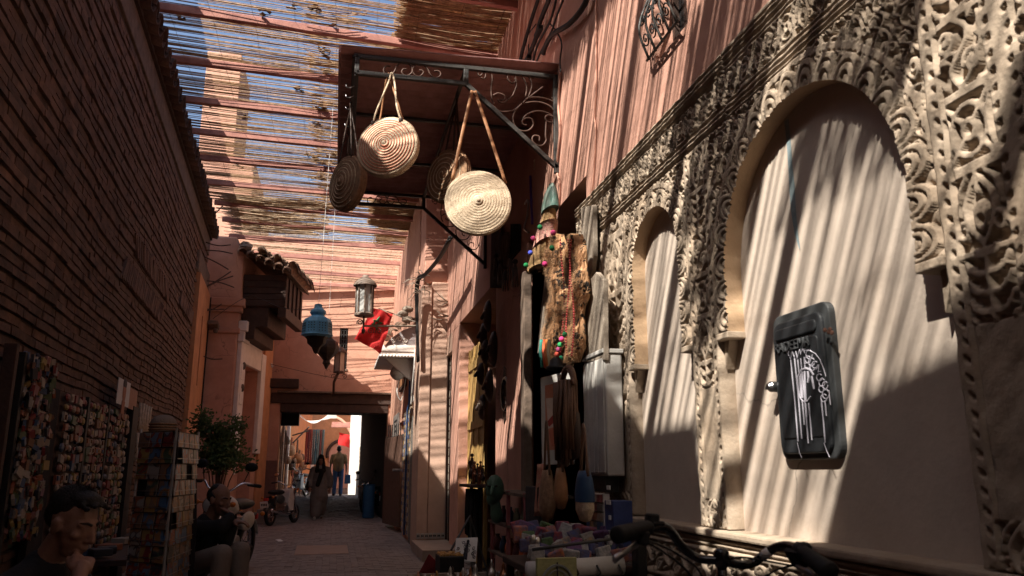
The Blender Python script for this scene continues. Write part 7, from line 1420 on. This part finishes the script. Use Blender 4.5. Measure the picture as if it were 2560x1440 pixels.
# ---- old man in a dark jacket and beige trousers, hand to mouth, beyond the postcard rack
H = ony(549, 1250, 7.35); c = Vector((.90, -.43, 0)).normalized(); rt_ = Vector((c.y, -c.x, 0)); Rh = frame(Vector((.80, -.56, -.20))); m = MB(); P = head(m, H, Rh, 1.0); Nk = H + Vector((-.10, .05, -.17)); Pel = Vector((Nk.x - .13, Nk.y + .06, .50)); shR = Nk + rt_ * .18 + Vector((-.02, 0, -.06)); shL = Nk - rt_ * .18 + Vector((-.02, 0, -.06))
hipR = Pel + rt_ * .09; hipL = Pel - rt_ * .09; knR = ony(556, 1385, 7.0); knL = knR - rt_ * .22 + Vector((.02, .04, 0)); ftR = Vector((knR.x - .03, knR.y + .02, .07)); ftL = Vector((knL.x, knL.y, .07)); elR = ony(552, 1318, 7.12); wrR = ony(579, 1288, 7.2); elL = knL + Vector((-.12, 0, .08)); wrL = wrR - rt_ * .1 + Vector((-.03, 0, -.06))
m.cap(Nk, Pel + Vector((0, 0, .2)), .07, .10); m.cap(Pel + Vector((0, 0, .2)), Pel, .11, .12); m.cap(shR, shL, .05, .05)
grp_caps(m, [(shR, elR, .045, .037), (elR, wrR, .037, .026), (shL, elL, .045, .037), (elL, wrL, .037, .026), (hipR, knR, .075, .05), (hipL, knL, .075, .05), (knR, ftR, .045, .035), (knL, ftL, .045, .035), (ftR, ftR + c * .16 + Vector((0, 0, -.03)), .035, .03), (ftL, ftL + c * .16 + Vector((0, 0, -.03)), .035, .03)])
hand(m, wrR, P(.01, .11, -.07) - wrR, -c, Vector((0, -1, .3)), 1.0, (.5, .6, .7, .8)); hand(m, wrL, c, Vector((0, 0, -1)), rt_, 1.0, (.4, .5, .5, .6))
om = fuse(m, 'person', MATS['skin_old'], None, .0075, 3); tag(om, 'balding man in dark jacket and beige trousers seated by the motorcycle', 'person'); face_bits(om, P, Rh, 1.0)
m = MB()
for q, r in (((0, -.062, .035), (.079, .062, .075)), ((0, -.04, .09), (.070, .062, .04)), ((.062, -.03, .02), (.022, .05, .04)), ((-.062, -.03, .02), (.022, .05, .04))): m.ell(P(*q), r, 12, 9, Rh)
fuse(m, 'hair', MATS['hair'], om, .009, 2)
m = MB(); grp_caps(m, [(Nk + Vector((0, 0, -.02)), Nk + Vector((-.05, .02, -.2)), .09, .155), (Nk + Vector((-.05, .02, -.2)), Pel + Vector((0, 0, -.05)), .16, .15), (shR, shL, .072, .072), (shR, elR, .07, .062), (elR, wrR.lerp(elR, .18), .06, .046), (shL, elL, .07, .062), (elL, wrL.lerp(elL, .18), .06, .046)]); fuse(m, 'jacket', MATS['cloth_black'], om, .014, 5)
m = MB(); grp_caps(m, [(hipR, knR, .105, .08), (hipL, knL, .105, .08), (knR, ftR + Vector((0, 0, .04)), .078, .07), (knL, ftL + Vector((0, 0, .04)), .078, .07), (hipR, hipL, .12, .12)]); fuse(m, 'trousers', MATS['cloth_beige'], om, .014, 4)
m = MB()
for f in (ftR, ftL): m.cap(f + Vector((0, 0, -.02)), f + c * .17 + Vector((0, 0, -.035)), .045, .036)
fuse(m, 'shoe', MATS['leather_dark'], om, .012, 3)
st_ = thing('stool', 'low stool under the seated balding man', 'stool', (Pel.x, Pel.y, 0)); zt = Pel.z - .15; MB().box(Pel.x - .16, Pel.x + .16, Pel.y - .16, Pel.y + .16, zt - .03, zt).build('seat', MATS['old_wood'], st_, bevel=.006)
for a in (-1, 1):
    for b in (-1, 1): MB().box(Pel.x + a * .13 - .02, Pel.x + a * .13 + .02, Pel.y + b * .13 - .02, Pel.y + b * .13 + .02, 0, zt - .03).build('leg', MATS['old_wood'], st_)
# ---- woman in a long grey robe and dark headscarf walking towards the camera
def stand(x, y, fdir, h, build):
    z = gz(y); f = Vector((math.sin(fdir), math.cos(fdir), 0)); r = Vector((f.y, -f.x, 0)); return lambda a, b_, c_: Vector((x, y, z)) + (r * a + f * b_ + Vector((0, 0, c_))) * h
pw = ony(800, 1200, 23.0); G = stand(pw.x, 23.0, math.pi + .05, 1.66 / 1.66, None); Rw = frame(Vector((-.02, -1, -.08)))
m = MB(); Hh = G(0, .03, 1.53); P = head(m, Hh, Rw, .95); grp_caps(m, [(G(0, 0, 1.35), G(0, 0, 1.0), .09, .12), (G(0, 0, 1.0), G(0, 0, .85), .13, .14), (G(.17, 0, 1.32), G(-.17, 0, 1.32), .05, .05), (G(.18, 0, 1.32), G(.25, -.02, 1.04), .045, .038), (G(.25, -.02, 1.04), G(.25, .10, .84), .036, .026), (G(-.18, 0, 1.32), G(-.25, -.03, 1.04), .045, .038), (G(-.25, -.03, 1.04), G(-.27, .04, .80), .036, .026), (G(.09, 0, .85), G(.08, .10, .45), .08, .055), (G(.08, .10, .45), G(.08, .14, .08), .05, .035), (G(-.09, 0, .85), G(-.08, -.04, .45), .08, .055), (G(-.08, -.04, .45), G(-.08, -.22, .12), .05, .035), (G(.08, .14, .06), G(.08, .28, .035), .035, .028), (G(-.08, -.22, .1), G(-.08, -.12, .03), .035, .028)])
hand(m, G(.25, .10, .83), G(.25, .13, .7) - G(.25, .10, .83), G(0, 1, 0) - G(0, 0, 0), G(-1, 0, 0) - G(0, 0, 0), .95); hand(m, G(-.27, .04, .79), G(-.27, .06, .7) - G(-.27, .04, .79), G(0, 1, 0) - G(0, 0, 0), G(1, 0, 0) - G(0, 0, 0), .95)
wm = fuse(m, 'person', MATS['skin_old'], None, .009, 3); tag(wm, 'woman in a long grey robe and black headscarf walking out of the dark passage', 'person'); face_bits(wm, P, Rw, .95)
m = MB(); grp_caps(m, [(G(0, 0, 1.34), G(0, 0, 1.0), .13, .19), (G(0, 0, 1.0), G(0, .02, .6), .20, .235), (G(.05, .03, .6), G(.07, .10, .16), .20, .15), (G(-.05, 0, .6), G(-.06, -.10, .20), .20, .13), (G(.17, 0, 1.32), G(-.17, 0, 1.32), .085, .085), (G(.19, 0, 1.31), G(.27, -.02, 1.03), .085, .09), (G(.27, -.02, 1.03), G(.26, .07, .90), .088, .075), (G(-.19, 0, 1.31), G(-.27, -.03, 1.03), .085, .09), (G(-.27, -.03, 1.03), G(-.275, .02, .87), .088, .075)]); fuse(m, 'robe', MATS['cloth_grey'], wm, .016, 4)
m = MB(); m.ell(Hh + Vector((0, .035, .03)), (.105, .105, .125), 14, 10); grp_caps(m, [(Hh + Vector((-.07, .0, -.02)), Hh + Vector((-.08, -.05, -.25)), .05, .07), (Hh + Vector((.07, .0, -.02)), Hh + Vector((.08, -.05, -.25)), .05, .07), (Hh + Vector((0, .07, -.05)), Hh + Vector((0, .08, -.24)), .09, .13), (Hh + Vector((-.07, -.09, -.24)), Hh + Vector((.06, -.10, -.27)), .06, .06), (Hh + Vector((.05, -.12, -.27)), Hh + Vector((-.05, -.2, -.62)), .07, .06), (Hh + Vector((0, -.03, .11)), Hh + Vector((0, .03, .12)), .06, .08)]); fuse(m, 'headscarf', MATS['cloth_black'], wm, .012, 4)
for s, q in ((1, G(.08, .14, .05)), (-1, G(-.08, -.24, .10))): m = MB(); m.cap(q, q + (G(0, .17, -.015) - G(0, 0, 0)), .043, .036); m.build('shoe', MATS['dirty_white'], wm, smooth=True)
m = MB(); m.ell(G(.30, .02, .88), (.07, .12, .15), 12, 8); m.tube([G(.26, .02, 1.02), G(.2, .05, 1.2), G(.12, .02, 1.38)], .012, 6); m.build('handbag', MATS['black'], wm, smooth=True)
# ---- man in a mustard shirt and jeans seen from behind
pm = ony(845, 1190, 31.6); G = stand(pm.x, 31.6, .08, 1.06, None); Rm_ = frame(Vector((.08, 1, -.02))); m = MB(); Hh = G(0, 0, 1.61); P = head(m, Hh, Rm_, 1.06)
grp_caps(m, [(G(0, 0, 1.44), G(0, 0, 1.15), .11, .13), (G(0, 0, 1.15), G(0, 0, .95), .13, .14), (G(.19, 0, 1.40), G(-.19, 0, 1.40), .055, .055), (G(.21, 0, 1.39), G(.27, -.03, 1.12), .05, .042), (G(.27, -.03, 1.12), G(.28, .05, .88), .042, .03), (G(-.21, 0, 1.39), G(-.27, -.02, 1.12), .05, .042), (G(-.27, -.02, 1.12), G(-.29, .03, .88), .042, .03), (G(.1, 0, .92), G(.11, .02, .5), .085, .06), (G(.11, .02, .5), G(.11, -.02, .08), .055, .04), (G(-.1, 0, .92), G(-.11, .04, .5), .085, .06), (G(-.11, .04, .5), G(-.12, .02, .08), .055, .04), (G(.11, -.02, .06), G(.13, .16, .035), .04, .03), (G(-.12, .02, .06), G(-.15, .2, .035), .04, .03)])
hand(m, G(.28, .05, .87), G(.28, .07, .75) - G(.28, .05, .87), G(-1, 0, 0) - G(0, 0, 0), G(0, 1, 0) - G(0, 0, 0)); hand(m, G(-.29, .03, .87), G(-.29, .04, .75) - G(-.29, .03, .87), G(1, 0, 0) - G(0, 0, 0), G(0, 1, 0) - G(0, 0, 0))
mm_ = fuse(m, 'person', MATS['skin'], None, .010, 3); tag(mm_, 'man in a mustard shirt and blue jeans seen from behind beyond the passage', 'person'); face_bits(mm_, P, Rm_, 1.0)
m = MB(); m.ell(P(0, -.03, .06), (.083, .098, .083), 12, 9, Rm_); m.ell(P(0, -.06, .0), (.078, .065, .07), 12, 9, Rm_); fuse(m, 'hair', MATS['hair'], mm_, .010, 2)
m = MB(); grp_caps(m, [(G(0, 0, 1.44), G(0, 0, 1.2), .12, .16), (G(.06, 0, 1.3), G(.06, 0, .95), .15, .145), (G(-.06, 0, 1.3), G(-.06, 0, .95), .15, .145), (G(.18, 0, 1.40), G(-.18, 0, 1.40), .075, .075), (G(.21, 0, 1.39), G(.26, -.02, 1.17), .078, .072), (G(-.21, 0, 1.39), G(-.26, -.02, 1.17), .078, .072)]); fuse(m, 'shirt', MATS['mustard'], mm_, .016, 4)
m = MB(); grp_caps(m, [(G(.09, 0, .95), G(.11, .02, .5), .115, .088), (G(.11, .02, .5), G(.11, -.01, .1), .085, .075), (G(-.09, 0, .95), G(-.11, .04, .5), .115, .088), (G(-.11, .04, .5), G(-.12, .02, .1), .085, .075)]); fuse(m, 'jeans', MATS['jeans'], mm_, .016, 4)
for q, d in ((G(.11, -.04, .05), (.02, .2, -.01)), (G(-.12, .0, .05), (-.04, .2, -.01))): m = MB(); m.cap(q, q + Vector(d), .05, .038); m.build('shoe', MATS['leather_dark'], mm_, smooth=True)
tag(MB().prism([(-.12, 0), (.12, 0), (.10, .34), (-.10, .34)], G(.34, .05, .42), (1, 0, 0), (0, 0, 1), (0, .1, 0)).build('carrier_bag', flat((.10, .16, .26), .5), bevel=.02), 'blue carrier bag held by the man in the mustard shirt', 'bag')

# ================================================================ motorcycles
def moto(name, label, loc, rz, paint, scooter=False, plate=True, shield=None, k=1.0):
    """length along local y, front at +y"""
    t = thing(name, label, 'motorcycle', (0, 0, 0)); Rx = RY(math.pi / 2); wr_ = .29 if not scooter else .24; wb = .62
    for y in (wb, -wb):
        m = MB(); m.lathe([(wr_ - .075, -.035), (wr_ - .03, -.045), (wr_, -.02), (wr_, .02), (wr_ - .03, .045), (wr_ - .075, .035), (wr_ - .075, -.035)], (0, y, wr_), 28, Rx); wv_ = m.build('wheel', MATS['rubber'], t, smooth=True)
        m = MB(); m.lathe([(wr_ - .09, -.02), (wr_ - .07, -.025), (wr_ - .07, .025), (wr_ - .09, .02), (wr_ - .09, -.02)], (0, y, wr_), 24, Rx); m.lathe([(0, -.06), (.05, -.05), (.05, .05), (0, .06)], (0, y, wr_), 12, Rx)
        for i in range(12): a = 6.283 * i / 12; m.tube([(.02 * (-1) ** i, y + .04 * math.cos(a), wr_ + .04 * math.sin(a)), (0, y + (wr_ - .08) * math.cos(a + .2), wr_ + (wr_ - .08) * math.sin(a + .2))], .004, 3)
        m.build('rim', MATS['chrome'], wv_)
        m = MB(); m.lathe([(wr_ + .03, -.055), (wr_ + .045, 0), (wr_ + .03, .055)], (0, y, wr_), 14, Rx, 0, (-.3 if y > 0 else -.9) + math.pi, (1.6 if y > 0 else 1.2) + math.pi); o = m.build('mudguard', paint, t, smooth=True); o.modifiers.new('thick', 'SOLIDIFY').thickness = .008
    m = MB()
    for s in (-.085, .085): m.tube([(s, wb, wr_), (s, wb - .17, .72), (s * .9, wb - .24, .92)], [.022, .026, .02], 8)
    m.build('fork', MATS['chrome'], t, smooth=True)
    m = MB(); m.lathe([(0, -.07), (.06, -.06), (.092, .0), (.095, .06), (0, .07)], (0, wb - .13, .80), 16, RX(-math.pi / 2)); m.build('headlight', MATS['chrome'], t, smooth=True); m = MB(); m.lathe([(0, .075), (.085, .066), (.088, .06)], (0, wb - .13, .80), 16, RX(-math.pi / 2)); m.build('headlight_glass', MATS['glass_frost'], t, smooth=True)
    m = MB(); m.tube(smooth_poly([(-.36, wb - .40, 1.02), (-.22, wb - .32, 1.04), (-.1, wb - .25, .95), (.1, wb - .25, .95), (.22, wb - .32, 1.04), (.36, wb - .40, 1.02)]), .012, 7); m.build('handlebar', MATS['chrome'], t, smooth=True)
    for s in (-1, 1):
        m = MB(); m.cap((s * .27, wb - .36, 1.03), (s * .38, wb - .41, 1.02), .019, .020, 9); m.build('grip', MATS['rubber'], t, smooth=True)
        m = MB(); m.tube([(s * .22, wb - .32, 1.04), (s * .26, wb - .34, 1.17)], .006, 5); mr = m.build('mirror_stem', MATS['black'], t); m = MB(); m.ell((s * .28, wb - .34, 1.22), (.075, .018, .05), 12, 7); m.build('mirror', MATS['black'], t, smooth=True); m = MB(); m.ell((s * .28, wb - .355, 1.22), (.065, .008, .042), 12, 6); m.build('mirror_glass', MATS['chrome'], t, smooth=True)
        m = MB(); m.tube([(s * .10, wb - .16, .82), (s * .2, wb - .16, .82)], .01, 5); m.ell((s * .2, wb - .16, .82), (.035, .035, .03), 8, 6); m.build('indicator', flat((.55, .16, .02), .3), t, smooth=True); m = MB(); m.ell((s * .14, -.72, .66), (.03, .035, .03), 8, 6); m.build('indicator', flat((.55, .16, .02), .3), t, smooth=True)
        m = MB(); m.tube([(s * .1, .02, .30), (s * .28, .02, .30)], .012, 5); m.cap((s * .2, .02, .30), (s * .30, .02, .30), .02, .02, 8); m.build('foot_peg', MATS['rubber'], t)
    if not scooter:
        m = MB(); m.ell((0, .16, .77), (.13, .24, .12), 14, 9); m.ell((0, .02, .75), (.10, .2, .09), 12, 8); m.build('fuel_tank', paint, t, smooth=True)
    m = MB(); m.ell((0, -.30, .78), (.13, .36, .065), 14, 8); m.ell((0, -.12, .77), (.11, .16, .06), 12, 8); m.build('seat', MATS['black'], t, smooth=True)
    m = MB()
    for a, b in (((0, wb - .25, .88), (0, .1, .50)), ((0, .1, .50), (0, -.1, .32)), ((0, wb - .25, .86), (0, .2, .32)), ((0, .2, .32), (0, -.1, .30)), ((.09, -.15, .68), (.09, -.62, .66)), ((-.09, -.15, .68), (-.09, -.62, .66)), ((.1, -.1, .32), (.1, -wb, wr_)), ((-.1, -.1, .32), (-.1, -wb, wr_)), ((.11, -.5, .66), (.11, -wb, wr_)), ((-.11, -.5, .66), (-.11, -wb, wr_))): m.tube([a, b], .018, 7)
    m.build('frame', MATS['black'], t, smooth=True)
    m = MB(); m.bx((0, .05, .40), (.20, .26, .24)); m.cap((0, .14, .46), (0, .26, .56), .075, .065, 12); m.lathe([(0, -.14), (.10, -.13), (.10, .13), (0, .14)], (0, -.02, .36), 16, Rx)
    for i in range(5): m.bx((0, .17 + i * .022, .49 + i * .018), (.18, .008, .15), RX(-.7))
    m.build('engine', MATS['steel'], t, bevel=.01)
    m = MB(); m.tube(smooth_poly([(.09, .26, .50), (.13, .30, .34), (.14, .1, .24), (.15, -.3, .28), (.16, -.82, .36)]), [.022] * 13 + [.03, .045, .05, .05] if False else .026, 8); m.cap((.16, -.35, .29), (.16, -.82, .36), .045, .042, 10); m.build('exhaust', MATS['chrome'], t, smooth=True)
    for s in (-1, 1): m = MB(); m.ell((s * .12, -.30, .60), (.03, .22, .11), 12, 8); m.build('side_panel', paint, t, smooth=True)
    if shield: m = MB(); m.prism([(.20, .28), (.10, .30), (-.02, .22), (-.08, .50), (.02, .80), (.14, .84), (.26, .62)], (-.15, .12, .02), (0, 1, 0), (0, 0, 1), (.30, 0, 0)); o = m.build('leg_shield', shield, t, bevel=.03)
    m = MB(); m.bx((0, -.80, .62), (.12, .06, .07)); m.build('tail_light', MATS['red'], t, bevel=.012)
    if plate:
        m = MB(); m.bx((0, -.90, .50), (.20, .008, .15), RX(.25)); m.build('number_plate', MATS['white_paint'], t, bevel=.003); m = MB()
        for i in range(4): m.bx((-.06 + .04 * i, -.905, .50), (.024, .004, .05), RX(.25))
        m.build('plate_digits', MATS['ink'], t)
    m = MB(); m.tube([(-.12, -.05, .28), (-.30, -.02, .02)], .012, 6); m.build('side_stand', MATS['steel'], t)
    t.location = loc; t.rotation_euler = (0, -.08, rz); t.scale = (k, k, k); return t
q = ony(566, 1300, 10.6); moto('motorcycle', 'chrome and white motorcycle parked behind the seated balding man', (q.x - .08, 11.0, 0), math.pi - .25, MATS['dirty_white'], plate=False, k=1.12)
q = ony(706, 1290, 21.0); moto('motorcycle', 'white and black moped with its number plate facing out, left of the passage mouth', (q.x - .0, 21.2, 0), -.42, flat((.05, .05, .05), .4), scooter=True, shield=MATS['dirty_white'])
q = ony(938, 1270, 23.5); moto('motorcycle', 'dark motorcycle with a white number plate against the right wall of the passage', (q.x - .05, 24.3, gz(24)), .32, MATS['black_gloss'])
q = ony(748, 1220, 31); moto('motorcycle', 'white scooter in the bright market beyond the passage', (q.x, 31.0, gz(31)), 2.8, MATS['white_paint'], scooter=True, shield=MATS['white_paint'])
br = thing('blue_barrel', 'blue plastic drum beside the dark motorcycle in the passage', 'drum', (0, 0, 0)); q = ony(919, 1270, 23.2); zz = gz(23.2); m = MB(); m.lathe([(0, zz), (.15, zz), (.16, zz + .05), (.165, zz + .3), (.16, zz + .55), (.165, zz + .8), (.15, zz + .88), (0, zz + .88)], (q.x + .02, 23.2, 0), 18); m.build('drum_body', flat((.03, .12, .26), .5), br, smooth=True); m = MB(); m.lathe([(.14, 0), (.165, .0), (.165, .03), (.14, .03)], (q.x + .02, 23.2, zz + .87), 18); m.build('drum_rim', flat((.03, .12, .26), .5), br)
# ---- unseen house front added behind the camera to cut light from there
rr_ = thing('unseen_rear_house', 'unseen pink house added behind the viewpoint to block light', 'house', (0, -10, 0)); MB().box(-6, 6, -10.6, -9.6, 0, 7.0).build('house_body', MATS['salmon_plaster'], rr_)
